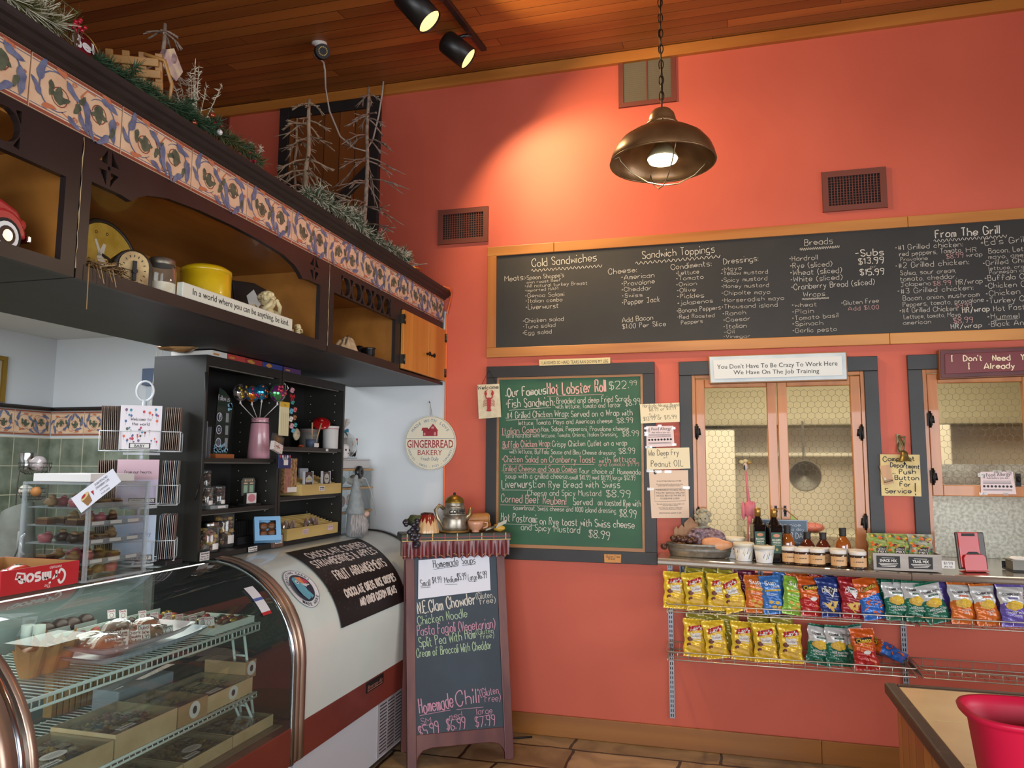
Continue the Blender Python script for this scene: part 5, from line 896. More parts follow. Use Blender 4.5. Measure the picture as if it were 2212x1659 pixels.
for(x0,y0,x1,y1,x2,y2),nm,c_ in(((526,1272,551,1290,563,1322),'upper small white sticker with a rainbow edge on the clear curved glass','4A66A8'),((548,1298,568,1296,577,1326),'lower small white sticker with a red strip on the clear curved glass','B0262E')):
 s0,ya=oncase(x0,y0);s1,yb=oncase(x2-6,y2);t=thing('window_sticker',nm,'sticker',pt_case(s0,ya),'small stickers on the curved glass');y0_,y1_=ya,ya+.062;h_=.062
 Fq=SF(lambda a_,b_,c:pt_case(s0-b_,y0_+a_,.001+c));q=MB();q.grid(lambda u,v:Fq.p(.062*v,h_*u),4,2);obj('sheet',q,mat('sticker_white','D8DCE0',.4),t);q=MB();q.grid(lambda u,v:Fq.p(.062*v,h_+.014*u,.0003),2,2);obj('strip',q,mat('strip_'+c_,c_,.4),t)
wirew=mat('white_wire','C4CEC8',.35)
def wire_shelf(label,x0,x1,y0,y1,z,lip,legs=()):
 t=thing('wire_shelf',label,'wire shelf',(x0,y0,z),'white wire shelves inside the clear case');q=MB()
 n=int((y1-y0)/.026)
 for i in range(n+1):y=y0+(y1-y0)*i/n;q.ring([V((x0,y,z-.004)),V((x1,y,z-.004)),V((x1+.006,y,z-.012)),V((x1+.006,y,z-lip))],.0023,5)
 for x in(x0,(x0+x1)/2,x1):q.cyl(V((x,y0,z-.009)),V((x,y1,z-.009)),.003,n=6)
 obj('shelf_wires',q,wirew,t);q=MB();q.cyl(V((x1+.006,y0,z-.004)),V((x1+.006,y1,z-.004)),.0055,n=8);q.cyl(V((x1+.006,y0,z-lip)),V((x1+.006,y1,z-lip)),.0045,n=8);obj('front_lip',q,wirew,t)
 for y in legs:
  q=MB()
  for x in(x1-.05,x1-.11):q.ring([V((x,y,z-.01)),V((x+.06,y+.02,ZR1+.01))],.006,8)
  for f in(.3,.62):q.cyl(V((x1-.11+.06*f,y+.02*f,z-.01+(ZR1-z)*f)),V((x1-.05+.06*f,y+.02*f,z-.01+(ZR1-z)*f)),.005,n=8)
  obj('ladder_leg',q,wirew,t)
 return t
wire_shelf('upper white wire shelf of the clear case holding the cake platters',-2.46,-1.925,1.72,2.915,.924,.032,(2.88,));wire_shelf('lower white wire shelf of the clear case carrying the middle kraft boxes',-2.42,-1.89,1.74,2.86,.655,.02,(2.84,))
kraft=mat('kraft_board','9C7A52',.6,c2='A8865E',sc=9);kraft_i=mat('kraft_inner','B49A70',.6,c2='C4AC84',sc=9);lidm=glass('clear_lid','F4F6F4',.04,.6,.03,'D8DCDA')
choc=[mat('choc_dark','2E1A12',.35,c2='3E2418',sc=20),mat('choc_milk','5A3420',.4,c2='6A4028',sc=20),mat('choc_white','C4B49A',.5),mat('popcorn','B08A3C',.55,c2='C8A858',sc=25),mat('nut_tan','8A6A44',.6),mat('candy_red','8A2A22',.4)]
labw=mat('label_white','CFCBC6',.6)
def treat_box(label,x1,y0,y1,z,dep,h,seed,col=kraft,mix=(0,1,3,2,0),lab=None,small=True):
 t=thing('treat_box',label,'treat box',(x1-dep,y0,z),'kraft boxes of chocolates');q=MB();th=.003
 q.box((x1-dep,y0,z),(x1,y1,z+th));q.box((x1-th,y0,z+th),(x1,y1,z+h));q.box((x1-dep,y0,z+th),(x1-dep+th,y1,z+h));q.box((x1-dep+th,y0,z+th),(x1-th,y0+th,z+h));q.box((x1-dep+th,y1-th,z+th),(x1-th,y1,z+h));obj('box',q,col,t)
 q=MB();q.box((x1-dep,y0,z+h),(x1,y1,z+h+.0012));obj('window_lid',q,lidm,t);rq=random.Random(seed);zz=z+th
 nx,ny=max(2,int(dep/.042)),max(2,int((y1-y0)/.042))
 for i in range(nx):
  for j in range(ny):
   c=V((x1-dep+.012+(dep-.024)*(i+.5)/nx,y0+.012+(y1-y0-.024)*(j+.5)/ny,zz));m_=mix[(i*3+j*2+seed+rq.randrange(2))%len(mix)];q=MB();r=min((dep-.024)/nx,(y1-y0-.024)/ny)*.48;hh=h-.012
   if m_==3:
    for k in range(6):q.rock(c+V((rq.gauss(0,r*.35),rq.gauss(0,r*.35),hh*rq.uniform(.3,.75))),(r*.45,r*.45,r*.42),k+seed,.15,8,6)
   elif m_==2:q.lathe([(r*.95,0),(r*.95,hh*.6),(r*.6,hh*.7),(r*.2,hh*.62),(0,hh*.62)],c,14)
   elif rq.random()<.4:q.lathe([(r*.9,0),(r*.95,hh*.5),(r*.6,hh*.85),(0,hh*.95)],c,12);[q.ring([c+V((-r*.7,(k-1.5)*r*.35,hh*.82)),c+V((r*.7,(k-1.2)*r*.35,hh*.82))],.0016,4,1)for k in range(4)]
   else:q.box((c.x-r*.9,c.y-r*.85,c.z),(c.x+r*.9,c.y+r*.85,c.z+hh*.7));[q.ring([V((c.x-r*.85,c.y-r*.8+k*r*.4,c.z+hh*.71)),V((c.x+r*.85,c.y-r*.7+k*r*.4,c.z+hh*.71))],.0018,4,1)for k in range(5)]
   o=obj('chocolate',q,[choc[m_],choc[(m_+2)%5]],t)
 if lab:
  Fz=Fr((x1-dep,y0,z+h+.0016),(0,1,0),(-1,0,0),(0,0,1));Fx=Fr((x1+.0006,y0,z),(0,1,0),(0,0,1),(1,0,0));q=MB()
  if 'oval' in lab:Fz2=Fr((x1-dep*.3,y0+(y1-y0)*.45,z+h+.0016),(0,1,0),(-1,0,0),(0,0,1));q.disc(Fz2,0,0,.045,.026,0,n=24);[q.rib([(-.03,a),(.03,a)],.002,Fz2,.0003,1)for a in(-.008,0,.008)]
  if 'front' in lab:q.disc(Fx,(y1-y0)*.55,h*.55,.03,h*.42,0,n=20);q.disc(Fx,(y1-y0)*.55,h*.55,.012,h*.2,.0003,1,n=12)
  if 'tag' in lab:Fz3=Fr((x1-.014,y0+(y1-y0)*.12,z+h+.0016),(0,1,0),(-1,0,0),(0,0,1));q.fbox(Fz3,(0,0,0),(.07,.022,.0006));q.hand('Sample',Fz3,.006,.005,.013,.001,1,w=.056,lw=.0018)
  obj('label',q,[labw,ink],t)
treat_box('kraft box with an oval label at the left of the middle row',-1.885,1.80,2.085,.657,.25,.062,1,kraft_i,lab='oval tag')
treat_box('deep kraft box in the middle row topped with popcorn and a bow card',-1.885,2.092,2.378,.657,.26,.075,2,kraft_i,(0,5,3,2,1),lab='tag');treat_box('narrow kraft box with white cubes in the centre of the middle row',-1.885,2.385,2.545,.657,.24,.072,3,kraft,(3,2,4),lab='front')
treat_box('kraft box of striped chocolate with a round logo sticker on its front',-1.89,2.552,2.838,.657,.25,.062,4,kraft_i,(0,0,1,0),lab='front tag')
treat_box('kraft box at the right end of the lower deck with white cookies',-1.835,2.645,2.915,.507,.22,.045,5,kraft_i,(0,2,2,1),lab='x');treat_box('kraft box on the lower deck with golden popcorn balls and an oval label',-1.835,2.365,2.638,.507,.22,.045,6,kraft_i,(3,0,3,1),lab='oval tag');treat_box('kraft box on the lower deck mostly hidden below the middle row',-1.835,2.06,2.358,.507,.22,.045,7,kraft_i,(0,1,2),lab='oval');treat_box('kraft box on the lower deck at the bottom left corner',-1.835,1.76,2.052,.507,.22,.045,9,kraft_i,(0,1,2),lab='x')
treat_box('plain brown kraft box perched at the far right of the middle row',-1.93,2.845,2.92,.70,.2,.07,8,kraft,(4,1),lab='front')
q=MB();q.box((-2.30,2.42,.662),(-2.18,2.72,.75));one('plastic_bin',q,glass('frosted_bin','D8E0E4',.2,1.5,.4,'A8B4BC'),'translucent plastic bin behind the striped chocolate box','bin',(-2.24,2.57,.662),bev=.006)
q=MB();rq=random.Random(2)
for i in range(16):y=2.34+i*.028;q.box((-2.16-rq.random()*.02,y,.758+.004*(i%3))if False else(-2.44,y,.66),(-2.40,y+.02,.80+rq.random()*.02))
one('wooden_slat_tray',q,wood('slat_tray_wood','7A5C34','9C7A4C','Z',sc=9),'tan wooden slatted tray at the back of the middle row','tray',(-2.42,2.5,.66))
ZW=.9265
def platter(label,y0,y1,z,col):
 t=thing('platter',label,'platter',(-2.05,(y0+y1)/2,z),'long platters on the upper wire shelf');q=MB();cx,cy=-2.05,(y0+y1)/2;a,b=.115,(y1-y0)/2
 def f(u,v):
  s,r=(u-.5)*2,(v-.5)*2;e=max(abs(s)**6,abs(r)**6);rise=.028*max(0,e)+.012*abs(r)**3;return V((cx+s*a,cy+r*b,z+.004+rise))
 q.grid(f,14,20);m0=len(q.v);q.grid(lambda u,v:f(u,v)-V((0,0,.004)),14,20);one_=obj('dish',q,col,t);return t
wh_c=mat('platter_white','C4CCD8',.2,coat=.5);platter('lower long white platter nearest the front of the wire shelf',2.05,2.60,ZW,wh_c);platter('upper long white platter stacked on the one below and holding wrapped cakes',2.06,2.52,ZW+.030,mat('platter_pink','D0C0C4',.2,coat=.5))
wrap=glass('cellophane','F4F0EA',.06,3.0,.05,'E8E4DE')
def cake(label,px,py,z,r,col,sd):
 p=at(px,py,Z=z);p=V((min(p.x,-2.0),p.y,z));t=thing('wrapped_cake',label,'wrapped cake',p,'wrapped cakes on the platters');q=MB();q.rock(p+V((0,0,r*.55)),(r*.9,r*1.2,r*.52),sd,.08,16,10);obj('cake',q,col,t)
 q=MB();q.rock(p+V((0,0,r*.62)),(r*1.05,r*1.35,r*.6),sd+1,.14,18,12,sm=False);obj('wrapping',q,wrap,t);q=MB();G=Fr(p+V((r*.9,0,r*.45)),(-.3,1,0),(-.5,0,.9));q.fbox(G,(-r*.5,-r*.2,0),(r*.6,r*.25,.001));obj('label',q,mat('pale_pink_paper','D6C2C2',.5),t)
caram=mat('caramel','9A5220',.35,c2='B46A30',sc=18)
for i,(px,py,lab,r,m_)in enumerate(((195,1405,'left caramel cake wrapped in clear film on the platter',.05,caram),(240,1412,'second caramel cake wrapped in clear film on the platter',.052,caram),(250,1372,'dark brownie wrapped in clear film behind the caramel cakes',.045,choc[1]),(315,1362,'round caramel treat wrapped in clear film behind the price cards',.042,caram),(345,1385,'nut covered wrapped treat at the right end of the platter',.046,choc[4]),(272,1400,'striped nut bar wrapped in film in the middle of the platter',.035,mat('nut_bar','A08244',.5,c2='7A5A2C',sc=30)))):cake(lab,px,py,ZW+.036,r,m_,i+3)
pap=mat('tulip_paper','B0743A',.55,c2='BE8448',sc=12,sss=0)
for i,(px,py,r,lab)in enumerate(((62,1462,.045,'muffin in a folded tan tulip paper nearest the steel frame'),(98,1452,.045,'muffin in a folded tan tulip paper, middle of the three'),(128,1440,.048,'muffin in a folded tan tulip paper beside the platter'))):
 p=at(px,py,Z=ZW);p.x=min(p.x,-1.99);t=thing('tulip_muffin',lab,'muffin',p,'muffins in tulip papers');q=MB()
 k=16;ring_=lambda rr,z,w_:[p+V((rr*(1+w_*(1 if j%4==0 else-.3 if j%2 else .2))*cos(2*pi*j/k),rr*(1+w_*(1 if j%4==0 else-.3 if j%2 else .2))*sin(2*pi*j/k),z+(w_*.12 if j%4==0 else 0)))for j in range(k)]
 R_s_=[ring_(r*.6,.0,0),ring_(r*.78,.03,.05),ring_(r*.95,.06,.12),ring_(r*1.05,.085,.25)];q.add([v for rr in R_s_ for v in rr],[(a*k+j,a*k+(j+1)%k,(a+1)*k+(j+1)%k,(a+1)*k+j)for a in range(3)for j in range(k)]+[tuple(range(k-1,-1,-1))]);obj('tulip_paper',q,pap,t);q=MB();q.rock(p+V((0,0,.062)),(r*.8,r*.8,.03),i,.1,14,9);obj('muffin_top',q,caram,t)
q=MB();x0=at(35,1425,Z=1.05);q.box((-2.15,1.90,ZW),(-1.985,2.10,ZW+.115));tb=one('clear_cake_box',q,lidm,'clear plastic box lid over the tulip paper muffins','box',(-2.07,2.0,ZW))
tr_=thing('candy_tray','long white tray of foil wrapped candies at the back of the upper wire shelf','candy tray',(-2.3,2.62,ZW));q=MB();q.box((-2.42,2.32,ZW),(-1.99 if False else-2.19,2.90,ZW+.006));q.box((-2.19,2.32,ZW),(-2.184,2.90,ZW+.03));q.box((-2.42,2.32,ZW+.006),(-2.414,2.90,ZW+.03));obj('tray',q,mat('tray_white','B8C0B8',.3),tr_)
rq=random.Random(3);cm=[choc[0],choc[5],mat('foil_green','4A5A44',.25,.5),mat('foil_gold','9A7C3A',.3,.7),mat('foil_maroon','5A2430',.3,.4)]
for i in range(60):q=MB();c=V((-2.40+rq.random()*.2,2.34+rq.random()*.54,ZW+.012+rq.random()*.012));q.rock(c,(.016,.02,.011),i,.2,8,6);obj('candy',q,cm[i%5],tr_)
t=thing('candy_tray','white candy tray at the right end of the upper wire shelf near the case end','candy tray',(-2.08,2.76,ZW));q=MB();q.box((-2.175,2.63,ZW),(-1.935,2.90,ZW+.006));q.box((-1.941,2.63,ZW+.006),(-1.935,2.9,ZW+.026));q.box((-2.175,2.894,ZW+.006),(-1.941,2.9,ZW+.026));q.box((-2.175,2.63,ZW+.006),(-1.941,2.636,ZW+.026));obj('tray',q,mat('tray_white','B8C0B8',.3),t)
for i in range(46):q=MB();c=V((-2.16+rq.random()*.21,2.65+rq.random()*.23,ZW+.014+rq.random()*.01));q.rock(c,(.016,.02,.011),i+70,.2,8,6);obj('candy',q,cm[i%5],t)
def price_tag(label,px,py,z,w_,h_,rz=0,lines=('',),col=labw,tcol=ink):
 w_*=.85;h_*=.85
 p=at(px,py,Z=z);p.x=min(p.x,-1.955);t=thing('price_tag',label,'price tag',(p.x,p.y,z),'price tags in the clear case',rot=(0,radians(-14),radians(-28+rz)));F=Fr((0,0,0),(0,1,0),(0,0,1),(1,0,0));q=MB();n=7
 o=[(-w_/2,0),(w_/2,0)];top=[(w_/2-w_*i/(2*n),h_-(.0025 if i%2 else 0))for i in range(2*n+1)];q.poly(o+top,F,.0008,0);obj('card',q,col,t)
 q=MB();[q.hand(l,F,0,h_*(.74-.27*k),h_*.19,.0014,0,w=w_*.8,al='C',lw=.0016)for k,l in enumerate(lines)]
 if len(lines)==1:q.ring([F.p(w_*.24*cos(a),h_*.36+w_*.3*sin(a),.0014)for a in[2*pi*i/14 for i in range(14)]],.0007,4,0,True)
 obj('writing',q,tcol,t)
pinkw=mat('tag_pink_ink','B04A6A',.6)
for i,(px,py)in enumerate(((241,1336),(266,1336),(308,1338),(334,1342),(364,1343),(388,1346),(417,1350),(438,1353),(465,1354),(488,1354))):price_tag('small white scalloped candy tag standing %s in the back row, counted from the left'%('first','second','third','fourth','fifth','sixth','seventh','eighth','ninth','last')[i],px,py,ZW+.034,.036,.042,0,('Candy',),labw,pinkw)
for px,py,w_,h_,l,lab in((258,1395,.075,.06,('Dubai Love','Bars','Cherry Butter'),'pink lettered tag for love bars on the platter'),(292,1392,.055,.055,('Dark','Chocolate','Dubai'),'tilted scalloped chocolate tag in the middle of the platter'),(312,1410,.085,.05,('Dubai Sampler','Bites'),'wide black lettered sampler bites tag at the platter front'),(350,1390,.05,.07,('Dubai','Pistachio','$4.99'),'tall white tag leaning at the right end of the platter'),(415,1375,.045,.04,('Candy',),'pinkish scalloped tag on the right hand candy tray')):price_tag(lab,px,py,ZW+.05,w_,h_,0,l)
for i,(px,py,lab)in enumerate(((112,1380,'dark cupcake pack with a white label at the left back of the wire shelf'),(168,1368,'dark cupcake pack with a white label, second from the left at the back'))):
 p=at(px,py,Z=ZW);p=V((min(p.x,-2.12),p.y,ZW));t=thing('cupcake_pack',lab,'cupcake pack',p,'dark cupcake packs');q=MB();[q.lathe([(.024,0),(.03,.03),(.034,.035),(.03,.055),(.015,.068),(0,.07)],p+V((0,dy,0)),14)for dy in(-.034,.034)];obj('cupcakes',q,choc[0],t);q=MB();q.box((p.x+.036,p.y-.055,p.z+.0),(p.x+.037,p.y+.055,p.z+.045));obj('label',q,mat('label_grey','8E9490',.5),t)
for i,px in enumerate((57,82)):p=at(px,1395,Z=ZW);p=V((min(p.x,-2.15),p.y,ZW));q=MB();q.cyl(p,p+V((0,0,.075)),.021,n=16);one('paper_roll',q,mat('roll_grey','9AA49C',.6),('left' if not i else 'right')+'most of the two pale paper rolls at the back left of the wire shelf','paper roll',p,'pale paper rolls')
ZK=ZTOP+.001
redbox=mat('carton_red','A81A22',.45,c2='B01E26',sc=6);t=thing('tomato_box','red cardboard tomato box on top of the clear case at the left edge','box',(-2.35,2.05,ZK));x0,x1,y0,y1,h=-2.52,-2.185,1.905,2.205,.078
q=MB();th=.005;q.box((x0,y0,ZK),(x1,y1,ZK+th));q.box((x1-th,y0,ZK+th),(x1,y1,ZK+h));q.box((x0,y0,ZK+th),(x0+th,y1,ZK+h));q.box((x0+th,y0,ZK+th),(x1-th,y0+th,ZK+h));q.box((x0+th,y1-th,ZK+th),(x1-th,y1,ZK+h));obj('carton',q,redbox,t)
q=MB();q.box((x0+th,y0+th,ZK+th),(x1-th,y1-th,ZK+th+.001));q.box((x1-th-.001,y0+th,ZK+th),(x1-th,y1-th,ZK+h));q.box((x0+th,y0+th,ZK+th),(x0+th+.001,y1-th,ZK+h));q.box((x0+th,y1-th-.001,ZK+th),(x1-th,y1-th,ZK+h));obj('kraft_lining',q,mat('carton_kraft','9A6E3E',.65,c2='A87C48',sc=8),t)
Ft=Fr((x1+.0006,y1,ZK+h),(0,-1,0),(0,0,-1),(1,0,0));q=MB();q.hand('Crimson',Ft,.06,.022,.042,0,0,w=.175,lw=.0085,jit=.02);q.text('The',Ft,.115,.064,.012,0,shear=.3);q.text('tomato',Ft,.075,.006,.012,0,shear=.3);q.rib([(.215,.018),(.245,.012),(.25,.03),(.22,.036)],.006,Ft,0);obj('lettering',q,mat('carton_print','DCD2CE',.5),t)
for i,(px,py,X,r,lab)in enumerate(((20,1212,-2.27,.036,'red tomato in the carton, furthest back of the three'),(44,1216,-2.25,.042,'largest red tomato in the carton with the highlight'),(10,1226,-2.235,.036,'red tomato in the carton nearest the front edge'))):
 p=at(px,py,X=X);p=V((X-.005,min(max(p.y,y0+.05),y1-.05),ZK+.042 if i!=1 else ZK+.05));q=MB();q.lathe([(0,-r*.75),(r*.5,-r*.78),(r*.9,-r*.4),(r,.0),(r*.85,r*.5),(r*.4,r*.76),(r*.12,r*.7),(0,r*.62)],p,22);q.poly([(r*.3*cos(a)*(1 if k%2 else .4),r*.3*sin(a)*(1 if k%2 else .4))for k,a in enumerate([2*pi*j/10 for j in range(10)])],Fr(p+V((0,0,r*.74)),(1,0,0),(0,1,0)),.002,0,1)
 one('tomato',q,[mat('tomato_red','B8321E',.25,coat=.5,c2='C4472A',sc=8),mat('stem_green','4A5A2A',.6)],lab,'tomato',p,'tomatoes in the carton')
acr=glass('acrylic','F2F4F4',.04,1.3);acr_e=glass('acrylic_edge','E2E8EA',.1,2.0,.22,'DCE2E4');ax0,ax1,ay0,ay1,az=-2.46,-2.17,2.215,2.50,at(189,1045,X=-2.17).z
t=thing('candy_display','tall clear acrylic display box with shelves of chocolate candies behind the red carton','candy display',(-2.3,2.36,ZK));q=MB();e=.004
q.box((ax0,ay0,ZK),(ax1,ay0+e,az));q.box((ax1-e,ay0+e,ZK),(ax1,ay1,az));q.box((ax0,ay0+e,ZK),(ax0+e,ay1,az));q.box((ax0+e,ay1-e,ZK),(ax1-e,ay1,az));q.box((ax0,ay0,az),(ax1,ay1,az+e));obj('walls',q,acr,t)
q=MB()
for x in(ax0,ax1):
 for y in(ay0,ay1):q.box((x-.006,y-.006,ZK),(x+.006,y+.006,az+.004))
for z in(ZK+.002,az):
 for x in(ax0,ax1):q.box((x-.005,ay0,z-.004),(x+.005,ay1,z+.004))
 for y in(ay0,ay1):q.box((ax0,y-.005,z-.004),(ax1,y+.005,z+.004))
obj('edges',q,acr_e,t)
zs=[ZK+.055,ZK+.125,ZK+.19,ZK+.255]
for i,z in enumerate(zs):q=MB();q.box((ax0+e,ay0+.012,z),(ax1-.008,ay1-e,z+.004));q.box((ax1-.014,ay0+.012,z+.004),(ax1-.01,ay1-e,z+.02));obj('tray_shelf',q,acr_e,t)
q=MB();q.ring([V((ax0+.02,ay0-.006,ZK+.09)),V((ax0+.02,ay0-.02,ZK+.1)),V((ax0+.02,ay0-.02,ZK+.15)),V((ax0+.02,ay0-.006,ZK+.16))],.005,8);obj('door_handle',q,acr_e,t)
rq=random.Random(6);cmats=[choc[0],choc[1],mat('fudge','4A2C20',.45),choc[4],mat('pink_candy','A85A5E',.4)]
for i,z in enumerate([ZK+.006]+[z+.004 for z in zs]):
 for j in range(4):
  for k in range(2):
   c=V((ax0+.06+k*.12+rq.uniform(-.01,.01),ay0+.05+j*.06,z+.0));q=MB();m_=(i*2+j+k)%5
   if m_ in(0,3):q.rock(c+V((0,0,.017)),(.024,.022,.018),i*9+j,.15,10,7);q.rock(c+V((.004,0,.036)),(.013,.014,.008),j,.25,8,6,1)
   elif m_==4:q.lathe([(.02,0),(.026,.02),(.022,.028),(0,.032)],c,14);q.ell(c+V((.008,.004,.034)),(.012,.008,.005),10,1)
   else:q.box((c.x-.026,c.y-.02,c.z),(c.x+.026,c.y+.02,c.z+.018));q.box((c.x-.022,c.y-.016,c.z+.018),(c.x+.022,c.y+.016,c.z+.024),1)
   obj('candy',q,[cmats[m_],choc[4]if m_!=4 else cmats[4]],t)
 if i in(1,2,3):
  for j in range(3):q=MB();q.box((ax1-.0095,ay0+.03+j*.085,z+.002),(ax1-.009,ay0+.085+j*.085,z+.014));obj('price_label',q,labw,t)
cn_=[at(x,y,Y=2.195)for x,y in((154,1077),(244,1012),(262,1040),(176,1108))];un=(cn_[1]-cn_[0]).normalized();q=MB();q.add([c for c in cn_]+[c+V((0,-.001,0))for c in cn_],[(3,2,1,0),(4,5,6,7),(0,1,5,4),(1,2,6,5),(2,3,7,6),(3,0,4,7)]);t=thing('flyer','tilted white flyer for strawberry cups taped across the acrylic display','flyer',cn_[0])
obj('sheet',q,mat('flyer_white','D2D2DA',.6),t);Ff=Fr(cn_[3]+V((0,-.0018,0)),un,V((0,0,1))-un*un.z,(0,-1,0));q=MB();w_=(cn_[1]-cn_[0]).length
for k,(s_,hh,ww)in enumerate((('DUBAI PISTACHIO',.011,.075),('STRAWBERRY CUPS',.011,.08),('$ 10.99 SMALL',.008,.05),('$ 16.99 LARGE',.008,.05))):q.text(s_,Ff,w_*.62,.052-k*.0135,hh*.8,0,0,'C',w=ww*.8)
obj('lettering',q,ink,t);q=MB();G=Ff.at(.045,.028,0,.25);q.poly([(-.014,-.018),(.012,-.018),(.02,.016),(-.022,.016)],G,0,.0002,0);q.disc(G,0,.016,.022,.008,.0006,1);q.disc(G,-.004,.019,.011,.005,.0009,2);q.poly([(.03,-.01),(.04,.006),(.028,.01)],G,0,.0004,2);obj('cup_picture',q,[mat('cup_brown','8A6238',.5),mat('cup_cream','C8B07A',.5),mat('berry_print','A02A2A',.5)],t)
q=MB();q.box((-2.46,2.245,az+.0045),(-2.20,2.46,az+.034));one('cake_box',q,mat('white_carton','D5D2CE',.55),'flat white carton lying on top of the acrylic display','box',(-2.33,2.35,az+.0045),bev=.002)
SX,SY=-2.355,2.665;cw=mat('rack_white','C8CCCE',.35);t=thing('card_spinner','white wire greeting card spinner rack standing on the clear case','card rack',(SX,SY,ZK));q=MB();q.cyl(V((SX,SY,ZK)),V((SX,SY,1.865)),.009,n=12);obj('pole',q,cw,t);q=MB();q.ring([V((SX+.035*sin(a)*.9,SY+.035*sin(a)*.4,1.905+.042*cos(a)))for a in[2*pi*i/28 for i in range(28)]],.005,6,0,True,flat=1);q.box((SX-.006,SY-.006,1.845),(SX+.006,SY+.006,1.865));obj('ring_handle',q,cw,t)
q=MB()
for a in range(4):q.ring([V((SX,SY,ZK+.03)),V((SX+.1*cos(a*pi/2+.6),SY+.1*sin(a*pi/2+.6),ZK+.008))],.005,6)
q.ring([V((SX+.1*cos(a),SY+.1*sin(a),ZK+.006))for a in[2*pi*i/24 for i in range(24)]],.005,6,0,True);obj('base',q,cw,t)
nf=V((.58,-.81,0));uf=V((.81,.58,0));zz_=V((0,0,1));tiers=(1.655,1.432,1.205);CW,CH=.155,.178
q=MB()
for z in tiers:
 for dv,du in((nf,uf),(uf,-nf),(-uf,nf)):
  b=V((SX,SY,z))+dv*(.078 if dv is nf else .13);
  for dz in(-.006,.075):q.ring([b-du*.075-dv*.05+zz_*dz,b-du*.075+zz_*dz+dv*.022,b+du*.075+zz_*dz+dv*.022,b+du*.075-dv*.05+zz_*dz],.0022,5)
  for s in(-1,1):q.ring([b+du*.075*s+zz_*-.006+dv*.022,b+du*.075*s+zz_*.075+dv*.022],.0022,5);q.ring([b+du*.075*s-zz_*.006-dv*.078,b+du*.075*s-zz_*.006+dv*.022],.0022,5)
 q.box((SX-.05,SY-.05,z-.022),(SX+.05,SY+.05,z-.012))
obj('wire_pockets',q,cw,t)
envp=mat('card_edge_paper','9C8A7C',.7,c2='B0A090',sc=30);sleeve=glass('card_sleeve','F4F4F6',.05,2.0,.03)
cardm=[mat('card_cream','CFC8BE',.6),mat('card_grey','8E8880',.6),mat('card_brown','7A665C',.65),mat('card_blue','7A90A4',.6),mat('card_pinkish','C4A8AC',.6)]
def card_mesh(m_):q=MB();q.cb((0,0,CH/2),(.0022,CW*.96,CH));return q
protos={}
def card(label,z,dv,du,off,m_,group,tilt=0):
 k=m_.name
 p=V((SX,SY,z))+dv*off;ang=math.atan2(dv.y,dv.x)
 if k not in protos:o=protos[k]=one('greeting_card',card_mesh(m_),m_,label,'greeting card',p,group,rot=(0,tilt,ang));return o
 return dup(protos[k],p,(0,tilt,ang),label,group=group)
for ti,z in enumerate(tiers):
 for side,dv,du in(('left',-uf,nf),('right',uf,-nf)):
  n=9
  for i in range(n):
   m_=cardm[(i*3+ti+(side=='right'))%5]if(side=='right' and ti!=0)else(envp if i%2 else cardm[2])
   card('greeting card packed edge-on in the %s pocket of the %s tier of the spinner'%(side,('top','middle','bottom')[ti]),z,dv,du,.086+i*.0072,m_,'%s pocket cards, %s tier'%(side,('top','middle','bottom')[ti]),.03)
def front_card(label,z,base,deco):
 t=thing('greeting_card',label,'greeting card',(0,0,0),'front facing cards on the spinner',local=True);b=V((SX,SY,z))+nf*.09;t.location=b;F=Fr((0,0,0),uf,zz_,nf);q=MB();q.fbox(F,(-CW/2,0,-.003),(CW/2,CH*1.02,0));obj('card',q,base,t)
 q=MB();deco(q,F);obj('print',q,[ink]+[mat('balloon_'+c,c,.5)for c in('B03A5A','C8552E','3A5A8A','4A5040','6A4A6A','2A7A90','A82A3A')]+[labw,mat('card_lilac','C0B4CC',.5)],t);return t
def d1(q,F):
 r=random.Random(4)
 for i in range(38):
  x,y=r.uniform(-.068,.068),r.uniform(.03,.172)
  if abs(y-.115)<.022 and abs(x)<.045:continue
  s=r.uniform(.003,.0055);q.disc(F,x,y,s,s*1.25,.0006,1+i%7,10);q.rib([(x,y-s*1.2),(x,y-s*1.2-.012)],.0006,F,.0005)
 q.hand('Welcome to',F,0,.118,.013,.0008,0,w=.075,al='C',lw=.0016);q.hand('the world',F,0,.099,.013,.0008,0,w=.065,al='C',lw=.0016);q.fbox(F,(-.04,.004,.0004),(.04,.026,.0009),0);q.fbox(F,(-.035,.007,.0009),(.035,.023,.0012),8);q.text('BABY',F,0,.009,.012,.0016,0,'C',bold=.02)
front_card('welcome to the world baby card with printed balloons facing out on the top tier',tiers[0],mat('card_white','D4CCD0',.5),d1)
def d2(q,F):q.fbox(F,(-CW/2,.0,.0002),(CW/2,.10,.0005),9);q.hand('from our hearts',F,0,.125,.012,.0008,0,w=.1,al='C',lw=.0014);q.fbox(F,(-.03,.004,.0005),(.07,.024,.0009),0);q.fbox(F,(-.026,.007,.0009),(.066,.021,.0012),8);q.text('THINKING OF YOU',F,.02,.009,.01,.0016,0,'C',w=.085,bold=.02)
front_card('pink from our hearts card facing out on the middle tier behind the flyer',tiers[1],mat('card_pink','C4A2AC',.5),d2)
def d3(q,F):q.hand('sympathy',F,.02,.1,.016,.0008,3,w=.08,al='C',lw=.0014);q.fbox(F,(-.03,.0,.0004),(.07,.022,.0009),0);q.fbox(F,(-.027,.003,.0009),(.067,.019,.0012),8);q.text('SYMPATHY',F,.02,.005,.012,.0016,0,'C',w=.08,bold=.02)
front_card('white and pale blue sympathy card facing out on the bottom tier',tiers[2],mat('card_pale_blue','BCC8DC',.5),d3)
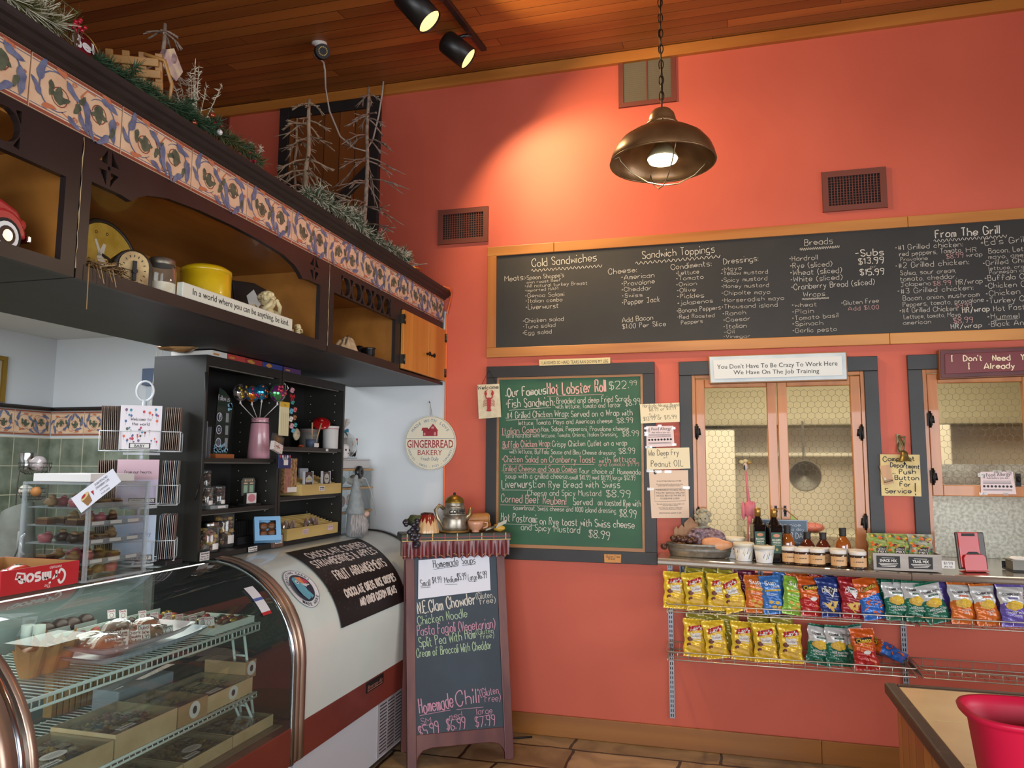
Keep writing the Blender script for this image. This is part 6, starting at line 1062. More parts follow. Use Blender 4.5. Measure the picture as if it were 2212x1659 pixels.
q=MB();p=at(368,1220,Z=ZK);q.box((p.x-.06,p.y-.05,ZK),(p.x+.02,p.y+.05,ZK+.022));one('stapler',q,blackr,'flat black plastic block on the case just right of the spinner base','block',p,bev=.004)
P0=at(62,1085,Y=3.75);bx,by=P0.x,3.75;bst=mat('basket_wire','4A4640',.45,.7);zt1,zt2=at(70,1000,Y=by).z,at(60,1055,Y=by).z
t=thing('basket_stand','two tier dark wire basket stand in front of the green tiles','basket stand',(bx,by,0));q=MB()
for i,(z,r)in enumerate(((zt1,.105),(zt2,.09))):
 for k,rr in((0,1),(-.025,.97),(-.05,.88),(-.068,.6)):q.ring([V((bx+.03+r*rr*cos(a),by+r*rr*sin(a)*.7,z+k))for a in[2*pi*j/24 for j in range(24)]],.0022,4,0,True)
 for j in range(16):a=2*pi*j/16;q.ring([V((bx+.03+r*k2*cos(a),by+r*k2*sin(a)*.7,z+k))for k,k2 in((0,1),(-.03,.96),(-.055,.85),(-.07,.5))],.0015,4)
obj('basket',q,bst,t);q=MB();q.ring([V((bx-.09,by,zt1)),V((bx-.1,by,zt2)),V((bx-.1,by,1.0)),V((bx-.1,by,0))],.004,6);q.ring([V((bx+.15,by,0)),V((bx+.15,by,1.0)),V((bx+.14,by,zt2)),V((bx+.135,by,zt1))],.004,6);obj('uprights',q,bst,t)
q=MB();c=V((bx-.03,by,zt1-.045));q.lathe([(.046,0),(.048,.005),(.048,.105),(.046,.107),(.045,.105),(.045,.01),(0,.008)],c,24);one('steel_canister',q,mat('polished_steel','A8A8A6',.18,1),'shiny steel canister in the upper wire basket','canister',c)
q=MB();q.rock(V((bx+.075,by-.02,zt1-.005)),(.05,.045,.045),3,.08);one('wrapped_ball',q,glass('bag_clear','E6E0E0',.12,2.4,.35,'C8BCBC'),'clear wrapped bundle in the upper wire basket','bundle',(bx+.075,by,zt1-.05))
q=MB();q.ell((bx+.085,by-.03,zt2-.018),(.032,.032,.03));one('orange_fruit',q,mat('orange_skin','C87A32',.5,bump=.1,sc=60),'orange in the lower wire basket','fruit',(bx+.085,by-.03,zt2-.05))
q=MB();q.rock(V((bx+.0,by-.02,zt2-.01)),(.045,.04,.032),5,.1);one('garlic_bulb',q,mat('garlic_white','B8B0A0',.6),'pale round bundle in the lower wire basket','bundle',(bx,by,zt2-.04))
P0=at(25,1150,Y=3.1);zt_=at(30,1083,Y=3.1).z;q=MB()
def bagf(u,v):
 a=2*pi*u;k=min(1,.55+.9*(1-v))if v>.72 else 1;z=.0+v*zt_;return V((P0.x+.03+.16*k*cos(a)*(1+.05*sin(5*a+3*v)),3.1+.1*k*sin(a),z-.03*(1-cos(a))*v*(v>.6)))
q.grid(bagf,28,22);q.add([bagf(i/28,1)for i in range(28)],[tuple(range(28))]);q.ring([V((P0.x+.16,3.0,zt_-.14)),V((P0.x+.175,2.985,zt_-.22)),V((P0.x+.12,2.985,zt_-.34))],.006,6);one('canvas_bag',q,mat('canvas_grey','54544C',.85,c2='646860',sc=9,bump=.15),'grey canvas coat on a stand behind the acrylic display','coat',(P0.x+.03,3.1,0))
a=at(0,772,X=-4.87);e=at(8,848,X=-4.87);t=thing('picture_frame','gilt picture frame edge on the white wall at the far left','picture frame',(-4.876,a.y,e.z));q=MB();gy0,gy1,gz0,gz1=e.y-.42,e.y,2.02,a.z+.01;FL=Fr((-4.8755,0,0),(0,1,0),(0,0,1),(1,0,0));q.holes([(gy0,gz0),(gy1,gz0),(gy1,gz1),(gy0,gz1)],[[(gy0+.03,gz0+.03),(gy1-.03,gz0+.03),(gy1-.03,gz1-.03),(gy0+.03,gz1-.03)]],FL,.022,0);obj('frame',q,mat('gilt','9A7A34',.35,.8),t,bev=.004);q=MB();q.fbox(FL,(gy0+.028,gz0+.028,0),(gy1-.028,gz1-.028,.004));obj('picture',q,mat('picture_mat','A8A08A',.7),t)
a0,b0=wp(318,798),wp(345,833);q=MB();q.fbox(WF,(a0[0],b0[1],0),(a0[0]+.22,a0[1],.05));one('wall_box',q,mat('slate_blue_box','5A6880',.5),'slate blue box on the white wall half hidden by the black shelf unit','box',(a0[0],D,b0[1]),bev=.003)
q=MB();q.fbox(WF,(a0[0]+.01,b0[1]-.45,0),(a0[0]+.14,b0[1]-.004,.012));one('wall_panel',q,mat('pale_panel','B8C0C8',.5),'pale panel on the white wall below the slate blue box','panel',(a0[0],D,b0[1]-.45))
q=MB();
for s in(0,1):
 A=at(340+s*10,755,Y=4.2);B_=at(318+s*12,925,Y=4.2)
 for i in range(70):q.ell(A.lerp(B_,i/69),.0042,6,h=4)
 q.ring([A,B_],.001,4)
A=at(345,752,Y=4.2);q.ring([A,V((A.x,4.2,2.53))],.0015,4);one('blind_chain',q,mat('bead_white','D0CCC0',.5),'white beaded blind chain hanging left of the black shelf unit','chain',(A.x,4.2,2.0))
BX0,BX1=-2.455,-2.18;ink_b=mat('laminate_black','1A1918',.45,c2='201F1D',sc=3);side_g=mat('laminate_side','24231F',.4)
zsh={0:(at(500,990,X=BX1).z,at(500,1098,X=BX1).z),1:(at(690,968,X=BX1).z,at(690,1068,X=BX1).z)};ZTB=2.062
def unit(y0,y1,label,k):
 t=thing('shelf_unit',label,'shelf unit',(BX0,y0,ZK),'black shelf units on the cases');q=MB();q.box((BX0,y0,ZK),(BX1,y0+.018,ZTB));obj('side_panel',q,side_g,t);q=MB();q.box((BX0,y1-.018,ZK),(BX1,y1,ZTB));obj('side_panel',q,side_g,t)
 q=MB();q.box((BX0,y0+.018,ZK),(BX0+.008,y1-.018,ZTB));obj('back_panel',q,ink_b,t);q=MB();q.box((BX0,y0,ZTB),(BX1,y1,ZTB+.018));q.box((BX1-.012,y0+.018,ZTB-.025),(BX1,y1-.018,ZTB));obj('top_panel',q,ink_b,t);q=MB();q.box((BX0+.008,y0+.018,ZK),(BX1,y1-.018,ZK+.022));obj('bottom_panel',q,ink_b,t)
 for z in zsh[k]:q=MB();q.box((BX0+.008,y0+.018,z-.018),(BX1-.003,y1-.018,z));obj('shelf',q,ink_b,t)
 for z in(ZTB-.03,)+tuple(z-.024 for z in zsh[k]):q=MB();q.box((BX1-.03,y0+.03,z),(BX1-.016,y1-.05,z+.006));s_=obj('light_strip',q,mat('led_strip','5A5852',.35),t)
 q=MB()
 for i in range(16):z=ZK+.08+i*.05;q.fbox(Fr((0,y1-.0182,0),(1,0,0),(0,0,1),(0,-1,0)),(BX1-.06,z,0),(BX1-.055,z+.005,.0006));q.fbox(Fr((0,y1-.0182,0),(1,0,0),(0,0,1),(0,-1,0)),(BX0+.05,z,0),(BX0+.055,z+.005,.0006))
 obj('peg_hole',q,mat('peg_white','B0ACA4',.5),t);return t
u0,u1=2.825,3.425;v0,v1=3.432,4.115
U1=unit(u0,u1,'left black shelf unit with pink vase, jars and lollipop balloons',0);unit(v0,v1,'right black shelf unit with crocks and tan slotted trays',1)
q=MB();q.ring([V((BX1+.004,u0-.004,2.0)),V((BX1+.008,u0-.006,1.9)),V((BX1+.003,u0-.004,1.7)),V((BX1+.008,u0-.008,1.55)),V((BX1-.01,u0-.006,1.48))],[.008,.005,.006,.004,.003],8);q.ring([V((BX1-.005,u0-.005,1.5)),V((BX1-.02,u0-.008,1.44))],.004,6);one('power_lead',q,blackr,'black lead tied along the front corner of the left shelf unit','lead',(BX1,u0,1.44))
S1=lambda k:zsh[0][k]+.0006
def inb(px,py,X,z):p=at(px,py,X=X);return V((X,p.y,z))
pinkc=mat('vase_pink','C08A94',.3,coat=.4);P0=inb(563,940,-2.285,S1(0));t=thing('pink_vase','tall pink ceramic vase with a black ribbon and white heart holding lollipop balloons','vase',P0);t.scale=(1.12,1.12,1.18);q=MB();q.lathe([(.054,0),(.0565,.004),(.046,.15),(.043,.165),(.0455,.178),(.042,.178),(.039,.16),(.045,.02),(0,.015)],P0,28);obj('body',q,pinkc,t)
q=MB();q.ring([P0+V((.0445*cos(a),.0445*sin(a),.156))for a in[2*pi*i/28 for i in range(28)]],.0026,6,0,True);f0=P0+V((.044,.012,.154));q.ring([f0,f0+V((.006,-.012,.006)),f0+V((.004,-.02,-.004)),f0,f0+V((.006,.012,.005)),f0+V((.004,.02,-.006)),f0],.0018,5);q.ring([f0,f0+V((.004,-.016,-.03)),f0+V((.008,-.018,-.07))],.0018,5);q.ring([f0,f0+V((.004,.022,-.03)),f0+V((.006,.03,-.05))],.0018,5);obj('ribbon',q,blackr,t)
q=MB();G=Fr(f0+V((.008,.008,-.035)),(-.1,1,0),(0,0,1));q.poly([(0,-.024),(.018,.004),(.015,.014),(.006,.016),(0,.01),(-.006,.016),(-.015,.014),(-.018,.004)],G,.004);obj('heart',q,mat('heart_white','CFC8C4',.5),t)
for i,(px,py,r,c,lab)in enumerate(((520,848,.043,('B8ACA4','4A4A50','A89030'),'striped foil lollipop balloon leftmost in the vase'),(545,851,.043,('D07A2A','3A7AA0','B02A5A'),'multicolour splashed foil lollipop balloon second from left'),(566,847,.040,('3A9AC0','2A6A90','C85A2A'),'blue foil balloon third from left in the vase'),(600,849,.047,('4A9A5A','8A3A8A','C0455A'),'rainbow foil lollipop balloon rightmost in the vase'))):
 m_=mat('foil_%d'%i,c[0],.15,.75,c2=c[1],sc=34,lo=.47,hi=.5);p=at(px,py,X=(-2.265,-2.245,-2.215,-2.14)[i]);b=P0+V((0,(p.y-P0.y)*.16,.19));t=thing('foil_balloon',lab,'balloon',p,'foil lollipop balloons in the pink vase');q=MB();q.ell(p,(r*.75,r*1.05,r),20,0,None,12)
 for j in range(9):a_=rnd.uniform(-1,1);z_=rnd.uniform(-.7,.7);k_=sqrt(max(.05,1-z_*z_));q.ell(p+V((r*.75*k_*cos(a_)*.97,r*1.05*k_*sin(a_)*.97,r*z_*.97)),(r*.14,r*.2,r*.2),8,1,None,5)
 obj('balloon',q,[m_,mat('foil_b%d'%i,c[2],.2,.6)],t);q=MB();q.cyl(p-V((0,0,r*.9)),p-V((0,0,r*1.3)),.003,.006,n=8);q.cyl(p-V((0,0,r*1.25)),b,.0022,n=6);obj('stick',q,mat('stick_white','C0BCB8',.5),t)
Fp=Fr(P0+V((.062,.045,.022)),(-.15,1,0),(0,0,1));q=MB();t=thing('price_card','white typed price card leaning on the foot of the pink vase','price card',Fp.o,local=False);q.fbox(Fp,(-.034,-.02,0),(.03,.034,.001));obj('card',q,labw,t);q=MB();[q.text(s_,Fp,-.03,.022-.013*i,.008,.0016,bold=.02)for i,s_ in enumerate(('Plain Balloons','Coated Balloons','Various Balloons','ON STICKS 1.99'))];obj('lettering',q,ink,t)
P0=inb(473,985,-2.26,S1(0));t=thing('acrylic_sign','curved clear acrylic follow us sign on a wooden block','sign',P0);t.scale=(1.38,)*3;q=MB();q.box((P0.x-.02,P0.y-.045,P0.z),(P0.x+.02,P0.y+.055,P0.z+.014));obj('wood_base',q,wood('sign_base_wood','8A4A22','A05C2C','Y',sc=12),t);Fa=Fr(P0+V((.006,0,.014)),(0,1,0),(0,0,1),(1,0,0))
q=MB();pts=[(-.04,0),(.036,0),(.045,.09),(.055,.16),(.042,.19),(.01,.215),(-.022,.226),(-.03,.15)];q.poly(pts,Fa,.004,-.004);obj('panel',q,glass('acrylic_dark','8A9294',.06,1.8,.06,'5A6468'),t)
q=MB();q.hand('Follow us',Fa,-.026,.182,.017,.001,0,w=.06,lw=.0016)
for i in range(3):z=.125-i*.043;q.disc(Fa,-.016,z,.0145,.0155,.0008,0,18);q.disc(Fa,-.016,z,.0115,.0125,.0012,1,18);q.poly([(.018,z-.016),(.034,z-.016),(.034,z+.016),(.018,z+.016)],Fa,0,.0008,2)
q.text('f',Fa,-.019,.117,.02,.0016,0,bold=.03);q.disc(Fa,-.016,.082,.006,c=.0016,mi=0,n=12);q.disc(Fa,-.016,.082,.004,c=.002,mi=1,n=12);[q.rib([(-.016+d_,.028),(-.016+d_*.6,.05)],.001,Fa,.0016,0)for d_ in(-.006,0,.006)]
for i in range(26):x_,z_=rnd.uniform(-.034,.034),rnd.uniform(.002,.03)*rnd.random()+.002;q.poly([(x_,z_),(x_+.005,z_+.006),(x_,z_+.014),(x_-.005,z_+.006)],Fa,0,.0006,3)
for i in range(9):x_,z_=rnd.uniform(.03,.048),rnd.uniform(.15,.175);q.disc(Fa,x_,z_,.006,c=.0006,mi=3,n=7)
obj('print',q,[mat('print_silver','B8BCC4',.3),mat('print_navy','1E2440',.4),mat('print_grey','7A8084',.4),mat('print_sky','7AAAC4',.4)],t)
q=MB();p=inb(443,960,-2.30,S1(0));q.box((p.x-.02,p.y-.012,p.z),(p.x+.03,p.y-.009,p.z+.11));q.box((p.x-.03,p.y-.02,p.z),(p.x+.02,p.y-.016,p.z+.13));one('leaflet_pair',q,glass('leaflet_film','D8DCE0',.1,2,.4,'A8A8AC'),'narrow clear leaflets left of the acrylic sign','leaflets',p).scale=(1.3,)*3
q=MB();p=V((BX1-.05,u0+.019,1.985));q.lathe([(0,0),(.03,0),(.03,.004),(0,.004)],M=Matrix.Translation(p)@Matrix.Rotation(-pi/2,4,'X'),n=20);one('round_puck',q,mat('puck_white','B4B6B4',.4),'white round puck light inside the top left of the shelf unit','puck light',p)
clearj=glass('jar_clear','F0F2F0',.04,1.6,.04);barkm=[choc[0],mat('bark_cream','A89884',.5),choc[1]]
def jar(label,P0,r,h,lid,fillm,group,metal=False,lab=True):
 t=thing('treat_jar',label,'jar',P0,group);t.scale=(1.3,)*3;q=MB();q.shell([(0,.001),(r*.96,.001),(r,.005),(r,h*.96),(r*.94,h)],P0,22);obj('clear_body',q,clearj,t);rq=random.Random(int(P0.y*1000));q=MB()
 for i in range(46):a=rq.uniform(0,2*pi);rr=r*.78*sqrt(rq.random());c=P0+V((rr*cos(a),rr*sin(a),.012+rq.random()*h*.78));q.rock(c,(r*.24,r*.26,r*.2),i,.25,7,5,i%len(fillm),False,4)
 obj('contents',q,fillm,t);q=MB()
 q.lathe([(r*.97,h),(r*1.02,h+.002),(r*1.02,h+lid),(r*.9,h+lid+.004),(0,h+lid+.004)],P0,22);obj('lid',q,mat('brushed_lid','9A9A98',.25,1)if metal else clearj,t)
 if lab:q=MB();G=[(r+.0008)*1.0];q.grid(lambda u,v:P0+V(((r+.0012)*cos(-.5+u*.9),(r+.0012)*sin(-.5+u*.9),h*.12+v*h*.24)),8,1);obj('label',q,labw,t)
z=S1(1);jg='small jars of chocolate bark on the second shelf'
jar('clear jar of pale bark with a white label, left front of second shelf',inb(445,1070,-2.235,z+.012),.022,.058,.008,barkm,jg);jar('clear jar of dark bark with a white label, right front of the second shelf',inb(472,1070,-2.235,z+.012),.022,.058,.008,[choc[0],choc[1]],jg);jar('clear jar stacked behind and above the pair of bark jars',inb(442,1030,-2.285,z+.093),.022,.05,.01,barkm,jg,lab=False)
q=MB();p=inb(443,1070,-2.285,z);q.box((p.x-.024,p.y-.024,z),(p.x+.024,p.y+.024,z+.069));one('clear_riser',q,acr_e,'clear acrylic riser block under the back bark jar','riser',p).scale=(1.33,)*3
q=MB();p=inb(460,1080,-2.235,z);q.box((p.x-.035,p.y-.06,z),(p.x+.035,p.y+.065,z+.003));q.box((p.x+.032,p.y-.06,z+.003),(p.x+.035,p.y+.065,z+.016));t=one('acrylic_tray',q,acr_e,'small clear tray under the bark jars with a price strip','tray',p);q=MB();q.box((p.x+.0355,p.y-.01,z+.003),(p.x+.036,p.y+.045,z+.013));obj('price_strip',q,labw,t)
P0=inb(537,1090,-2.255,z);t=thing('review_stand','grey review sign in a black holder with a pink and white card','sign stand',P0);t.scale=(1.2,)*3;Fb=Fr(P0,(0,1,0),(0,0,1),(1,0,0));q=MB();q.fbox(Fb,(-.042,0,-.02),(.042,.008,.03));q.fbox(Fb,(-.036,.008,.0),(.036,.044,.012));obj('holder',q,blackr,t);q=MB();q.poly([(-.042,.04),(.042,.04),(.046,.1),(.036,.112),(-.036,.112),(-.046,.1)],Fb,.004,-.008);obj('sign_plate',q,mat('plate_grey','4E5450',.3),t);q=MB();q.fbox(Fb,(-.033,.009,.0122),(.033,.05,.013));obj('card',q,labw,t)
q=MB();q.disc(Fb,0,.03,.026,.016,.0134,0,20);q.fbox(Fb,(-.028,.098,-.0038),(.028,.106,-.0034),1);[q.fbox(Fb,(s_-.013,.052,-.0038),(s_+.013,.082,-.0034),2)for s_ in(-.02,.02)];[q.fbox(Fb,(s_-.012,.087,-.0038),(s_+.012,.093,-.0034),1)for s_ in(-.02,.02)];q.text('REVIEW ME',Fb,0,.0995,.006,-.003,3,'C',bold=.02);obj('print',q,[mat('card_badge_pink','C4808A',.5),mat('peach','C8AC8C',.5),mat('sage_tile','8AA890',.5),ink],t)
z=ZK+.0226;jar('tall clear jar of caramel popcorn with a steel lid',inb(482,1160,-2.30,z),.037,.125,.02,[choc[4],choc[3],choc[1]],'popcorn jars with steel lids',True);jar('short clear jar of pink popcorn with a steel lid in front',inb(450,1170,-2.235,z),.033,.085,.016,[mat('popcorn_pink','9A6A58',.5),choc[3]],'popcorn jars with steel lids',True);jar('jar of popcorn cut off by the left side of the shelf unit',inb(432,1160,-2.285,z),.03,.085,.012,[choc[4],choc[3]],'popcorn jars with steel lids',True)
p=inb(516,1180,-2.33,z);t=thing('card_holder','black slotted holder of dark chocolate bars on the bottom shelf','bar holder',p);t.scale=(.9,.9,1.2);q=MB();q.box((p.x-.06,p.y-.085,z),(p.x+.05,p.y+.07,z+.03));obj('tray',q,blackr,t)
for i in range(10):q=MB();q.cb((p.x-.005,p.y-.075+i*.0155,z+.062),(.07,.004,.062));obj('chocolate_bar',q,mat('wrapper_dark','2A2828',.25,.3),t)
P0=inb(578,1150,-2.185,z+.006);t=thing('cookie_box','light blue window box of decorated cookies leaning back beside the price block','cookie box',P0,rot=(0,radians(-26),radians(-48)));t.scale=(1,1.15,1.05);blu=mat('box_sky','7AAAD0',.5);q=MB();Fc=Fr((0,0,0),(0,1,0),(0,0,1),(1,0,0));q.holes([(-.055,.0),(.055,.0),(.055,.12),(-.055,.12)],[[(-.035,.025),(.035,.025),(.035,.1),(-.035,.1)]],Fc,.003,.03);q.fbox(Fc,(-.055,0,-.005),(.055,.12,.0));q.fbox(Fc,(-.055,0,0),(-.052,.12,.03));q.fbox(Fc,(.052,0,0),(.055,.12,.03));q.fbox(Fc,(-.052,0,0),(.052,.003,.03));q.fbox(Fc,(-.052,.117,0),(.052,.12,.03));obj('carton',q,blu,t)
for i,(a_,b_)in enumerate(((-.017,.04),(.02,.045),(-.015,.078),(.02,.08))):q=MB();q.lathe([(.019,0),(.02,.006),(.014,.014),(0,.016)],M=Matrix.Translation(Fc.p(a_,b_,.008))@Matrix.Rotation(pi/2,4,'Y'),n=16);q.ring([Fc.p(a_-.01,b_,.0235),Fc.p(a_+.01,b_+.004,.0235)],.0018,4,1);obj('cookie',q,[mat('cookie_brown','5A3A22',.5),mat('icing_orange','B05A2A',.4)],t)
p=oncase(600,1190);p=inb(600,1190,-2.165,ZK);t=thing('price_block','small brown block holding a handwritten price card in front of the blue box','price block',p);t.scale=(1,1.25,1.3);q=MB();q.box((p.x-.045,p.y-.03,ZK),(p.x+.0,p.y+.04,ZK+.05));obj('block',q,mat('block_brown','5E463A',.5),t,bev=.002)
def note(name,label,F,w_,h_,lines,par=None,col=labw,grp=None):
 t=par or thing(name,label,'price card',F.o,grp);q=MB();q.fbox(F,(0,0,0),(w_,h_,.001));obj('card',q,col,t);q=MB()
 for k,l in enumerate(lines):q.hand(l,F,w_/2,h_-(k+.85)*h_/len(lines)*.95,h_/len(lines)*.6,.0014,0,w=w_*.84,al='C',lw=.0015)
 obj('writing',q,ink,t);return t
note('','',Fr((p.x+.0005,p.y-.022,ZK+.014),(0,1,0),(0,0,1),(1,0,0)),.05,.03,('Peanut Butter','Oreo Bark','$6.99'),t)
p=inb(446,1206,-2.172,ZK);note('price_card','white handwritten price card on the case edge below the popcorn jars',Fr((-2.172,p.y-.045,ZK+.0),(0,1,0),(0,0,1),(1,0,0)),.062,.036,('Seasonal Gourmet','Popcorn Mix','8oz $5.99'));p=inb(548,1188,-2.17,ZK+.02);note('price_card','white handwritten price card in front of the black bar holder',Fr((-2.172,p.y-.04,ZK+.0),(0,1,0),(0,0,1),(1,0,0)),.07,.024,('Peanut Butter','Pretzel Wheel'))
HX=-2.163;hy=at(617,880,X=HX).y
q=MB();hk=at(617,840,X=HX);q.ring([V((BX1,u1+.0,ZTB-.05)),V((HX,hk.y,ZTB-.05)),V((HX,hk.y,hk.z)),V((HX,hk.y-.005,hk.z-.06))],.0022,5);q.ring([V((HX,hk.y+.01,hk.z-.012)),V((HX,hk.y+.024,hk.z+.006)),V((HX,hk.y+.012,hk.z+.02))],.002,5);one('display_hook',q,chrome,'thin wire hook hanging between the two black shelf units','hook',(HX,hk.y,hk.z))
def pack(name,label,cat,c0,c1,X,m_,parts=(),th=.006):
 a,b=at(*c0,X=X),at(*c1,X=X);t=thing(name,label,cat,(X,a.y,b.z));F=Fr((X,a.y,b.z),(0,1,0),(0,0,1),(1,0,0));w_,h_=b.y-a.y,a.z-b.z;q=MB();q.fbox(F,(0,0,-th),(w_,h_,0));obj('pack',q,m_,t,bev=.001);return t,F,w_,h_
t,F,w_,h_=pack('candle_pack','tall yellow topped packet of cream candles hanging between the shelf units','packet',(606,867),(623,942),HX+.012,mat('candle_cream','CCC49E',.5));q=MB();q.fbox(F,(0,h_*.85,.0),(w_,h_,.0008),0);[q.rib([(w_*(.2+.2*i),h_*.03),(w_*(.2+.2*i),h_*.68)],.002,F,.0005,1)for i in range(4)];q.text('30ct',F,w_/2,h_*.89,.008,.0012,2,'C');obj('print',q,[mat('pack_yellow','C8A030',.5),mat('candle_shade','A89C72',.5),ink],t)
t=thing('donut_garland','hanging string of toy donuts with a red bow between the shelf units','garland',at(632,850,X=-2.17));dc=[mat('donut_'+c,c,.5)for c in('C48A94','3A8A84','5A9AB0','B05A5A','D0C8C0','8A5A3A')]
for i,(px,py,r)in enumerate(((631,843,.016),(632,869,.013),(629,888,.016),(637,885,.015),(628,905,.016),(636,902,.015),(630,920,.016),(638,918,.013),(633,930,.013))):
 c=at(px,py,X=-2.168+.004*(i%2));q=MB();q.ring([c+V((.003*sin(3*a),r*.62*cos(a),r*.62*sin(a)))for a in[2*pi*j/16 for j in range(16)]],r*.4,8,0,True);obj('donut',q,dc[i%6],t)
c=at(631,855,X=-2.158);q=MB();[q.poly([(0,0),(s*.02,.01),(s*.022,-.012)][::s],Fr(c,(0,1,0),(0,0,1)),.004)for s in(-1,1)];[q.poly([(0,0),(s*.004,-.002),(s*.016,-.026),(s*.008,-.03)][::s],Fr(c,(0,1,0),(0,0,1)),.003)for s in(-1,1)];obj('bow',q,mat('bow_red','A81E2A',.5),t)
p=at(640,938,X=-2.185);q=MB();q.rock(p,(.014,.03,.032),4,.06);t=thing('gift_bag','cream drawstring bag with script letters behind the candle boxes','bag',p);obj('pouch',q,mat('bag_cream','A89C84',.7),t);q=MB();Fq2=Fr(p+V((.0155,0,0)),(0,1,0),(0,0,1),(1,0,0));q.hand('Love',Fq2,-.014,.0,.012,.0,0,w=.03,lw=.0012);obj('lettering',q,choc[1],t)
a=at(595,940,X=-2.13);t=thing('candle_box','tilted gold letter candle set in a polka dot box hanging between the units','candle box',a,rot=(radians(-14),0,radians(4)));Fd=Fr((0,0,0),(0,1,0),(0,0,1),(1,0,0));q=MB();q.fbox(Fd,(0,-.072,-.02),(.095,-.028,.0));obj('carton',q,mat('dot_carton','CFC4BC',.5),t,bev=.001);q=MB();q.fbox(Fd,(0,-.028,-.02),(.095,.012,-.001));obj('window',q,lidm,t);q=MB();q.text('1 FAMILY',Fd,.006,-.028,.034,-.006,0,w=.084,bold=.01);obj('gold_letters',q,mat('candle_gold','9A8434',.3,.7),t);q=MB()
for i in range(24):q.disc(Fd,rnd.uniform(.004,.09),rnd.uniform(-.068,-.032),.002,c=.0006,mi=i%3,n=8)
q.hand('candles',Fd,.02,-.052,.011,.001,1,w=.04,lw=.0014);obj('print',q,[ink,mat('dot_red','A83A44',.5),mat('dot_green','4A8A5A',.5)],t)
t,F,w_,h_=pack('navy_packet','navy blue packet with a red and white fringe hanging below the candle box','packet',(603,982),(628,1012),HX+.02,mat('packet_navy','1E2A56',.4));q=MB();[q.disc(F,w_*(.1+.2*i),h_*.88,.007,c=.0006,mi=i%2,n=10)for i in range(5)];q.fbox(F,(w_*.4,h_*.25,.0),(w_*.75,h_*.62,.0008),1);[q.rib([(w_*(.25+.1*i),h_*.85),(w_*(.35+.06*i),h_*.6)],.003,F,.001,1)for i in range(6)];obj('print',q,[mat('dot_red','A83A44',.5),labw],t)
t,F,w_,h_=pack('popcorn_bag','tall clear bag of candied popcorn at the left of the right shelf unit','bag',(616,990),(640,1064),-2.20,mat('praline_mix','5A3A24',.45,c2='A8865A',sc=60),th=.03);q=MB();q.fbox(F,(.0,.0,.0006),(w_*.5,h_,.001),0);obj('wrapper',q,wrap,t);q=MB();q.fbox(F,(w_*.25,.004,.0012),(w_,.03,.0018));obj('label',q,labw,t)
z=zsh[1][0]+.0006;def_c=mat('crock_grey','6E6C68',.4);
def crock(label,P0,r,h,m_,line,extra=None):
 t=thing('crock',label,'crock',P0,'ceramic crocks');q=MB();q.lathe([(r*.93,0),(r*.97,.004),(r,h*.9),(r*1.07,h*.93),(r*1.07,h),(r*.97,h),(r*.9,h*.9),(r*.85,.01),(0,.01)],P0,28);obj('pot',q,m_,t);q=MB();q.shell([(r*1.012,h*.86),(r*1.014,h*.885)],P0,28);obj('band',q,line,t);return t
crock('grey ceramic crock at the back with the red lid resting in it',inb(667,945,-2.335,z),.056,.115,def_c,mat('band_rose','8A5A58',.5));crock('white ceramic crock with a thin red line at the right end of the shelf',inb(714,945,-2.225,z),.046,.134,mat('crock_white','C4C2C0',.3,coat=.4),mat('band_red','A03A3E',.5))
p=at(684,918,X=-2.285);t=thing('pot_lid','shiny red ceramic lid tilted on the grey crock','lid',p+V((.03,0,.01)),rot=(radians(38),radians(28),0));q=MB();rl=mat('lid_red','9A1418',.15,coat=.7);q.lathe([(.05,-.006),(.053,0),(.045,.008),(.02,.016),(0,.018)],(0,0,0),30);obj('disc',q,rl,t);q=MB();q.ell((0,0,.026),(.015,.012,.011));obj('knob',q,rl,t)
p=inb(672,960,-2.215,z);t=thing('treat_cup','clear cup with a white label and two wooden sticks in front of the crocks','cup',p);t.scale=(1.2,)*3;q=MB();q.shell([(.0,.001),(.024,.001),(.03,.062)],p,20);obj('cup',q,clearj,t);q=MB();q.shell([(.0,.003),(.02,.003),(.025,.04),(0,.042)],p,16);obj('blue_filling',q,mat('cup_blue','3A4A6A',.5),t);q=MB();q.ring([p+V((.01,-.012,.02)),p+V((.02,-.03,.118))],.0035,6);q.ring([p+V((.01,.02,.02)),p+V((.022,.05,.118))],.0035,6);obj('stick',q,mat('stick_tan','A88A68',.6),t);q=MB();q.box((p.x+.027,p.y-.018,p.z+.004),(p.x+.028,p.y+.022,p.z+.022));obj('label',q,labw,t)
q=MB();p=inb(700,905,-2.29,z+.1);q.rock(V((p.x+.055,p.y+.07,z+.146)),(.03,.045,.012),6,.25,sm=False);one('candy_bag',q,mat('bag_black','242222',.25,.2),'crinkled black candy bag on top of the white crock','bag',(p.x,p.y+.06,z+.112))
q=MB();p=inb(650,975,-2.215,z);q.rock(p+V((0,0,.009)),(.012,.022,.009),2,.3,mi=0);one('candy_handful',q,mat('candy_orange','8A3A1E',.4),'small orange candy piece lying left of the clear cup','candy',p)
q=MB();p=inb(708,968,-2.178,zsh[1][0]);q.box((BX1-.002,p.y-.015,zsh[1][0]-.016),(BX1-.001,p.y+.012,zsh[1][0]-.002));one('shelf_label',q,labw,'tiny white price label stuck to the crock shelf edge','label',(BX1-.002,p.y,zsh[1][0]-.016))
slat=mat('tray_yellow_wood','C2A868',.55,c2='B0965A',sc=10,st=(1,.2,1))
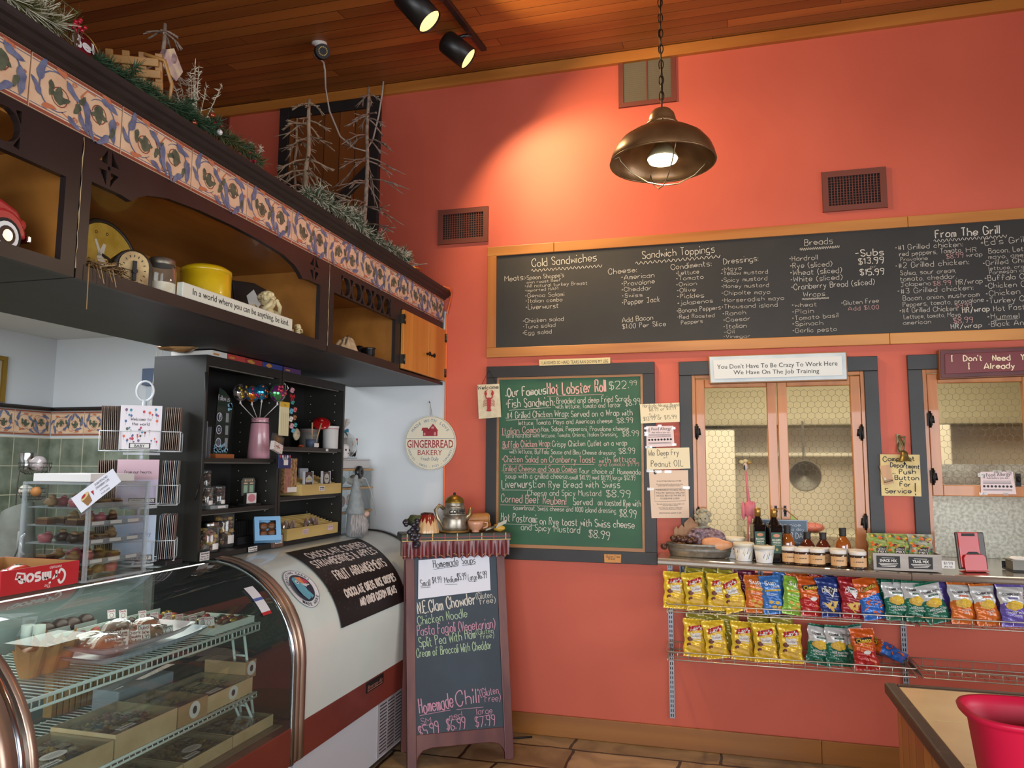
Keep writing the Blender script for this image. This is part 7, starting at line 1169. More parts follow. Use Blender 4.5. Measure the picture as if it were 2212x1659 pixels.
def slot_tray(label,y0,y1,z,h,dep,rows,bars=(),notes=()):
 x1=BX1+.012;t=thing('slotted_tray',label,'slotted tray',(x1-dep,y0,z),'pale yellow slotted trays');q=MB();th=.004;q.box((x1-th,y0,z),(x1,y1,z+h));q.box((x1-dep,y0,z),(x1-th,y0+th,z+h));q.box((x1-dep,y1-th,z),(x1-th,y1,z+h));q.box((x1-dep,y0+th,z),(x1-th,y1-th,z+th));obj('tray',q,slat,t)
 for i in range(rows):q=MB();xx=x1-.02-(dep-.03)*i/rows;q.box((xx-.003,y0+th,z+th),(xx,y1-th,z+h*.96+.055*i/rows));obj('divider',q,slat,t)
 for yy,l in notes:q=MB();Fn=Fr((x1+.0006,yy,z+h*.35),(0,1,0),(0,0,1),(1,0,0));q.fbox(Fn,(0,0,0),(.058,.026,.0008));obj('price_note',q,mat('note_pinkish','C8B0B4',.6)if 'p' in l[0]else labw,t);q=MB();[q.hand(s_,Fn,.029,.015-.011*k,.008,.0012,0,w=.045,al='C',lw=.0012)for k,s_ in enumerate(l[1:])];obj('writing',q,ink,t)
 return t
z=zsh[1][1]+.0006;slot_tray('pale yellow slotted tray with two decorated chocolate bars on the upper right shelf',at(648,1050,X=BX1).y,4.075,z,.058,.20,8,notes=((3.82,('w','Gourmet Chocolate','Bars $7.99')),));slot_tray('pale yellow slotted tray of wrapped chocolate squares on the bottom of the right unit',at(616,1140,X=BX1).y,4.05,ZK+.0226,.06,.21,9,notes=((3.66,('p','bark','$4.00')),(3.93,('p','all milk'))))
for i,(px,py,lab,dm)in enumerate(((668,1020,'dark chocolate bar with a yellow thank you cloud badge',('C4A83A','cloud')),(706,1018,'dark sprinkled chocolate bar with a round grey badge',('8A9490','round')))):
 a=at(px,py,X=-2.195);hh=.10;t=thing('chocolate_bar',lab,'chocolate bar',(-2.20,a.y,z+.045),'decorated chocolate bars');t.scale=(1,1.2,1.2);F=Fr((-2.196,a.y,z+.05),(0,1,0),(0,0,1),(1,0,0));q=MB();q.fbox(F,(-.033,-.04,-.008),(.033,.062,0));obj('bar',q,choc[0],t,bev=.001);q=MB()
 if i:q.disc(F,.002,.03,.024,c=.0008,n=20);q.hand('thanks',F,-.014,.026,.01,.0014,2,w=.032,lw=.0014)
 else:[q.disc(F,x_,y_,.012,.010,.0008+.0001*k,0,12)for k,(x_,y_)in enumerate(((-.014,.03),(0,.038),(.014,.032),(0,.024),(-.018,.024),(.018,.026)))];q.hand('thank you',F,-.016,.026,.009,.0018,1,w=.032,lw=.0016)
 for k in range(34):q.disc(F,rnd.uniform(-.03,.03),rnd.uniform(-.03,.008)if not i else rnd.uniform(-.03,.058),.0014+.0006*(1-i),c=.0006,mi=3,n=6)
 obj('badge',q,[mat('badge_'+dm[0],'A8A8A0',.5),mat('badge_gold','C4A83A',.5),ink,mat('sprinkle','B89A78',.5)],t);q=MB();q.fbox(F,(-.039,-.044,-.011),(-.0345,.066,.002));q.fbox(F,(.0345,-.044,-.011),(.038,.066,.002));obj('white_sleeve',q,mat('sleeve_white','B4B4B8',.5),t)
q=MB();a=at(655,990,X=-2.30);q.box((-2.31,a.y-.03,z+.02),(-2.30,a.y+.06,z+.145));one('grey_card',q,mat('card_slate','9AA2AC',.5),'pale grey card standing behind the decorated chocolate bars','card',(-2.305,a.y,z+.02))
for i,(px,py,lab)in enumerate(((615,1127,'wrapped chocolate square at the front left slot of the lower tray'),(632,1127,'wrapped chocolate square second in the front slot'),(620,1107,'wrapped chocolate square one slot behind on the left'),(662,1120,'largest wrapped nut square in the middle of the lower tray'),(672,1122,'wrapped nut square tucked behind the largest one'),(683,1124,'wrapped square rightmost in the lower tray'))):
 X=-2.195 if i in(0,1,3,5)else-2.222;a=at(px,py,X=X);a.y=max(a.y,at(616,1140,X=BX1).y+.028);b_=V((X,a.y,ZK+.055));q=MB();q.rock(b_+V((0,0,.03)),(.007,.021,.034),i,.1,12,8);t=thing('chocolate_square',lab,'chocolate',b_,'wrapped chocolate squares');obj('square',q,mat('nutty','3A221A',.4,c2='7A5A48',sc=55),t);q=MB();q.rock(b_+V((0,0,.032)),(.0095,.024,.038),i+5,.12,12,8,sm=False);obj('cellophane',q,wrap,t)
q=MB()
for i,(y0,y1,c,w_,lab)in enumerate(((u0+.05,u0+.16,'C8C4BE',.2,'white box end on top of the left shelf unit'),(u0+.165,u0+.30,'A83A34',.22,'red carton on top of the left shelf unit beside the white one'),(u0+.305,u0+.44,'8A2A2E',.2,'dark red carton in the middle of the row of boxes on the shelf units'),(u0+.445,u0+.62,'2A3A7A',.22,'blue carton with food picture on the shelf units'),(u0+.64,u0+.80,'4A2E5A',.2,'purple carton at the right end of the row of boxes'))):
 q=MB();q.box((BX1-.03-w_,y0,ZTB+.0185),(BX1-.012,y1,2.108));t=thing('food_carton',lab,'carton',(BX1-.1,y0,ZTB+.0185),'cartons on top of the shelf units');obj('carton',q,mat('carton_'+c,c,.5),t,bev=.001);q=MB();F=Fr((BX1-.0115,y0,ZTB+.02),(0,1,0),(0,0,1),(1,0,0));q.rock(F.p((y1-y0)*.3,.012,0),(.0008,.03,.01),i,.2)if i in(2,3)else q.fbox(F,(.01,.006,0),(.05,.014,.0006));obj('print',q,[mat('food_print','B07A3A',.5)],t)
q=MB();q.rock(V((-2.33,u0+.0+.0,ZTB+.062)),(.1,.06,.03),5,.12,16,10,sm=False);one('snack_bag',q,mat('crinkle_brown','6A4422',.25,.4,c2='B0885A',sc=14),'crinkled brown foil bag on the front corner of the left shelf unit','bag',(-2.33,u0,ZTB+.03))
bam=wood('bamboo','A87E48','C09A60','Y',sc=8);GX=-2.275
zc=[ZK]+[at(770,y,X=-2.19).z for y in(1103,1052,1012)];y0,y1=4.135,4.535
fills=[None,[mat('candy_mix_a','6A4A3A',.4,c2='B05A40',sc=70)],[mat('green_pack','2A7A3A',.35)],None]
for i in range(3):
 z0,z1=zc[i]+.001,zc[i+1]-.014;t=thing('storage_bin',('lowest','middle','top')[i]+' clear bin with a bamboo lid in the stack by the gnome','storage bin',(GX,(y0+y1)/2,z0),'stacked clear bins');q=MB();e=.003
 q.box((GX-.08,y0,z0),(GX+.08,y1,z0+e));q.box((GX+.077,y0,z0+e),(GX+.08,y1,z1));q.box((GX-.08,y0,z0+e),(GX-.077,y1,z1));q.box((GX-.077,y1-e,z0+e),(GX+.077,y1,z1));q.box((GX-.077,y0,z0+e),(GX+.077,y0+e,z1));obj('clear_tub',q,acr,t);q=MB();q.box((GX-.086,y0-.004,z1),(GX+.088,y1+.012,z1+.012));obj('bamboo_lid',q,bam,t,bev=.004)
 if i:q=MB();q.rock(V((GX+.0,y0+.075,z0+(z1-z0)*.45)),(.06,.06,(z1-z0)*.38),i,.1,14,9);one('packet',q,mat('candy_mix_a','6A3A2A',.35,c2='C07A3A',sc=60)if i==1 else mat('green_pack','1E6A34',.3),'packet of mixed autumn candies in the middle clear bin' if i==1 else 'bright green packet in the top clear bin','packet',(GX,y0+.075,z0+e));q=MB();q.rock(V((GX,y1-.075,z0+(z1-z0)*.4)),(.05,.055,(z1-z0)*.33),i+4,.15,14,9);one('packet',q,mat('candy_mix_b','9A5A48',.4,c2='C89A80',sc=60)if i==1 else mat('pale_pack','B8AA98',.4),'packet of red and white candies in the middle clear bin' if i==1 else 'pale packet at the right of the top clear bin','packet',(GX,y1-.075,z0+e))
zt_=zc[3];q=MB();q.box((GX-.08,y0,zt_),(GX+.08,y1-.03,zt_+.05));q.box((GX-.084,y0-.003,zt_+.05),(GX+.084,y1-.027,zt_+.06));one('plastic_tub',q,glass('tub_white','F0F0F0',.2,1.5,.6,'D0CECC'),'milky plastic tub on top of the bamboo lidded bins','tub',(GX,y0,zt_),bev=.005)
zt_+=.061;P0=V((GX+.02,y0+.12,zt_));t=thing('gift_packet','cellophane wrapped get well gift with a smiling marshmallow and rainbow on the tub','gift',P0);y0_=y0+.005
q=MB();q.box((GX-.03,y0+.12,zt_),(GX+.045,y0+.26,zt_+.13));obj('rainbow_box',q,mat('gift_sky','9AB4C4',.5,c2='B4C4CC',sc=9),t);Fr_=Fr((GX+.0456,y0+.12,zt_),(0,1,0),(0,0,1),(1,0,0));q=MB()
for k,c in enumerate(('A83A34','C87A2E','C8B03A','4A8A5A','4A6AA0')):q.rib([(.14-(.075-.008*k)*cos(a)*1.0,.06+(.066-.008*k)*sin(a))for a in[pi*.12+pi*.38*j/8 for j in range(9)]],.0075,Fr_,.0004,k)
q.text('FEEL BETTER',Fr_,.072,.038,.016,.0012,5,'C',w=.11);q.text('SOON',Fr_,.08,.018,.016,.0012,5,'C',w=.06);[q.disc(Fr_,.04+.025*k,.03,.03,.022,.0003,6,14)for k in range(4)];obj('print',q,[mat('bow_'+c,c,.5)for c in('A83A34','C87A2E','C8B03A','4A8A5A','4A6AA0')]+[ink,mat('cloud_white','CCD0D2',.5)],t)
q=MB();mm=V((GX+.035,y0+.055,zt_));q.lathe([(.04,0),(.052,.012),(.052,.075),(.04,.088),(0,.09)],mm,22);obj('marshmallow',q,mat('sugar_white','D8D8D6',.7,bump=.5,sc=90),t);q=MB();[q.ell(mm+V((.048,s_*.022,.052)),(.005,.005,.007),8)for s_ in(-1,1)];q.ring([mm+V((.053,-.007,.034)),mm+V((.054,0,.029)),mm+V((.053,.007,.034))],.0014,5);obj('face',q,ink,t)
q=MB();q.rock(V((GX+.02,y0+.05,zt_+.115)),(.025,.03,.02),3,.1);obj('red_pom',q,mat('pom_red','A8281E',.7),t);q=MB();tp=V((GX+.02,y0+.12,zt_+.175));rq=random.Random(4)
for i in range(22):a=rq.uniform(0,2*pi);e_=tp+V((.035*cos(a),.05*sin(a),.055+rq.random()*.02));s_=V((-sin(a),cos(a),0))*.008;q.add([tp,e_-s_,e_+s_],[(0,1,2)])
q.rock(V((GX+.01,y0+.125,zt_+.085)),(.07,.145,.088),7,.06,20,12,sm=False);obj('cellophane',q,wrap,t);q=MB();q.rock(tp+V((.012,.0,-.006)),(.012,.02,.012),2,.4,sm=False);q.rock(tp+V((.014,.018,-.014)),(.008,.012,.02),3,.4,sm=False);obj('teal_bow',q,mat('bow_teal','2A7A94',.35),t)
P0=V((-2.115,at(772,1150,X=-2.10).y,ZTOP-.008));t=thing('gnome','grey hat felt gnome with a long white beard on the frosted case','gnome figure',P0);hz=at(765,1025,X=-2.1).z-ZTOP+.008;hat=mat('felt_grey','7E8484',.95,c2='8E9494',sc=40,bump=.4);q=MB()
pr=[(.056,hz*.36),(.06,hz*.38),(.053,hz*.44),(.050,hz*.47),(.047,hz*.52),(.0405,hz*.58),(.039,hz*.64),(.031,hz*.71),(.029,hz*.77),(.021,hz*.85),(.017,hz*.92),(.010,hz*.98),(0,hz)];q.lathe(pr,P0,22);m0=len(q.v)-0
for i,v in enumerate(q.v):f_=(v.z-P0.z)/hz;v.y-=.012*max(0,f_-.3);v.x+=.006*sin(f_*40)*(f_>.4)*.5
obj('hat',q,hat,t);q=MB();q.lathe([(.05,0),(.056,.02),(.05,hz*.36),(0,hz*.38)],P0,20);obj('body',q,mat('felt_body','8A8E90',.95),t)
q=MB();rq=random.Random(9)
for i in range(260):a=rq.uniform(-1.5,1.5);s0=P0+V((.05*cos(a),.055*sin(a),hz*.36-rq.random()*.03));e_=P0+V(((.06+rq.random()*.014)*cos(a),(.062+rq.random()*.014)*sin(a),rq.uniform(.0,.05)));q.ring([s0,s0.lerp(e_,.5)+V((.012*cos(a),.008*rq.gauss(0,1),0)),V((e_.x,e_.y,max(e_.z,ZTOP-.004)))],[.0032,.0028,.001],4)
obj('beard',q,mat('beard_white','B8B2B0',.9,c2='A09A98',sc=30),t);q=MB();q.ell(P0+V((.062,.02,hz*.36)),(.018,.02,.018),14);obj('nose',q,mat('nose_skin','BE9C88',.8),t)
p=at(777,1020,X=-2.172);t=thing('round_speaker','black round disc speaker with a white cord hanging on the top clear bin','speaker',p);q=MB();q.lathe([(0,-.014),(.036,-.014),(.04,-.01),(.04,.006),(.034,.012),(.012,.012),(.01,.006),(0,.006)],M=Matrix.Translation(p+V((0,0,0)))@Matrix.Rotation(pi/2,4,'Y'),n=28);obj('disc',q,mat('speaker_black','141414',.3),t);q=MB();P=[p+V((.0,.01,-.03))]+[V((-2.175,at(x,y,X=-2.175).y,at(x,y,X=-2.175).z))for x,y in((790,1034),(801,1060),(809,1090),(813,1120),(816,1140))];q.ring(P,.0028,6);obj('cord',q,mat('cord_white','C4C4C4',.5),t)
q=MB();p=at(738,1150,X=-2.185);q.box((-2.20,p.y-.02,ZK),(-2.196,p.y+.07,ZK+.135));q.box((-2.24,p.y-.02,ZK),(-2.20,p.y+.07,ZK+.004));one('sign_holder',q,acr_e,'empty clear acrylic sign holder left of the gnome','sign holder',(-2.2,p.y,ZK))
B0=at(880,1664,Z=0);B1=at(1110,1640,Z=0);B0.z=B1.z=0;ua=(B1-B0).normalized();nh=V((ua.y,-ua.x,0));th_=radians(12);wa=V((0,0,1))*cos(th_)-nh*sin(th_);AF=Fr(B0,ua,wa,ua.cross(wa));AW=.585
maho=mat('sign_mahogany','54292A',.45,c2='6A3C34',sc=12,st=(1,1,.2));t=thing('a_frame_sign','tall A-frame chalkboard of homemade soups with a sculpted food shelf on top','A-frame sign',B0);HB=1.16
for xa in(0,AW-.05):q=MB();q.fbox(AF,(xa,.0,-.03),(xa+.05,HB,0));obj('side_rail',q,maho,t,bev=.004)
q=MB();q.poly([(.05,.035),(.06,.06),(.085,.085),(.13,.095),(AW-.13,.095),(AW-.085,.085),(AW-.06,.06),(AW-.05,.035),(AW-.05,.165),(.05,.165)],AF,.028,-.029);obj('bottom_rail',q,maho,t,bev=.003);q=MB();q.fbox(AF,(.05,HB-.06,-.029),(AW-.05,HB,-.001));obj('top_rail',q,maho,t,bev=.003)
q=MB();q.fbox(AF,(.045,.16,-.02),(AW-.045,HB-.02,-.008));obj('board',q,mat('slate_blue_black','27323C',.6,c2='2E3B46',sc=4),t)
q=MB();top=AF.p(0,HB-.05,-.03);nb=V((-nh.x,-nh.y,0));ft=.30
for a in(0,AW-.045):p0,p1=AF.p(a,HB-.06,-.055),B0+ua*a+nb*.27;p1.z=0;F_b=Fr(p1,ua,(p0-p1));q=MB();q.fbox(F_b,(0,0,-.012),(.045,(p0-p1).length,.012));obj('rear_leg',q,maho,t)
q=MB();F8=Fr(AF.p(0,0,-.0075),AF.u,AF.v,AF.n);c8=(840,1020,2.597);cg=3
chalk(q,F8,[('N.E.Clam Chowder',164,795,486,738,62,0,.1),('(Gluten',490,712,580,704,34),('free)',510,742,598,730,34),('Chicken Noodle',164,860,440,812,48,2),('Pasta Fagioli (Vegetarian)',160,918,596,872,54,1),('Split Pea With Ham',172,985,486,928,52,2),('(Gluten',490,912,586,902,30,2),('free)',514,938,590,926,30,2),('Cream of Broccoli With Cheddar',156,1040,574,990,46,2),('Homemade',174,1358,362,1318,78,1),('_',172,1366,346,1334,10,1),('Chili',380,1312,506,1292,76,1),('_',380,1332,530,1318,9,1),('(Gluten',514,1262,616,1240,42,1),('Free)',540,1290,626,1284,38,1),('SM',180,1416,236,1408,32,1),('_',178,1424,238,1416,7,1),('$5.99',174,1494,284,1462,62,1),('med',340,1386,410,1376,32,1),('_',338,1392,412,1384,7,1),('$6.99',324,1448,428,1436,56,1),('large',494,1362,580,1350,34,1),('_',496,1374,584,1360,7,1),('$7.99',486,1432,596,1416,52,1)],*c8)
obj('chalk_lettering',q,[chk,mat('chalk_rose','C08A9C',.9),mat('chalk_green','A9BE9A',.9)],t)
TF=Fr(AF.p(AW/2,HB,-.02),ua,(0,0,1),nh)
q=MB();nP=30
def val(u,v):x=-.315+.63*u;r=sin(u*14*2*pi)*.009+sin(u*5.3*2*pi+1)*.005;return TF.p(x*(1+.0*v),.045-.105*(1-v)*(1+.06*sin(u*14*2*pi)),.052+r*(.25+.9*(1-v))+.012*(1-v))
q.grid(val,168,8);q.grid(lambda u,v:TF.p((-.315),.045-.1*(1-v),.055*u-.03),4,4);q.grid(lambda u,v:TF.p(.315,.045-.1*(1-v),.055*u-.03),4,4);obj('valance',q,mat('valance_red','6E1C1E',.4,c2='551417',sc=20,coat=.2),t)
q=MB();[q.ring([val(u/60,.12+.04*sin(u*1.4))+nh*.002 for u in range(a,a+3)],.0018,4)for a in range(0,58,4)];obj('gilt_stitching',q,mat('gilt_paint','B8965A',.5,.3),t)
q=MB();q.fbox(TF,(-.325,.03,-.12),(.325,.075,.062));obj('shelf_cloth',q,mat('plaid_green','24281E',.5,c2='2E3224',sc=6),t,bev=.008)
q=MB();G1=Fr(TF.p(0,0,.0625),ua,(0,0,1),nh);G2=Fr(TF.p(0,.0755,0),ua,nh*-1,(0,0,1))
for i in range(9):x=-.29+i*.0725;q.rib([(x,.033),(x,.074)],.006,G1,.001,i%2);q.rib([(x,-.058),(x,.1)],.006,G2,.001,i%2)
q.rib([(-.32,.053),(.32,.053)],.004,G1,.0012,1);q.rib([(-.32,.035),(.32,.035)],.005,G1,.0014,0);obj('plaid_stripes',q,[mat('gilt_paint','B8965A',.5,.3),mat('stripe_red','8A2A26',.5)],t)
TZ=.076
def tp(x,z,c=0):return TF.p(x,TZ+z,c)
gold=mat('antique_silver_gold','8C7648',.35,.75,c2='B0A894',sc=18);P0=tp(-.005,0,-.01);q=MB();q.lathe([(.085,0),(.095,.006),(.088,.012)],P0,30);obj('saucer_ring',q,mat('old_gold2','8A6C38',.4,.7),t)
q=MB();q.lathe([(.07,.01),(.074,.03),(.072,.075),(.066,.1)],P0,28);q.lathe([(.066,.1),(.069,.103),(.066,.108),(.06,.14),(.063,.144),(.059,.148),(.056,.165),(.059,.17)],P0,28);pot=obj('coffee_pot',q,mat('pot_silver','A29C90',.32,.7,c2='7C7464',sc=22),t);q=MB();q.lathe([(.058,.168),(.058,.174),(.05,.195),(.03,.21),(.008,.216),(0,.217)],P0,26);q.ell(P0+V((0,0,.222)),.009,10,1);obj('pot_lid',q,[mat('pot_gold','8E7030',.35,.8),blackr],pot)
q=MB();q.ring([P0-ua*.062+V((0,0,.135)),P0-ua*.09+V((0,0,.155)),P0-ua*.115+nh*.01+V((0,0,.13)),P0-ua*.1+nh*.015+V((0,0,.08)),P0-ua*.07+nh*.02+V((0,0,.03))],[.012,.012,.011,.01,.008],10);obj('handle',q,gold,pot);q=MB();q.ring([P0+ua*.06+V((0,0,.07)),P0+ua*.09+V((0,0,.1)),P0+ua*.1+V((0,0,.14))],[.022,.014,.012],10);obj('spout',q,gold,pot)
q=MB();Fcf=lambda a,b:P0+(nh*cos(a/.066)+ua*sin(a/.066))*.0665+V((0,0,b));vs,fs,W_,_=glyphs('COFFEE',0,.04);k_=.11/W_;q.add([Fcf(-.045+v[0]*k_,.108+v[1]*.034)for v in vs],fs);obj('raised_lettering',q,blackr,pot)
P1=tp(-.165,0,0);q=MB();n=12
def pud(u,v):a=2*pi*u;r=(.066-.03*v**1.6)*(1+.05*abs(sin(a*7))*(1-v*.5));return P1+V((r*cos(a),r*sin(a),.105*v))
q.grid(pud,84,12,0,True,lambda u,v:1 if v>.62+.2*sin(u*2*pi*9)*sin(u*31)else 0);q.rock(P1+V((0,0,.103)),(.038,.038,.012),3,.2,14,8,2);obj('pudding_mould',q,[mat('pudding_cream','C8A274',.4,coat=.4),mat('pudding_sauce','7A1A12',.3,coat=.5),mat('pudding_top','3A1A14',.4)],t)
q=MB();rq=random.Random(4)
for i in range(34):f_=i/33;q.ell(tp(-.27+.035*f_+rq.uniform(-.045,.045)*(1-f_*.8),.075-.14*f_+rq.uniform(-.01,.01),.02+.055*min(1,f_*1.6)+rq.uniform(-.012,.012)),.0145,10)
gr=obj('grapes',q,mat('grape_dark','24222C',.3,coat=.4),t);q=MB();q.rock(tp(-.235,.07,-.01),(.05,.035,.028),6,.25,14,9);obj('grape_leaf',q,mat('leaf_olive','3A4220',.5),gr)
P2=tp(.115,0,.03);q=MB();q.lathe([(.02,0),(.024,.005),(.02,.01),(.035,.02),(.046,.045),(.049,.065),(.046,.066),(.038,.03),(0,.02)],P2,26);cp_=obj('cup',q,mat('cup_peach','C08A6C',.35,coat=.4),t);q=MB();q.ring([P2+ua*.045+V((0,0,.055)),P2+ua*.07+V((0,0,.055)),P2+ua*.07+V((0,0,.03)),P2+ua*.042+V((0,0,.022))],.006,8);obj('handle',q,mat('cup_peach'),cp_)if False else obj('handle',q,_mats['cup_peach'],cp_)
q=MB();a,b=tp(.085,.07,-.04),tp(.2,.075,-.03);q.ring([a-ua*.02,a,b,b+ua*.006],[.02,.034,.034,.028],16);a2,b2=tp(.08,.025,-.045),tp(.22,.03,-.035);q.ring([a2,b2],.026,12);obj('bread_loaf',q,mat('bread_brown','8A5428',.5,c2='A8743C',sc=12),t);q=MB();q.lathe([(0,0),(.028,.001),(.027,.003),(0,.003)],M=Matrix.Translation(b+ua*.007)@ua.to_track_quat('Z','Y').to_matrix().to_4x4(),n=18);obj('cut_end',q,mat('bread_pale','BE9058',.6),t)
q=MB();q.ring([tp(.17,.012,.05),tp(.235,.03,.03)],.008,8);q.poly([(.235,.02),(.3,.05),(.305,.072),(.25,.05)],Fr(tp(0,0,.03),ua,(0,0,1),nh),.006);obj('knife',q,mat('knife_silver','8E8878',.4,.7),t);q=MB();q.rock(tp(.265,.02,.0),(.035,.03,.022),5,.1);obj('cheese',q,mat('cheese_yellow','C89A3A',.45),t)
P=[onplane(840+x/c8[2],1020+y/c8[2],AF.p(0,0,-.006),AF.n)for x,y in((164,700+12),(570,662),(562,460),(166,494))];t2_=thing('soup_price_sheet','white sheet of homemade soup prices taped to the top of the A-frame board','paper sign',P[0]);F9=Fr(P[0],P[1]-P[0],P[3]-P[0],AF.n);W9,H9=(P[1]-P[0]).length,(P[3]-P[0]).length;q=MB();q.add([p for p in P]+[p+AF.n*.0015 for p in P],[(3,2,1,0),(4,5,6,7),(0,1,5,4),(1,2,6,5),(2,3,7,6),(3,0,4,7)]);obj('sheet',q,mat('soup_sheet','D0D0D8',.5),t2_)
F9=Fr(AF.p(0,0,-.0038),AF.u,AF.v,AF.n);q=MB();chalk(q,F9,[('Homemade',252,540,390,522,44),('_',250,546,392,526,7),('Soups',410,518,486,510,38),('_',410,524,486,516,7),('Small',178,642,232,636,36),('_',176,650,234,644,6),('$4.99',244,622,294,618,32),('Medium',314,622,382,614,32),('_',316,632,384,628,6),('$5.99',384,606,434,602,36),('Large',446,606,494,602,32),('_',448,614,496,610,6),('$6.99',500,598,550,592,36)],*c8,lw=.075);obj('writing',q,ink,t2_)
q=MB();p=[at(887,1500,Y=4.2),at(880,1545,Y=4.0),at(852,1610,Y=3.95)];P=[V((-1.735,4.48,.30)),V((-1.70,4.44,.12)),V((-1.69,4.3,.006)),V((-1.60,4.25,.006)),V((-1.3,4.40,.006)),V((-1.1,4.5,.006))];q.ring(P,.0055,8);one('extension_lead',q,blackr,'black power cord on the floor between the frosted case and the A-frame sign','cord',P[2])
ss=mat('stainless_shelf','BEB8AE',.2,.85,c2='CAC4BA',sc=40,st=(.02,1,1));ZL=1.098;kx=-.0222
def zsf(x):return ZL+kx*(x+.335)if x<.921 else 1.0702
def ledge(label,x0,x1,rot):
 q=MB();pr=[(0,0),(-.285,0),(-.296,-.004),(-.3,-.014),(-.298,-.028),(-.29,-.036),(-.28,-.036),(-.276,-.02),(0,-.02)];n=len(pr);L_=x1-x0;q.add([(x,y,z)for x in(0,L_)for y,z in pr],[tuple(range(n)),tuple(range(2*n-1,n-1,-1))]+[(i,n+i,n+(i+1)%n,(i+1)%n)for i in range(n)]);return one('counter_shelf',q,ss,label,'counter shelf',(x0,D-.026,ZL if rot else 1.0702),'stainless shelves under the windows',rot=(0,rot,0))
ledge('long stainless counter shelf under the first window carrying tub, bottles and jars',-.335,.9195,-math.atan(kx));ledge('stainless counter shelf at the right edge of the photo behind the card reader',.9225,2.4,0)
q=MB();q.box((W2[0]+.021,D-.02,1.03),(W2[1]-.021,5.2,1.062));one('kitchen_counter',q,ss,'dull steel kitchen counter seen through the open lower half of the right window','counter',(1.1,D,1.03))
def upright(label,x,z0,z1):
 q=MB();q.box((x-.014,D-.014,z0),(x-.009,D,z1));q.box((x+.009,D-.014,z0),(x+.014,D,z1));q.box((x-.009,D-.012,z0),(x+.009,D-.002,z1));
 for s_ in(-.008,.003):
  for i in range(int((z1-z0)/.026)):z=z0+.008+i*.026;q.box((x+s_,D-.0127,z),(x+s_+.0045,D-.0119,z+.016),1)
 one('slotted_upright',q,[mat('upright_grey','9A9EA6',.4,.4),vdark],label,'wall upright',(x,D,z0),'slotted wall uprights')
upright('slotted grey wall upright at the left end of the chip racks',-.29,.166,1.06);upright('slotted grey wall upright between the two pairs of chip racks',.935,.30,1.03)
for i,(px,lab)in enumerate(((1473,'left'),(1642,'middle'),(1912,'right'))):a=wp(px,1225)[0];q=MB();G=Fr((a,D,0),(0,-1,0),(0,0,1));zz=zsf(a)-.024;q.poly([(.001,zz-.2),(.02,zz-.2),(.2,zz-.03),(.2,zz),(.001,zz)],G,.003,-.0015);q.fbox(G,(.001,zz-.2,-.014),(.005,zz,.014));one('shelf_bracket',q,mat('bracket_blue_grey','8A96A6',.4,.3),lab+'most pale grey bracket under the long steel shelf','bracket',(a,D,zz-.2),'brackets under the steel shelf')
crm=mat('chromed_wire','C6BEB0',.3,.7)
def basket(label,x0,x1,z):
 t=thing('wire_rack',label,'wire rack',(x0,D,z),'chrome wire chip racks');yf=4.30;yb=D-.022;q=MB()
 q.ring([V((x0,yb,z)),V((x0,yf+.02,z)),V((x0+.012,yf,z)),V((x1-.012,yf,z)),V((x1,yf+.02,z)),V((x1,yb,z))],.0034,6);q.ring([V((x0,yb,z+.04)),V((x0,yf+.02,z+.042)),V((x0+.012,yf-.004,z+.042)),V((x1-.012,yf-.004,z+.042)),V((x1,yf+.02,z+.042)),V((x1,yb,z+.04))],.0034,6);q.cyl(V((x0,yb,z)),V((x1,yb,z)),.0034,n=6);q.cyl(V((x0,yb,z+.04)),V((x1,yb,z+.04)),.003,n=6);obj('frame_wire',q,crm,t)
 q=MB();n=int((x1-x0)/.0585)
 for i in range(1,n):x=x0+(x1-x0)*i/n;q.ring([V((x,yb,z+.04)),V((x,yb,z-.003)),V((x,yf,z-.003)),V((x,yf-.004,z+.046))],.0018,5)
 for y in(4.37,4.45):q.cyl(V((x0,y,z)),V((x1,y,z)),.0022,n=5)
 obj('cross_wire',q,crm,t)
 q=MB();
 for x in(x0+.006,x1-.006):q.poly([(0,z-.02),(.02,z-.02),(.27,z-.006),(.27,z+.004),(0,z+.03)],Fr((x,D-.002,0),(0,-1,0),(0,0,1)),.003,-.0015)
 obj('end_bracket',q,crm,t)
basket('upper left chrome wire rack holding the front row of chip bags',-.298,.938,.806);basket('upper right chrome wire rack with the green, orange and purple chip bags',.956,2.2,.806);basket('lower left chrome wire rack with yellow and green chip bags',-.299,.938,.553);basket('lower right chrome wire rack, nearly empty, with one fallen bag',.956,2.2,.553)
def onsf(px,Y):
 p=at(px,1200,Y=Y);return V((p.x,Y,zsf(p.x)+.0012))
galv=mat('galvanised','77726A',.5,.8,c2='8E8A82',sc=45);P0=onsf(1512,4.44);t=thing('galvanised_tub','oval galvanised tub of stones and dried fruit at the left end of the steel shelf','tub',P0);q=MB();q.lathe([(.155,0),(.165,.006),(.172,.03),(.176,.032),(.174,.04),(.182,.058),(.186,.06),(.188,.072),(.184,.074),(.18,.06),(.165,.01),(0,.008)],P0,40,sy=.5);obj('tub',q,galv,t)
q=MB();q.ring([P0+V((-.182,-.03,.05)),P0+V((-.21,-.03,.055)),P0+V((-.212,.03,.055)),P0+V((-.182,.03,.05))],.006,8);q.ring([P0+V((.182,-.03,.05)),P0+V((.2,-.03,.055)),P0+V((.2,.03,.055)),P0+V((.182,.03,.05))],.006,8);obj('handle',q,galv,t)
q=MB();q.rock(P0+V((-.0,.0,.05)),(.15,.07,.02),3,.1);one('tub_filling',q,mat('dark_soil','3A2E26',.8),'dark filling inside the galvanised tub','filling',P0+V((0,0,.012)))
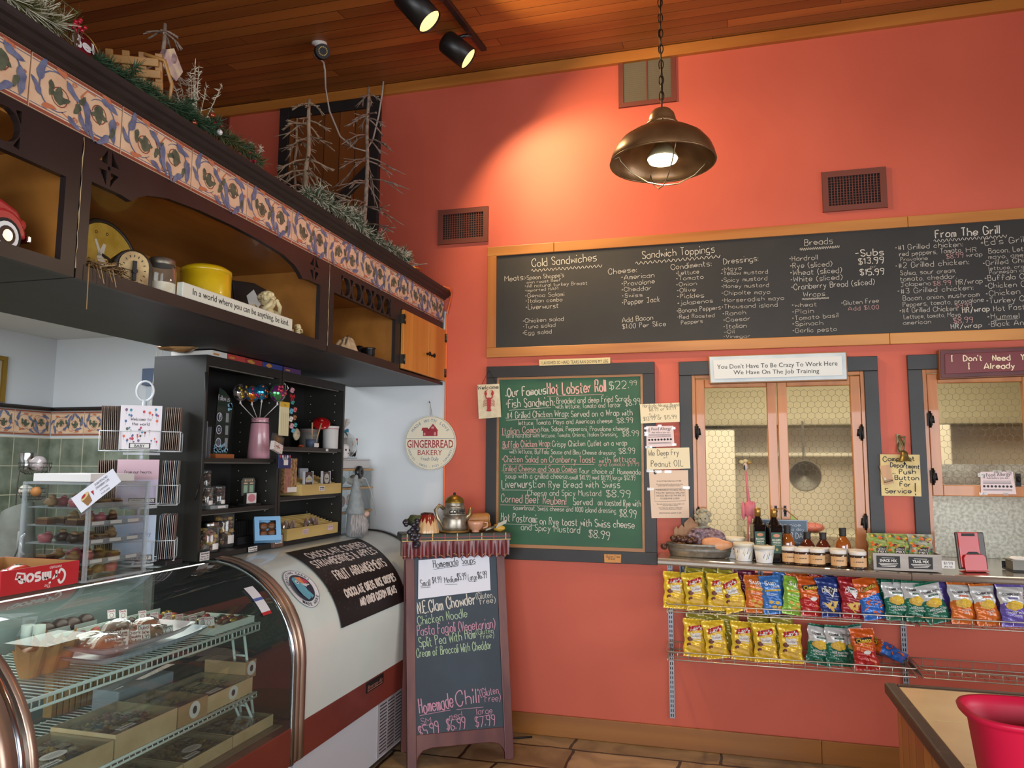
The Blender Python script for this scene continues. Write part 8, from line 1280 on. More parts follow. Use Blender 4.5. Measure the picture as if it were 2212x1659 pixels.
q=MB();q.rock(P0+V((.02,.012,.105)),(.105,.045,.055),7,.16,26,16,sm=False,fq=7);one('amethyst',q,mat('amethyst','4A3640',.25,c2='86707C',sc=60,bump=.8),'purple amethyst cluster in the galvanised tub','crystal',P0+V((.02,0,.05)))
q=MB();q.rock(P0+V((.09,-.055,.075)),(.08,.03,.035),5,.12,18,11);one('salt_rock',q,mat('salt_rock','BE8058',.5,c2='D09A72',sc=14,bump=.4),'orange pink salt rock at the front right of the galvanised tub','rock',P0+V((.09,-.05,.04)))
rq=random.Random(6)
for i in range(13):c=P0+V((-.16+.011*i+rq.uniform(-.01,.01),-.05+rq.uniform(-.01,.02),.085+rq.uniform(0,.026)*(1-i/20)))if i else P0+V((-.195,-.05,.052));q=MB();q.rock(c,(.0185,.019,.018),i,.08,12,8);one('brown_nut',q,mat('horse_chestnut','2E1C16',.35,c2='4A2A1E',sc=20),'shiny dark brown nut heaped at the left of the galvanised tub' if i else 'single dark brown nut hanging over the left rim of the tub','nut',c,'brown nuts in the tub')
for i,(dx,w_,h_,lab)in enumerate(((-.125,.035,.10,'narrow brown wooden wedge leftmost behind the nuts'),(-.095,.05,.11,'brown wooden wedge second behind the nuts'),(-.045,.085,.155,'largest brown folded wooden block behind the nuts'))):q=MB();G=Fr(P0+V((dx,.04,.06)),(1,.15,.1),(-.1,.2,1));q.poly([(-w_/2,0),(w_/2,-.01),(w_*.5,h_*.7),(w_*.1,h_),(-w_*.35,h_*.8)],G,.014);one('wood_wedge',q,wood('raw_wood','7E5636','A07A52','Z',sc=10,coat=0),lab,'wood piece',G.o,'wood pieces in the tub')
P1=P0+V((.02,.05,.09));t=thing('cherub_bust','grey stone cherub bust behind the amethyst','bust',P1);stn=mat('stone_grey','8A8470',.8,c2='A49E88',sc=30);q=MB();q.rock(P1+V((0,-.005,.045)),(.062,.035,.035),4,.06);q.cyl(P1+V((0,-.005,.06)),P1+V((0,-.01,.1)),.022,.02);q.ell(P1+V((0,-.018,.118)),(.036,.036,.042),18);q.ell(P1+V((0,-.056,.112)),(.007,.008,.009),8);[q.ell(P1+V((s_*.018,-.046,.105)),(.013,.01,.012),8)for s_ in(-1,1)];q.ell(P1+V((0,-.05,.096)),(.009,.006,.004),8);obj('bust',q,stn,t);q=MB();rq=random.Random(3)
for i in range(70):a=rq.uniform(0,2*pi);e_=rq.uniform(-.5,1.5);d=V((cos(a)*cos(e_),sin(a)*cos(e_),sin(e_)));c=P1+V((d.x*.042,-.014+d.y*.042,.122+d.z*.045));q.ell(c,.0105,7,h=5)if d.y>-.55 or d.z>.72 else None
obj('curly_hair',q,stn,t);q=MB();[q.ell(P1+V((s_*.013,-.0515,.12)),(.005,.003,.004),8)for s_ in(-1,1)];obj('eyes',q,mat('stone_shadow','4E4A3E',.8),t)
cupm=mat('paper_tub_white','CCCAC8',.5)
for i,(px,Y,h,lab)in enumerate(((1588,4.46,.115,'paper ice cream tub at the back of the three'),(1607,4.36,.098,'paper ice cream tub in front on the left'),(1651,4.335,.092,'paper ice cream tub in front of the dark bottles'))):
 p=onsf(px,Y);t=thing('paper_tub','white '+lab,'paper tub',p,'paper tubs on the steel shelf');q=MB();q.lathe([(.041,0),(.042,.003),(.052,h-.02)],p,26);obj('tub',q,cupm,t);q=MB();q.lathe([(.055,h-.022),(.056,h-.004),(.053,h),(.05,h-.003),(0,h-.003)],p,26);obj('lid',q,mat('lid_cream','CEC6B2',.5),t);q=MB();rq=random.Random(i)
 for k in range(9):a0=-pi/2+rq.uniform(-1.1,1.1);z0=rq.uniform(.012,h*.5);q.ring([p+V(((.0425+.0098*(z/h))*cos(a0+sl),(.0425+.0098*(z/h))*sin(a0+sl),z))for sl,z in((0,z0),(.08,z0+.014),(.2,z0+.026))],.0017,4,k%3)
 obj('swirl_print',q,[mat('swirl_blue','5A6E9A',.5),mat('swirl_yellow','C8B060',.5),mat('swirl_green','A8B880',.5)],t)
bott=mat('bottle_dark','0E0C0A',.08,coat=.6)
for i,(px,lab)in enumerate(((1639,'left'),(1674,'right'))):
 p=onsf(px,4.40-.02*i);t=thing('vinegar_bottle',lab+' tall dark square bottle of balsamic vinegar with a gold cap','bottle',p,'balsamic bottles');q=MB();M_=Matrix.Translation(p)@Matrix.Rotation(pi/4+.25,4,'Z');s2_=sqrt(2)
 q.lathe([(.033*s2_*.96,0),(.035*s2_,.006),(.035*s2_,.185),(.03*s2_,.2)],n=4,M=M_,sm=False);q.lathe([(.034,.19),(.024,.215),(.0145,.235),(.0145,.262)],p,20);obj('bottle',q,bott,t,bev=.004);q=MB();q.lathe([(.0165,.24),(.0165,.283),(.013,.286),(0,.286)],p,18);obj('cap',q,mat('cap_gold','A8823C',.35,.7),t)
 FL_=Fr(p+V((0,0,0))+V((sin(.25)*0,0,0)),(cos(.25),sin(.25),0),(0,0,1));FL_.n=V((sin(.25),-cos(.25),0));q=MB();q.fbox(FL_,(-.028,.05,.0352),(.028,.16,.036));lb=obj('label',q,mat('label_green','1E4A34',.45),t);q=MB();q.disc(FL_,0,.143,.018,.009,.0366,1);q.text('BALSAMIC',FL_,0,.116,.010,.0366,0,'C',w=.046,bold=.02);q.text('VINEGAR',FL_,0,.102,.010,.0366,0,'C',w=.042,bold=.02);q.text('of Modena',FL_,0,.091,.007,.0366,0,'C');q.disc(FL_,0,.069,.007,c=.0366,mi=2);obj('print',q,[mat('print_cream','D0CCB8',.5),mat('print_coral','B87A5A',.5),mat('print_gold','A8904A',.4)],lb)
for i,(px,h,c,lab)in enumerate(((1702,.195,'8A4A1A','amber sauce bottle in front of the hanging slate sign'),(1745,.165,'4A1E12','dark sauce bottle left of the middle gap'),(1779,.165,'4A1E12','dark sauce bottle right of the other dark one'),(1822,.195,'8A4A1A','amber sauce bottle standing apart on the right'))):
 p=onsf(px,4.435);t=thing('sauce_bottle',lab+' with a black cap','bottle',p,'sauce bottles with black caps');k=h/.195;q=MB();q.lathe([(.036,0),(.039,.004),(.039,.1*k),(.036,.118*k),(.022,.142*k),(.016,.15*k),(.016,.158*k)],p,24);obj('bottle',q,mat('sauce_'+c,c,.1,coat=.7),t);q=MB();q.lathe([(.0185,.152*k),(.019,.156*k),(.017,.165*k),(.019,.19*k),(.018,.195*k),(0,.195*k)],p,20);obj('cap',q,blackr,t);q=MB();q.grid(lambda u,v:p+V((.0396*cos(-2.5+1.9*u),.0396*sin(-2.5+1.9*u),.02*k+.07*k*v)),12,1);obj('label',q,labw,t)
pj=mat('preserve_label','C49A6C',.5)
for i,(px,Y,lab,c)in enumerate(((1706,4.35,'leftmost preserve jar in the front row','3A2A22'),(1732,4.325,'second preserve jar in the front row','3A2218'),(1765,4.32,'third preserve jar in the front row','3E2A1A'),(1811,4.31,'fourth preserve jar in the front row, with an orange title','4A3420'),(1853,4.30,'rightmost preserve jar in the front row','3A2A22'),(1742,4.40,'preserve jar behind the second one','3A2A22'),(1775,4.40,'preserve jar behind the third one','3A2A22'),(1808,4.39,'preserve jar behind the fourth one','4A3420'),(1850,4.385,'preserve jar behind the rightmost one','3A2A22'))):
 p=onsf(px,Y);t=thing('preserve_jar',lab+' with a white lid','jar',p,'preserve jars with white lids');q=MB();q.lathe([(.037,0),(.041,.004),(.0415,.066),(.037,.074)],p,24);obj('jar',q,mat('preserve_'+c,c,.1,coat=.7),t);q=MB();q.lathe([(.04,.07),(.041,.072),(.041,.088),(.038,.09),(0,.09)],p,24);obj('lid',q,mat('jar_lid_white','CFCAC4',.45),t);q=MB();q.grid(lambda u,v:p+V((.0422*cos(-2.75+2.3*u),.0422*sin(-2.75+2.3*u),.012+.046*v)),14,1);lb=obj('label',q,pj,t)
 q=MB();sfj=lambda a,b:p+V((.0428*cos(-1.6+a/.0428),.0428*sin(-1.6+a/.0428),.035+b));q.hand('preserves',None,.004,0,.008,0,0,w=.036,al='C',lw=.0013,surf=sfj);q.hand('-',None,-.026,-.006,.02,0,0,w=.003,lw=.004,surf=sfj);obj('print',q,ink,lb)
a,b=wp(1640,1121,.03),wp(1746,1182,.03);t=thing('slate_sign','blue grey slate sign with white lettering hanging from the window latches','sign',(a[0],D-.032,b[1]));q=MB();q.fbox(WF,(a[0],b[1],.026),(b[0],a[1],.036));obj('panel',q,mat('slate_panel','44566A',.5),t);FS_=Fr((a[0],D-.0365,b[1]),(1,0,0),(0,0,1),(0,-1,0));w_,h_=b[0]-a[0],a[1]-b[1];q=MB();q.rib([(.003,.003),(w_-.003,.003),(w_-.003,h_-.003),(.003,h_-.003),(.003,.003)],.003,FS_,.0005);q.hand('Only be nice',FS_,w_/2,h_*.76,.016,.0006,w=w_*.7,al='C');q.hand('to someone a day',FS_,w_/2,h_*.6,.016,.0006,w=w_*.85,al='C');q.hand('MAKE OTTER DAY',FS_,w_/2,h_*.32,.03,.0006,w=w_*.9,al='C');q.hand('look at each other',FS_,w_/2,h_*.12,.013,.0006,w=w_*.75,al='C');obj('lettering',q,mat('slate_white','C4CCD4',.6),t);q=MB();l1,l2=wp(1676,1100,.03),wp(1696,1099,.03);q.ring([V((a[0]+.06,D-.034,a[1])),V((l1[0],D-.036,l1[1])),V((l2[0],D-.036,l2[1])),V((b[0]-.05,D-.034,a[1]))],.0035,6);obj('rope',q,mat('sisal','A87A44',.8),t)
yF=D-.07;p0=at(1614,1170,Y=yF);t=thing('flamingo_ornament','pink flamingo yard ornament with jewelled flower head standing on a thin stake','flamingo ornament',(p0.x,yF,zsf(p0.x)));pk=mat('flamingo_pink','B85A68',.5,c2='C8707A',sc=20);q=MB();q.cyl(V((p0.x,yF,zsf(p0.x)+.001)),at(1616,1110,Y=yF),.005,n=8);obj('stake',q,pk,t);q=MB();q.ring([at(1620,1110,Y=yF),at(1617,1085,Y=yF),at(1614,1050,Y=yF),at(1611,1018,Y=yF)],[.016,.009,.006,.006],8);q.rock(at(1619,1100,Y=yF),(.03,.02,.05),4,.06);q.ring([at(1620,1115,Y=yF),at(1622,1140,Y=yF)],[.014,.003],8);obj('body',q,pk,t)
q=MB();[q.rock(at(1617+s_*11,1102,Y=yF),(.012,.012,.05),5+s_,.15)for s_ in(-1,1)];obj('wing',q,mat('flamingo_wing','C06A74',.5),t);q=MB();q.ell(at(1610,1008,Y=yF),(.013,.012,.022),12,0);[q.ell(at(1610+dx,1000+dy,Y=yF),(.014,.006,.011),10,1+(dx>0))for dx,dy in((-8,-2),(8,-1),(0,-4))];q.ell(at(1608,1010,Y=yF-.012),(.005,.004,.016),8,3);obj('head',q,[mat('head_pale','C0A89C',.5),mat('petal_cream','B8A87A',.4),mat('petal_amber','8A6A1E',.3),blackr],t)
P0=onsf(1950,4.37);a,b=onsf(1884,4.32),onsf(2031,4.32);x0,x1=a.x,b.x;zb_=max(zsf(x0),zsf(x1),1.0702)+.0015;y0,y1=4.295,4.44;t=thing('snack_box','weathered wood print box of snack mix packets on the joint of the steel shelves','snack box',(x0,y0,zb_));hb=.085;wwd=wood('white_barn_wood','7A726A','B0A8A0','X',sc=14,coat=0);q=MB();q.box((x0,y0,zb_),(x1,y0+.004,zb_+hb));q.box((x0,y1-.004,zb_),(x1,y1,zb_+hb));q.box((x0,y0+.004,zb_),(x0+.004,y1-.004,zb_+hb));q.box((x1-.004,y0+.004,zb_),(x1,y1-.004,zb_+hb));q.box((x0+.004,y0+.004,zb_),(x1-.004,y1-.004,zb_+.004));obj('carton',q,wwd,t)
FX=Fr((x0,y0-.0004,zb_),(1,0,0),(0,0,1),(0,-1,0));q=MB();w_=x1-x0;q.fbox(FX,(.015,.012,0),(.125,.072,.0008));q.fbox(FX,(.165,.012,0),(.275,.072,.0008));lb=obj('black_label',q,blackr,t);q=MB();q.text('SNACK MIX',FX,.07,.042,.014,.0014,0,'C',w=.08,bold=.03);q.text('TRAIL MIX',FX,.22,.042,.014,.0014,0,'C',w=.075,bold=.03);[q.rib([(c-.045+.006*k,.034-.007*k),(c+.045-.006*k,.034-.007*k)],.003,FX,.0012)for c in(.07,.22)for k in range(3)];[q.rib([(c-.03,.062),(c+.03,.062)],.002,FX,.0012)for c in(.07,.22)];obj('print',q,labw,lb);q=MB();q.fbox(FX,(.315,.02,0),(.375,.058,.0008));pc_=obj('price_label',q,labw,t);q=MB();q.hand('$1.99',FX,.345,.04,.012,.0012,w=.04,al='C',lw=.0016);q.hand('plus tax',FX,.345,.026,.008,.0012,w=.036,al='C',lw=.0013);obj('writing',q,ink,pc_)
def bag(kind,w,h,d,mats,reg,deco,name='chip_bag'):
 """prototype pouch standing at its own base; front faces -Y; deco(mb, surf) prints on the front"""
 def S(x,z,off=0,side=-1):
  u,v=x/(w/2),z/h;k=max(0,1-abs(u)**3.2)*(max(0,sin(pi*min(1,max(0,(v-.05)/.9))))**.55 if .05<v<.95 else 0)
  cr_=.0025*sin(x*210+kind*2+v*9)*(1-abs(v-.5)*1.2)+.0022*sin(v*47+x*60+kind);pin=1-.1*sin(pi*v)**2*(1 if abs(u)>.5 else .6)*abs(u)
  return V((x*pin+.003*sin(v*19+kind),side*(d/2*k+.0012+(cr_ if k>.08 else .0015*sin(x*300)))-off*(1 if side<0 else-1),z))
 pouch=MB();pouch.grid(lambda a,b:S((a-.5)*w,b*h),30,34,0,True,lambda a,b:reg(a,b));pouch.grid(lambda a,b:S((.5-a)*w,b*h,0,1),18,22,0,True,lambda a,b:reg(1-a,b))
 t=thing(name,'-','snack bag',(0,0,-50),local=True);obj('pouch',pouch,mats,t);q=MB();deco(q,lambda x,z:S(x,z,.003));obj('print',q,PM,t);return t
PM=[mat('pr_white','D8D2CC',.45),mat('pr_red','A81A20',.4),mat('pr_ink','2A2220',.5),mat('pr_chip','C8A040',.5),mat('pr_yellow','D8B030',.4),mat('pr_green','1E5A44',.45),mat('pr_orange','C8561A',.4),mat('pr_purple','5E4A9A',.45),mat('pr_brown','6A3A2A',.5)]
def sdisc(q,S,x,z,rx,rz,mi,n=14):
 k=4;vs=[S(x+rx*r/k*cos(2*pi*i/n),z+rz*r/k*sin(2*pi*i/n))for r in range(1,k+1)for i in range(n)]+[S(x,z)];c=len(vs)-1
 q.add(vs,[(r*n+i,r*n+(i+1)%n,(r+1)*n+(i+1)%n,(r+1)*n+i)for r in range(k-1)for i in range(n)]+[(c,(i+1)%n,i)for i in range(n)],mi)
def squad(q,S,x0,z0,x1,z1,mi,sk=0,n=8):q.add([S(x0+(x1-x0)*i/n+sk*j*0,z0+(z1-z0)*j/4+sk*(i/n))for i in range(n+1)for j in range(5)],[(i*5+j,(i+1)*5+j,(i+1)*5+j+1,i*5+j+1)for i in range(n)for j in range(4)],mi)
def lift(S):return lambda x,z:S(x,z)+V((0,-.0014,0))
def stext(q,S,s,x,z,h,w,mi,bold=.0):q.text(s,None,x,z,h,0,mi,'C',w=w,surf=lift(lift(S)),bold=bold)
def dL(q,S):
 sdisc(q,S,.004,.148,.034,.034,4);squad(q,lift(S),-.042,.128,.04,.155,1,.016);q.text("Lay's",None,.0,.136,.024,0,0,'C',w=.066,surf=lambda x,z:lift(lift(S))(x,z+.1*x+.002),bold=.03,shear=.15)
 squad(q,S,-.026,.085,.03,.126,0);stext(q,S,'CLASSIC',.002,.103,.009,.046,8);squad(q,lift(S),-.02,.088,.024,.094,4)
 for x,z,r in((-.034,.09,.016),(.04,.1,.015),(-.02,.05,.02),(.016,.04,.022),(-.036,.062,.012),(.036,.062,.015)):sdisc(q,S,x,z,r,r*.8,8 if x<-.03 else 3,10)
def dSun(txt):
 def f(q,S):stext(q,S,'Sun',-.004,.148,.026,.06,0,.02);stext(q,S,'CHIPS',.016,.132,.012,.048,0,.02);squad(q,S,-.045,.116,.045,.125,4);stext(q,S,'100% WHOLE GRAIN',0,.118,.005,.08,8);stext(q,S,txt,-.004,.094,.009,.05,0);[sdisc(q,S,x,z,.014,.009,3,8)for x,z in((-.02,.06),(.015,.055),(.0,.035),(.03,.03))]
 return f
def dCh(q,S):
 squad(q,S,-.046,.13,.046,.156,2,.006);q.text('Cheetos',None,0,.134,.022,0,4,'C',w=.084,surf=lambda x,z:lift(lift(S))(x,z+.06*x),bold=.03);stext(q,S,'Crunchy',.0,.116,.009,.05,4)
 for x,z,a in((-.03,.07,.5),(.01,.06,-.4),(.03,.085,.9),(-.01,.04,.2),(.035,.04,-.8)):q.hand('-',None,x,z-.02,.03,0,6 if x>0 else 1,w=.03,lw=.012,surf=lambda u,v,x=x,z=z,a=a:S(u,v+(u-x)*a))
 sdisc(q,S,.005,.085,.02,.01,0,10)
def dDo(q,S):
 q.add([lift(S)(x,z)for x,z in((-.034,.16),(.034,.145),(.0,.095),(-.02,.13),(-.008,.115))],[(0,3,4,2,1)],0);q.add([lift(lift(S))(x,z)for x,z in((-.026,.152),(.024,.142),(0,.106))],[(0,2,1)],2);q.text('Doritos',None,.0,.126,.022,0,0,'C',w=.088,surf=lambda x,z:S(x,z)+V((0,-.004,0)),bold=.03)
 stext(q,S,'NACHO CHEESE',.022,.098,.005,.04,0)
 for x,z in((-.022,.06),(.012,.065),(.0,.04)):q.add([lift(S)(x-.024,z+.014),lift(S)(x+.022,z+.012),lift(S)(x,z-.02)],[(0,2,1)],3)
def dPf(q,S):
 q.text('Cheetos',None,-.004,.15,.026,0,2,'C',w=.09,surf=lambda x,z:lift(S)(x,z+.25*x),bold=.06);q.text('Cheetos',None,-.004,.151,.024,0,4,'C',w=.086,surf=lambda x,z:lift(lift(S))(x,z+.25*x),bold=.01);q.text('Puffs',None,.004,.118,.016,0,0,'C',w=.05,surf=lambda x,z:lift(S)(x,z+.25*x));rq=random.Random(5)
 for i in range(14):x,z,a=rq.uniform(-.045,.045),rq.uniform(.02,.1),rq.uniform(-.9,.9);q.hand('-',None,x-.008,z-.01,.02,0,6,w=.02,lw=.009,surf=lambda u,v,x=x,a=a:S(u,v+(u-x)*a))
def dCom(flav,mi):
 def f(q,S):
  stext(q,S,'COMMUNITY',0,.148,.014,.094,2,.01);squad(q,S,-.024,.132,.024,.141,mi);stext(q,S,'SNACKS',0,.1345,.0045,.034,0)
  for x,z,r in((-.022,.1,.022),(.0,.108,.02),(.018,.1,.022),(-.004,.092,.02)):sdisc(q,S,x,z,r,r*.85,3 if x<0 else 4,12)
  for k,l in enumerate(flav):stext(q,S,l,.002,.062-.014*k,.0095,min(.09,.0085*len(l)),0,.01)
  stext(q,S,'NET WT 2 OZ',0,.022,.004,.04,0)
 return f
BM={k:mat('bag_'+k,a,.32,.15,c2=b,sc=16,coat=.35)for k,a,b in(('y','DAAE18','E6C23A'),('olive','8A7E22','A0922E'),('o','C8621E','D8762E'),('b','2E64A8','4A80C0'),('g','7AA82E','9AC04A'),('c','BE4A14','D0601E'),('r','8A1620','A82028'),('n','1E2E66','2A3E80'),('k','145A44','1E6E54'),('w','C4C2BE','D0CECA'),('p','5A4A9A','6E5EB0'),('m','5E1430','701C3C'),('pb','1E5AA8','2E6EC0'),('cr','A01818','B82A1E'))}
R1=lambda a,b:0
RC=lambda a,b:1 if b<.52+.05*sin(a*7)else 0 if b<.93 else 1
protos2={'L':bag(0,.128,.20,.05,[BM['y']],R1,dL),'SO':bag(1,.118,.20,.05,[BM['o']],R1,dSun('HARVEST CHEDDAR')),'SB':bag(2,.118,.20,.05,[BM['b']],R1,dSun('ORIGINAL')),'SG':bag(3,.118,.2,.05,[BM['g']],R1,dSun('FRENCH ONION')),'CH':bag(4,.128,.205,.05,[BM['c'],BM['cr']],lambda a,b:1 if b<.42+.06*sin(a*9)else 0,dCh),'DB':bag(5,.122,.205,.05,[BM['n']],R1,dDo),'DR':bag(6,.13,.21,.05,[BM['r']],R1,dDo),'PF':bag(7,.13,.215,.05,[BM['c'],BM['pb']],lambda a,b:1 if b<.5+.1*a else 0,dPf),'CG':bag(8,.128,.205,.05,[BM['w'],BM['k']],RC,dCom(('FIRE ROASTED','JALAPENO'),5)),'CO':bag(9,.13,.205,.05,[BM['w'],BM['o']],RC,dCom(('HONEY','BBQ'),6)),'CP':bag(10,.13,.205,.05,[BM['w'],BM['p']],RC,dCom(('SWEET MAUI','ONION'),7))}
plainp={k:bag(20+i,.125,.20,.035,[BM[k]],R1,lambda q,S:squad(q,S,-.05,.19,.05,.196,2))for i,k in enumerate(('olive','m','b','c','r','n','k','p','o'))}
used=set();rq=random.Random(12)
def put(kind,px,z,Y,label,group,tilt=12,roll=0,yaw=15,sc=1.0,P=protos2):
 X=at(px,1290 if z>.7 else 1400,Y=Y-.03).x;rot=(radians(-tilt),radians(roll),radians(yaw+rq.uniform(-6,6)));loc=V((X,Y,z))
 if kind in used and P is protos2 or(kind,1)in used and P is plainp:t=dup(P[kind],loc,rot,label,sc,group)
 else:t=P[kind];t.location=loc;t.rotation_euler=rot;t.scale=(sc,)*3;t['label']=label;t['group']=group;used.add(kind if P is protos2 else(kind,1))
 return t
g1,g2='chip bags on the upper racks','chip bags on the lower rack';zr,zl=.812,.559
for k,px,roll,lab in(('L',1456,4,'yellow chip bag at the far left end of the upper rack'),('L',1507,-5,'yellow chip bag second from the left on the upper rack'),('L',1553,3,'yellow chip bag third from the left on the upper rack'),('L',1593,-14,'yellow chip bag leaning right next to the orange whole grain bag'),('SO',1634,1,'orange whole grain chip bag on the upper rack'),('SB',1674,-4,'blue whole grain chip bag on the upper rack'),('SG',1713,8,'lime green crinkled chip bag on the upper rack'),('CH',1757,0,'orange and red cheese curl bag on the upper rack'),('DB',1800,-3,'navy blue tortilla chip bag on the upper rack'),('DR',1846,2,'red tortilla chip bag on the upper rack'),('PF',1893,-9,'orange and blue cheese puff bag standing on the upper rack'),('CG',1941,1,'green and white jalapeno chip bag, left of the three on the upper rack'),('CG',1986,0,'green and white jalapeno chip bag, middle of the three on the upper rack'),('CG',2032,-12,'green and white jalapeno chip bag with a torn tilted top on the upper rack'),('CO',2086,1,'orange and white honey barbecue bag, left of the pair on the right rack'),('CO',2140,-2,'orange and white honey barbecue bag, right of the pair on the right rack'),('CP',2196,0,'purple and white onion chip bag cut by the right edge of the photo')):put(k,px,zr,4.375,lab,g1,14,roll)
for i,(k,px,lab)in enumerate((('olive',1500,'olive backed chip bag behind the second yellow bag'),('olive',1540,'olive backed chip bag behind the third yellow bag'),('olive',1578,'olive backed chip bag behind the leaning yellow bag'),('m',1618,'maroon chip bag peeking up left of the orange whole grain bag'),('b',1690,'blue chip bag peeking up behind the blue whole grain bag'),('c',1733,'orange chip bag peeking up behind the lime green bag'),('r',1770,'dark red chip bag peeking up behind the cheese curl bag'),('n',1806,'dark blue chip bag peeking up behind the navy bag'),('r',1838,'dark red chip bag peeking up behind the red tortilla bag'),('k',1866,'green chip bag peeking up behind the cheese puff bag'),('k',1915,'dark green chip bag peeking up right of the cheese puffs'),('k',1965,'green chip bag peeking up between two jalapeno bags'),('o',2006,'orange chip bag peeking up behind the jalapeno bags'),('p',2042,'purple chip bag peeking up behind the torn jalapeno bag'),('o',2098,'orange chip bag peeking up behind the honey barbecue pair'),('p',2142,'purple chip bag peeking up behind the right honey barbecue bag'),('p',2205,'purple chip bag peeking up at the right edge of the photo'))):put(k,px,zr+.022,4.455+.012*(i%2),lab,g1,6,rq.uniform(-7,7),P=plainp)
for k,px,Y,roll,lab in(('L',1500,4.375,4,'yellow chip bag at the left end of the lower rack'),('L',1551,4.37,-4,'yellow chip bag second from the left on the lower rack'),('L',1604,4.38,5,'yellow chip bag in the middle of the five on the lower rack'),('L',1656,4.37,0,'yellow chip bag fourth from the left on the lower rack'),('L',1710,4.38,2,'yellow chip bag rightmost on the lower rack beside the green ones'),('CG',1767,4.39,10,'green jalapeno chip bag leaning left beside the last yellow bag on the lower rack'),('CG',1812,4.39,4,'green jalapeno chip bag second on the lower rack'),('CG',1858,4.44,-8,'green jalapeno chip bag half hidden behind the orange bag on the lower rack'),('CH',1874,4.35,-1,'orange and red cheese curl bag at the right end of the lower rack')):put(k,px,zl,Y,lab,g2,14,roll)
for i,(px,lab)in enumerate(((1515,'olive backed chip bag behind the left end of the lower rack'),(1545,'olive backed chip bag behind the second yellow bag of the lower rack'),(1580,'olive backed chip bag behind the third yellow bag of the lower rack'),(1645,'olive backed chip bag behind the fourth yellow bag of the lower rack'),(1700,'olive backed chip bag behind the fifth yellow bag of the lower rack'))):put('olive',px,zl+.03,4.46+.012*(i%2),lab,g2,6,rq.uniform(-6,6),P=plainp)
t=put('PF',1958,zl+.022,4.42,'fallen orange and blue cheese puff bag lying across the joint of the lower racks',g2,0,0,0);t.rotation_euler=(radians(-68),radians(-8),radians(62));t.location=(.92,4.49,zl+.035)
def dD(q,S):
 r=random.Random(3)
 for i in range(60):sdisc(q,S,r.uniform(-.05,.05),r.uniform(.01,.15),r.uniform(.005,.011),r.uniform(.004,.008),r.choice((3,5,6,8,9,9)),7)
 squad(q,lift(S),-.022,.048,.026,.09,2,.002);stext(q,lift(S),'METRO',.002,.072,.011,.036,0);stext(q,lift(S),'DELI',.002,.054,.016,.038,0,.02)
PM.append(mat('pr_leaf','7E9A3A',.5));pD=bag(40,.125,.16,.04,[mat('deli_green','6A7E34',.4,c2='9AA060',sc=24)],R1,dD,'deli_bag');pN=bag(41,.125,.16,.04,[mat('deli_teal','3A5654',.4,c2='B0A890',sc=22)],R1,dD,'deli_bag')
for i,(px,P_,lab)in enumerate(((1887,pD,'green snack mix packet at the left in the weathered wood box'),(1940,pD,'green snack mix packet in the middle of the weathered wood box'),(1990,pN,'teal nut mix packet at the right in the weathered wood box'))):
 a=onsf(px+4,4.345);loc=V((max(a.x,x0+.05)if i==0 else a.x,4.36,zb_+.02));rot=(radians(-10),0,radians(6));
 if i==1:dup(P_,loc,rot,lab,group='snack packets in the wooden box')
 else:P_.location=loc;P_.rotation_euler=rot;P_['label']=lab;P_['group']='snack packets in the wooden box'
a=at(2010,1205,Z=1.071);P0=V((a.x+.06,4.40,1.0712));t=thing('card_reader','red backed tablet card reader on the right steel shelf','card reader',P0,rot=(radians(-8),0,radians(14)));FK=Fr((0,0,0),(1,0,0),(0,0,1),(0,-1,0));cr_m=mat('reader_red','B01E1E',.35,coat=.3);q=MB();q.fbox(FK,(-.07,.012,-.022),(.075,.20,-.004));obj('tablet',q,mat('tablet_grey','4A4440',.4),t,bev=.006);q=MB();q.fbox(FK,(-.065,.02,-.0035),(.04,.198,.006));obj('back_plate',q,cr_m,t,bev=.004);q=MB();q.poly([(-.055,0),(.055,0),(.055,.07),(.045,.085),(-.045,.085),(-.055,.07)],FK,.012,.008);q.fbox(FK,(-.06,0,-.06),(.06,.006,.03));obj('stand',q,cr_m,t,bev=.002);q=MB();q.fbox(FK,(-.045,.178,.0062),(.02,.192,.009));q.poly([(-.035,.087),(.035,.087),(.02,.1),(-.02,.1)],FK,.002,.0063);obj('slot',q,blackr,t)
a=at(2085,1195,Z=1.071);t=thing('black_tray','black tray holding a small steel pan beside the card reader','tray',(a.x+.0,4.52,1.0712));q=MB();bx_=a.x;q.box((bx_-.03,4.44,1.0712),(bx_+.10,4.6,1.078));q.box((bx_+.094,4.44,1.078),(bx_+.10,4.6,1.105));q.box((bx_-.03,4.594,1.078),(bx_+.094,4.6,1.11));obj('tray',q,blackr,t);q=MB();q.box((bx_-.02,4.47,1.0785),(bx_+.07,4.575,1.125));q.box((bx_-.028,4.46,1.125),(bx_+.08,4.585,1.128));obj('pan',q,mat('pan_grey','6A665E',.4,.6),t);q=MB();q.rock(V((bx_+.02,4.52,1.132)),(.035,.04,.01),3,.3);obj('papers',q,labw,t)
q=MB();q.box((W2[0]+.03,5.16,1.063),(1.78,5.19,1.62));q.box((1.76,5.15,1.063),(1.785,5.16,1.62));one('galvanised_sheet',q,mat('galv_spangle','8E8E80',.45,.5,c2='B0B0A2',sc=55,det=2),'mottled galvanised panel behind the open half of the right window','panel',(1.4,5.16,1.063))
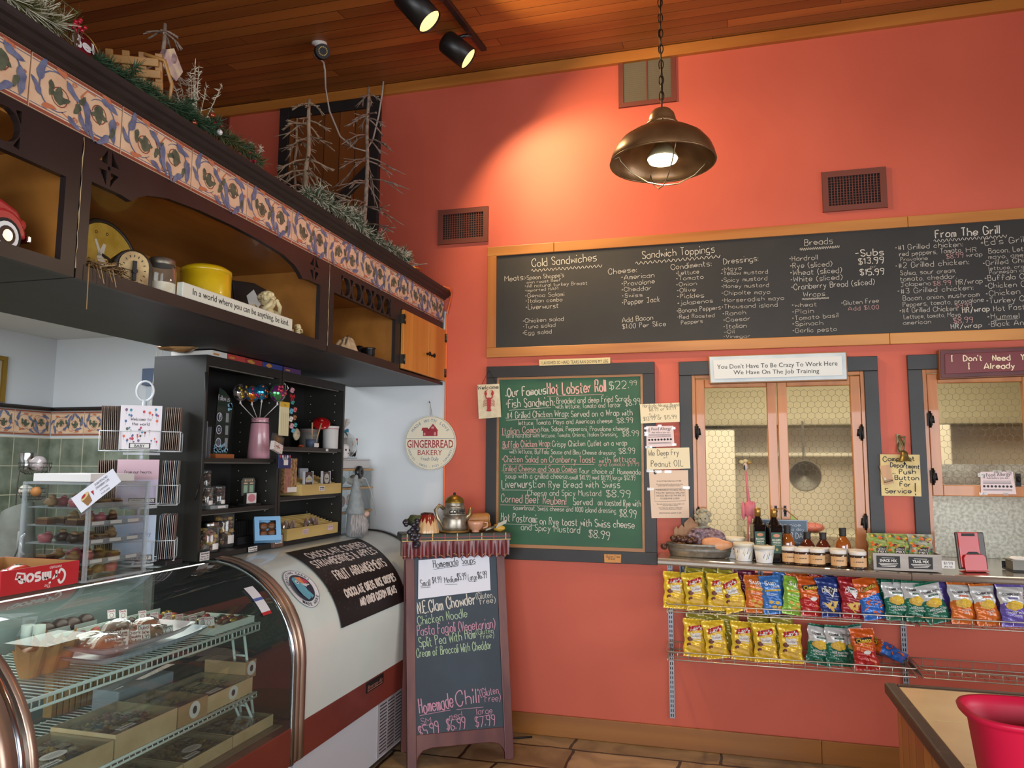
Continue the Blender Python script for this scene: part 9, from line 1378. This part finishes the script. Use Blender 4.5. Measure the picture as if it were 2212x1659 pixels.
q=MB();q.box((1.83,5.10,1.063),(2.3,5.18,1.30));q.box((1.85,5.09,1.10),(2.28,5.10,1.28));one('dark_appliance',q,blackr,'black kitchen appliance right of the galvanised panel','appliance',(1.9,5.1,1.063));q=MB();q.lathe([(.06,0),(.075,.17),(.078,.18),(.07,.18),(.055,.01),(0,.008)],(1.90,4.95,1.0625),24);one('white_pail',q,mat('pail_white','C8C4B0',.5),'white plastic container on the kitchen counter at the right edge','pail',(1.90,4.95,1.0625))
q=MB();q.box((1.12,5.4,1.40),(2.4,5.7,1.42));one('jar_shelf',q,ks,'steel kitchen shelf carrying red lidded jars','shelf',(1.2,5.5,1.4))
for i in range(5):x=1.30+i*.15;q=MB();q.lathe([(.055,0),(.058,.005),(.058,.1),(.045,.115)],(x,5.5,1.4205),18);q.lathe([(.05,.11),(.052,.112),(.052,.135),(0,.136)],(x,5.5,1.4205),18,1);one('kitchen_jar',q,[mat('jar_pale','A8A080',.3),mat('jar_lid_red','8A2020',.4)],'pale kitchen jar with a red lid, number %s from the left behind the wired glass'%('one','two','three','four','five')[i],'jar',(x,5.5,1.4205),'kitchen jars with red lids')
q=MB();q.add([(-.6,7.7,2.05),(3.6,7.7,2.05),(3.6,8.29,2.05),(-.6,8.29,2.05),(-.4,7.95,2.6),(3.4,7.95,2.6),(3.4,8.29,2.6),(-.4,8.29,2.6),(-.6,7.7,2.0),(3.6,7.7,2.0),(3.6,8.29,2.0),(-.6,8.29,2.0)],[(0,1,5,4),(1,2,6,5),(2,3,7,6),(3,0,4,7),(4,5,6,7),(8,11,10,9),(8,9,1,0),(9,10,2,1),(11,8,0,3),(10,11,3,2)]);one('cooking_hood',q,mat('hood_olive','8E8668',.5),'long dull cooking hood across the back of the kitchen','hood',(1.5,7.5,2))
def blk_(name,lab,cat,lo,hi,m_):q=MB();q.box(lo,hi);return one(name,q,m_,lab,cat,lo,bev=.01)
wh_k=mat('kitchen_enamel','D0CAB0',.4);blk_('white_cabinet','tall pale cabinet seen through the left glass pane','cabinet',(-.35,7.6,0),(.15,8.2,1.95),wh_k);blk_('prep_table','grey prep table seen through the left window panes','table',(.2,6.6,.0),(1.3,7.3,1.05),mat('prep_grey','9A947C',.5));blk_('tall_fridge','pale refrigerator seen through the middle of the right pane','refrigerator',(1.35,7.5,0),(2.0,8.2,1.98),wh_k);blk_('range_unit','dark range under the cooking hood','range',(2.2,7.5,0),(3.2,8.2,1.1),mat('range_dark','3E3A30',.4,.4));blk_('window_strip','pale shelf strip high on the kitchen wall','shelf',(-.3,8.0,1.70),(1.3,8.28,1.74),wh_k)
q=MB();q.lathe([(.02,0),(.09,.02),(.13,.07),(.135,.075),(.125,.07),(0,.01)],M=Matrix.Translation((.72,7.1,1.52))@Matrix.Rotation(pi/2,4,'X'),n=26);q.box((.71,7.09,1.64),(.73,7.1,2.0));one('hanging_pan',q,mat('pan_dark','4E4A3E',.4,.5),'round pan hanging behind the right glass pane','pan',(.72,7.1,1.64));q=MB();q.rock((.72,6.85,1.09),(.12,.08,.04),3,.1);one('red_packet',q,mat('packet_red','9A4A3A',.5),'reddish packet on the prep table behind the right glass pane','packet',(.72,6.85,1.05));q=MB();q.rock((.55,6.85,1.14),(.06,.06,.09),5,.1);one('green_packet',q,mat('packet_green','7A9A5A',.5),'green packet on the prep table beside the red one','packet',(.55,6.85,1.05))
TX,TY,TZ_=.505,2.785,.90;t=thing('tiled_table','wooden cabinet table with a cream tiled top and dark worn edge at the lower right','table',(TX,TY,0));x1,y0=1.75,.95;q=MB();e=.036
for a,b in(((TX,y0,TZ_-.035),(TX+e,TY,TZ_)),((TX+e,TY-e,TZ_-.035),(x1,TY,TZ_)),((x1-e,y0,TZ_-.035),(x1,TY-e,TZ_)),((TX+e,y0,TZ_-.035),(x1-e,y0+e,TZ_))):q.box(a,b)
obj('edge_moulding',q,mat('worn_edge','3A2A1E',.45,c2='5A4630',sc=26,lo=.6,hi=.72),t,bev=.006)
tm_=mat('table_tile','CDB284',.3,c2='D8C294',sc=5,coat=.2);tile_n=0;yy=TY-e
while yy>y0+e+.05:
 xx=TX+e;q=MB()
 while xx<x1-e-.02:x2=min(xx+.66,x1-e);ya=max(yy-.325,y0+e);q.box((xx+.001,ya+.0015,TZ_-.02),(x2-.001,yy-.0005,TZ_-.003));xx=x2
 obj('tile_row',q,tm_,t,bev=.001);yy-=.326
q=MB();q.box((TX+e,y0+e,TZ_-.035),(x1-e,TY-e,TZ_-.02));obj('grout_bed',q,mat('table_grout','6A5A40',.8),t)
q=MB();q.box((TX+.03,y0+.03,.0),(x1-.03,TY-.03,TZ_-.0351));obj('cabinet_body',q,wood('knotty_boards','8A4E1E','AE7230','Z','Y',.088,.4,8,.2,.05,2.4),t)
c=at(2233,1537,Z=1.13);c.z=TZ_-.0028;t=thing('waste_bin','red plastic bin with dark marker writing on the tiled table','bin',c);t.scale=(.8,.8,1);hb=.232;rb=mat('bin_red','C01238',.45,spec=.3,c2='C8163E',sc=4);q=MB();sup=lambda r,z,k=0:[(r*(abs(cos(a))**.7)*(1 if cos(a)>0 else-1),r*.86*(abs(sin(a))**.7)*(1 if sin(a)>0 else-1),z)for a in[2*pi*i/48 for i in range(48)]]
rings=[sup(.102,0),sup(.106,.004),sup(.138,hb-.02),sup(.144,hb-.012),sup(.156,hb-.012),sup(.159,hb-.004),sup(.156,hb),sup(.145,hb-.001),sup(.136,hb-.02),sup(.1,.006)];q.add([c+V(p)for r in rings for p in r],[(a*48+i,a*48+(i+1)%48,(a+1)*48+(i+1)%48,(a+1)*48+i)for a in range(9)for i in range(48)]+[tuple(range(47,-1,-1)),tuple(range(9*48,10*48))],0,True);bo=obj('bin',q,rb,t);bo.rotation_euler.z=0
a0=math.atan2(-c.y,-c.x)+.32;q=MB()
def sb(x,z):an=a0+x/.125;r=(.106+.032*(z/hb))*1.0;ca,sa=cos(an),sin(an);return c+V((r*(abs(ca)**.7)*(1 if ca>0 else-1)*1.012,r*.86*(abs(sa)**.7)*(1 if sa>0 else-1)*1.012,z))
q.hand('Sanitizer',None,-.06,.11,.05,0,0,w=.2,lw=.0045,surf=sb);obj('marker_writing',q,mat('marker_purple','3A1028',.5),t)
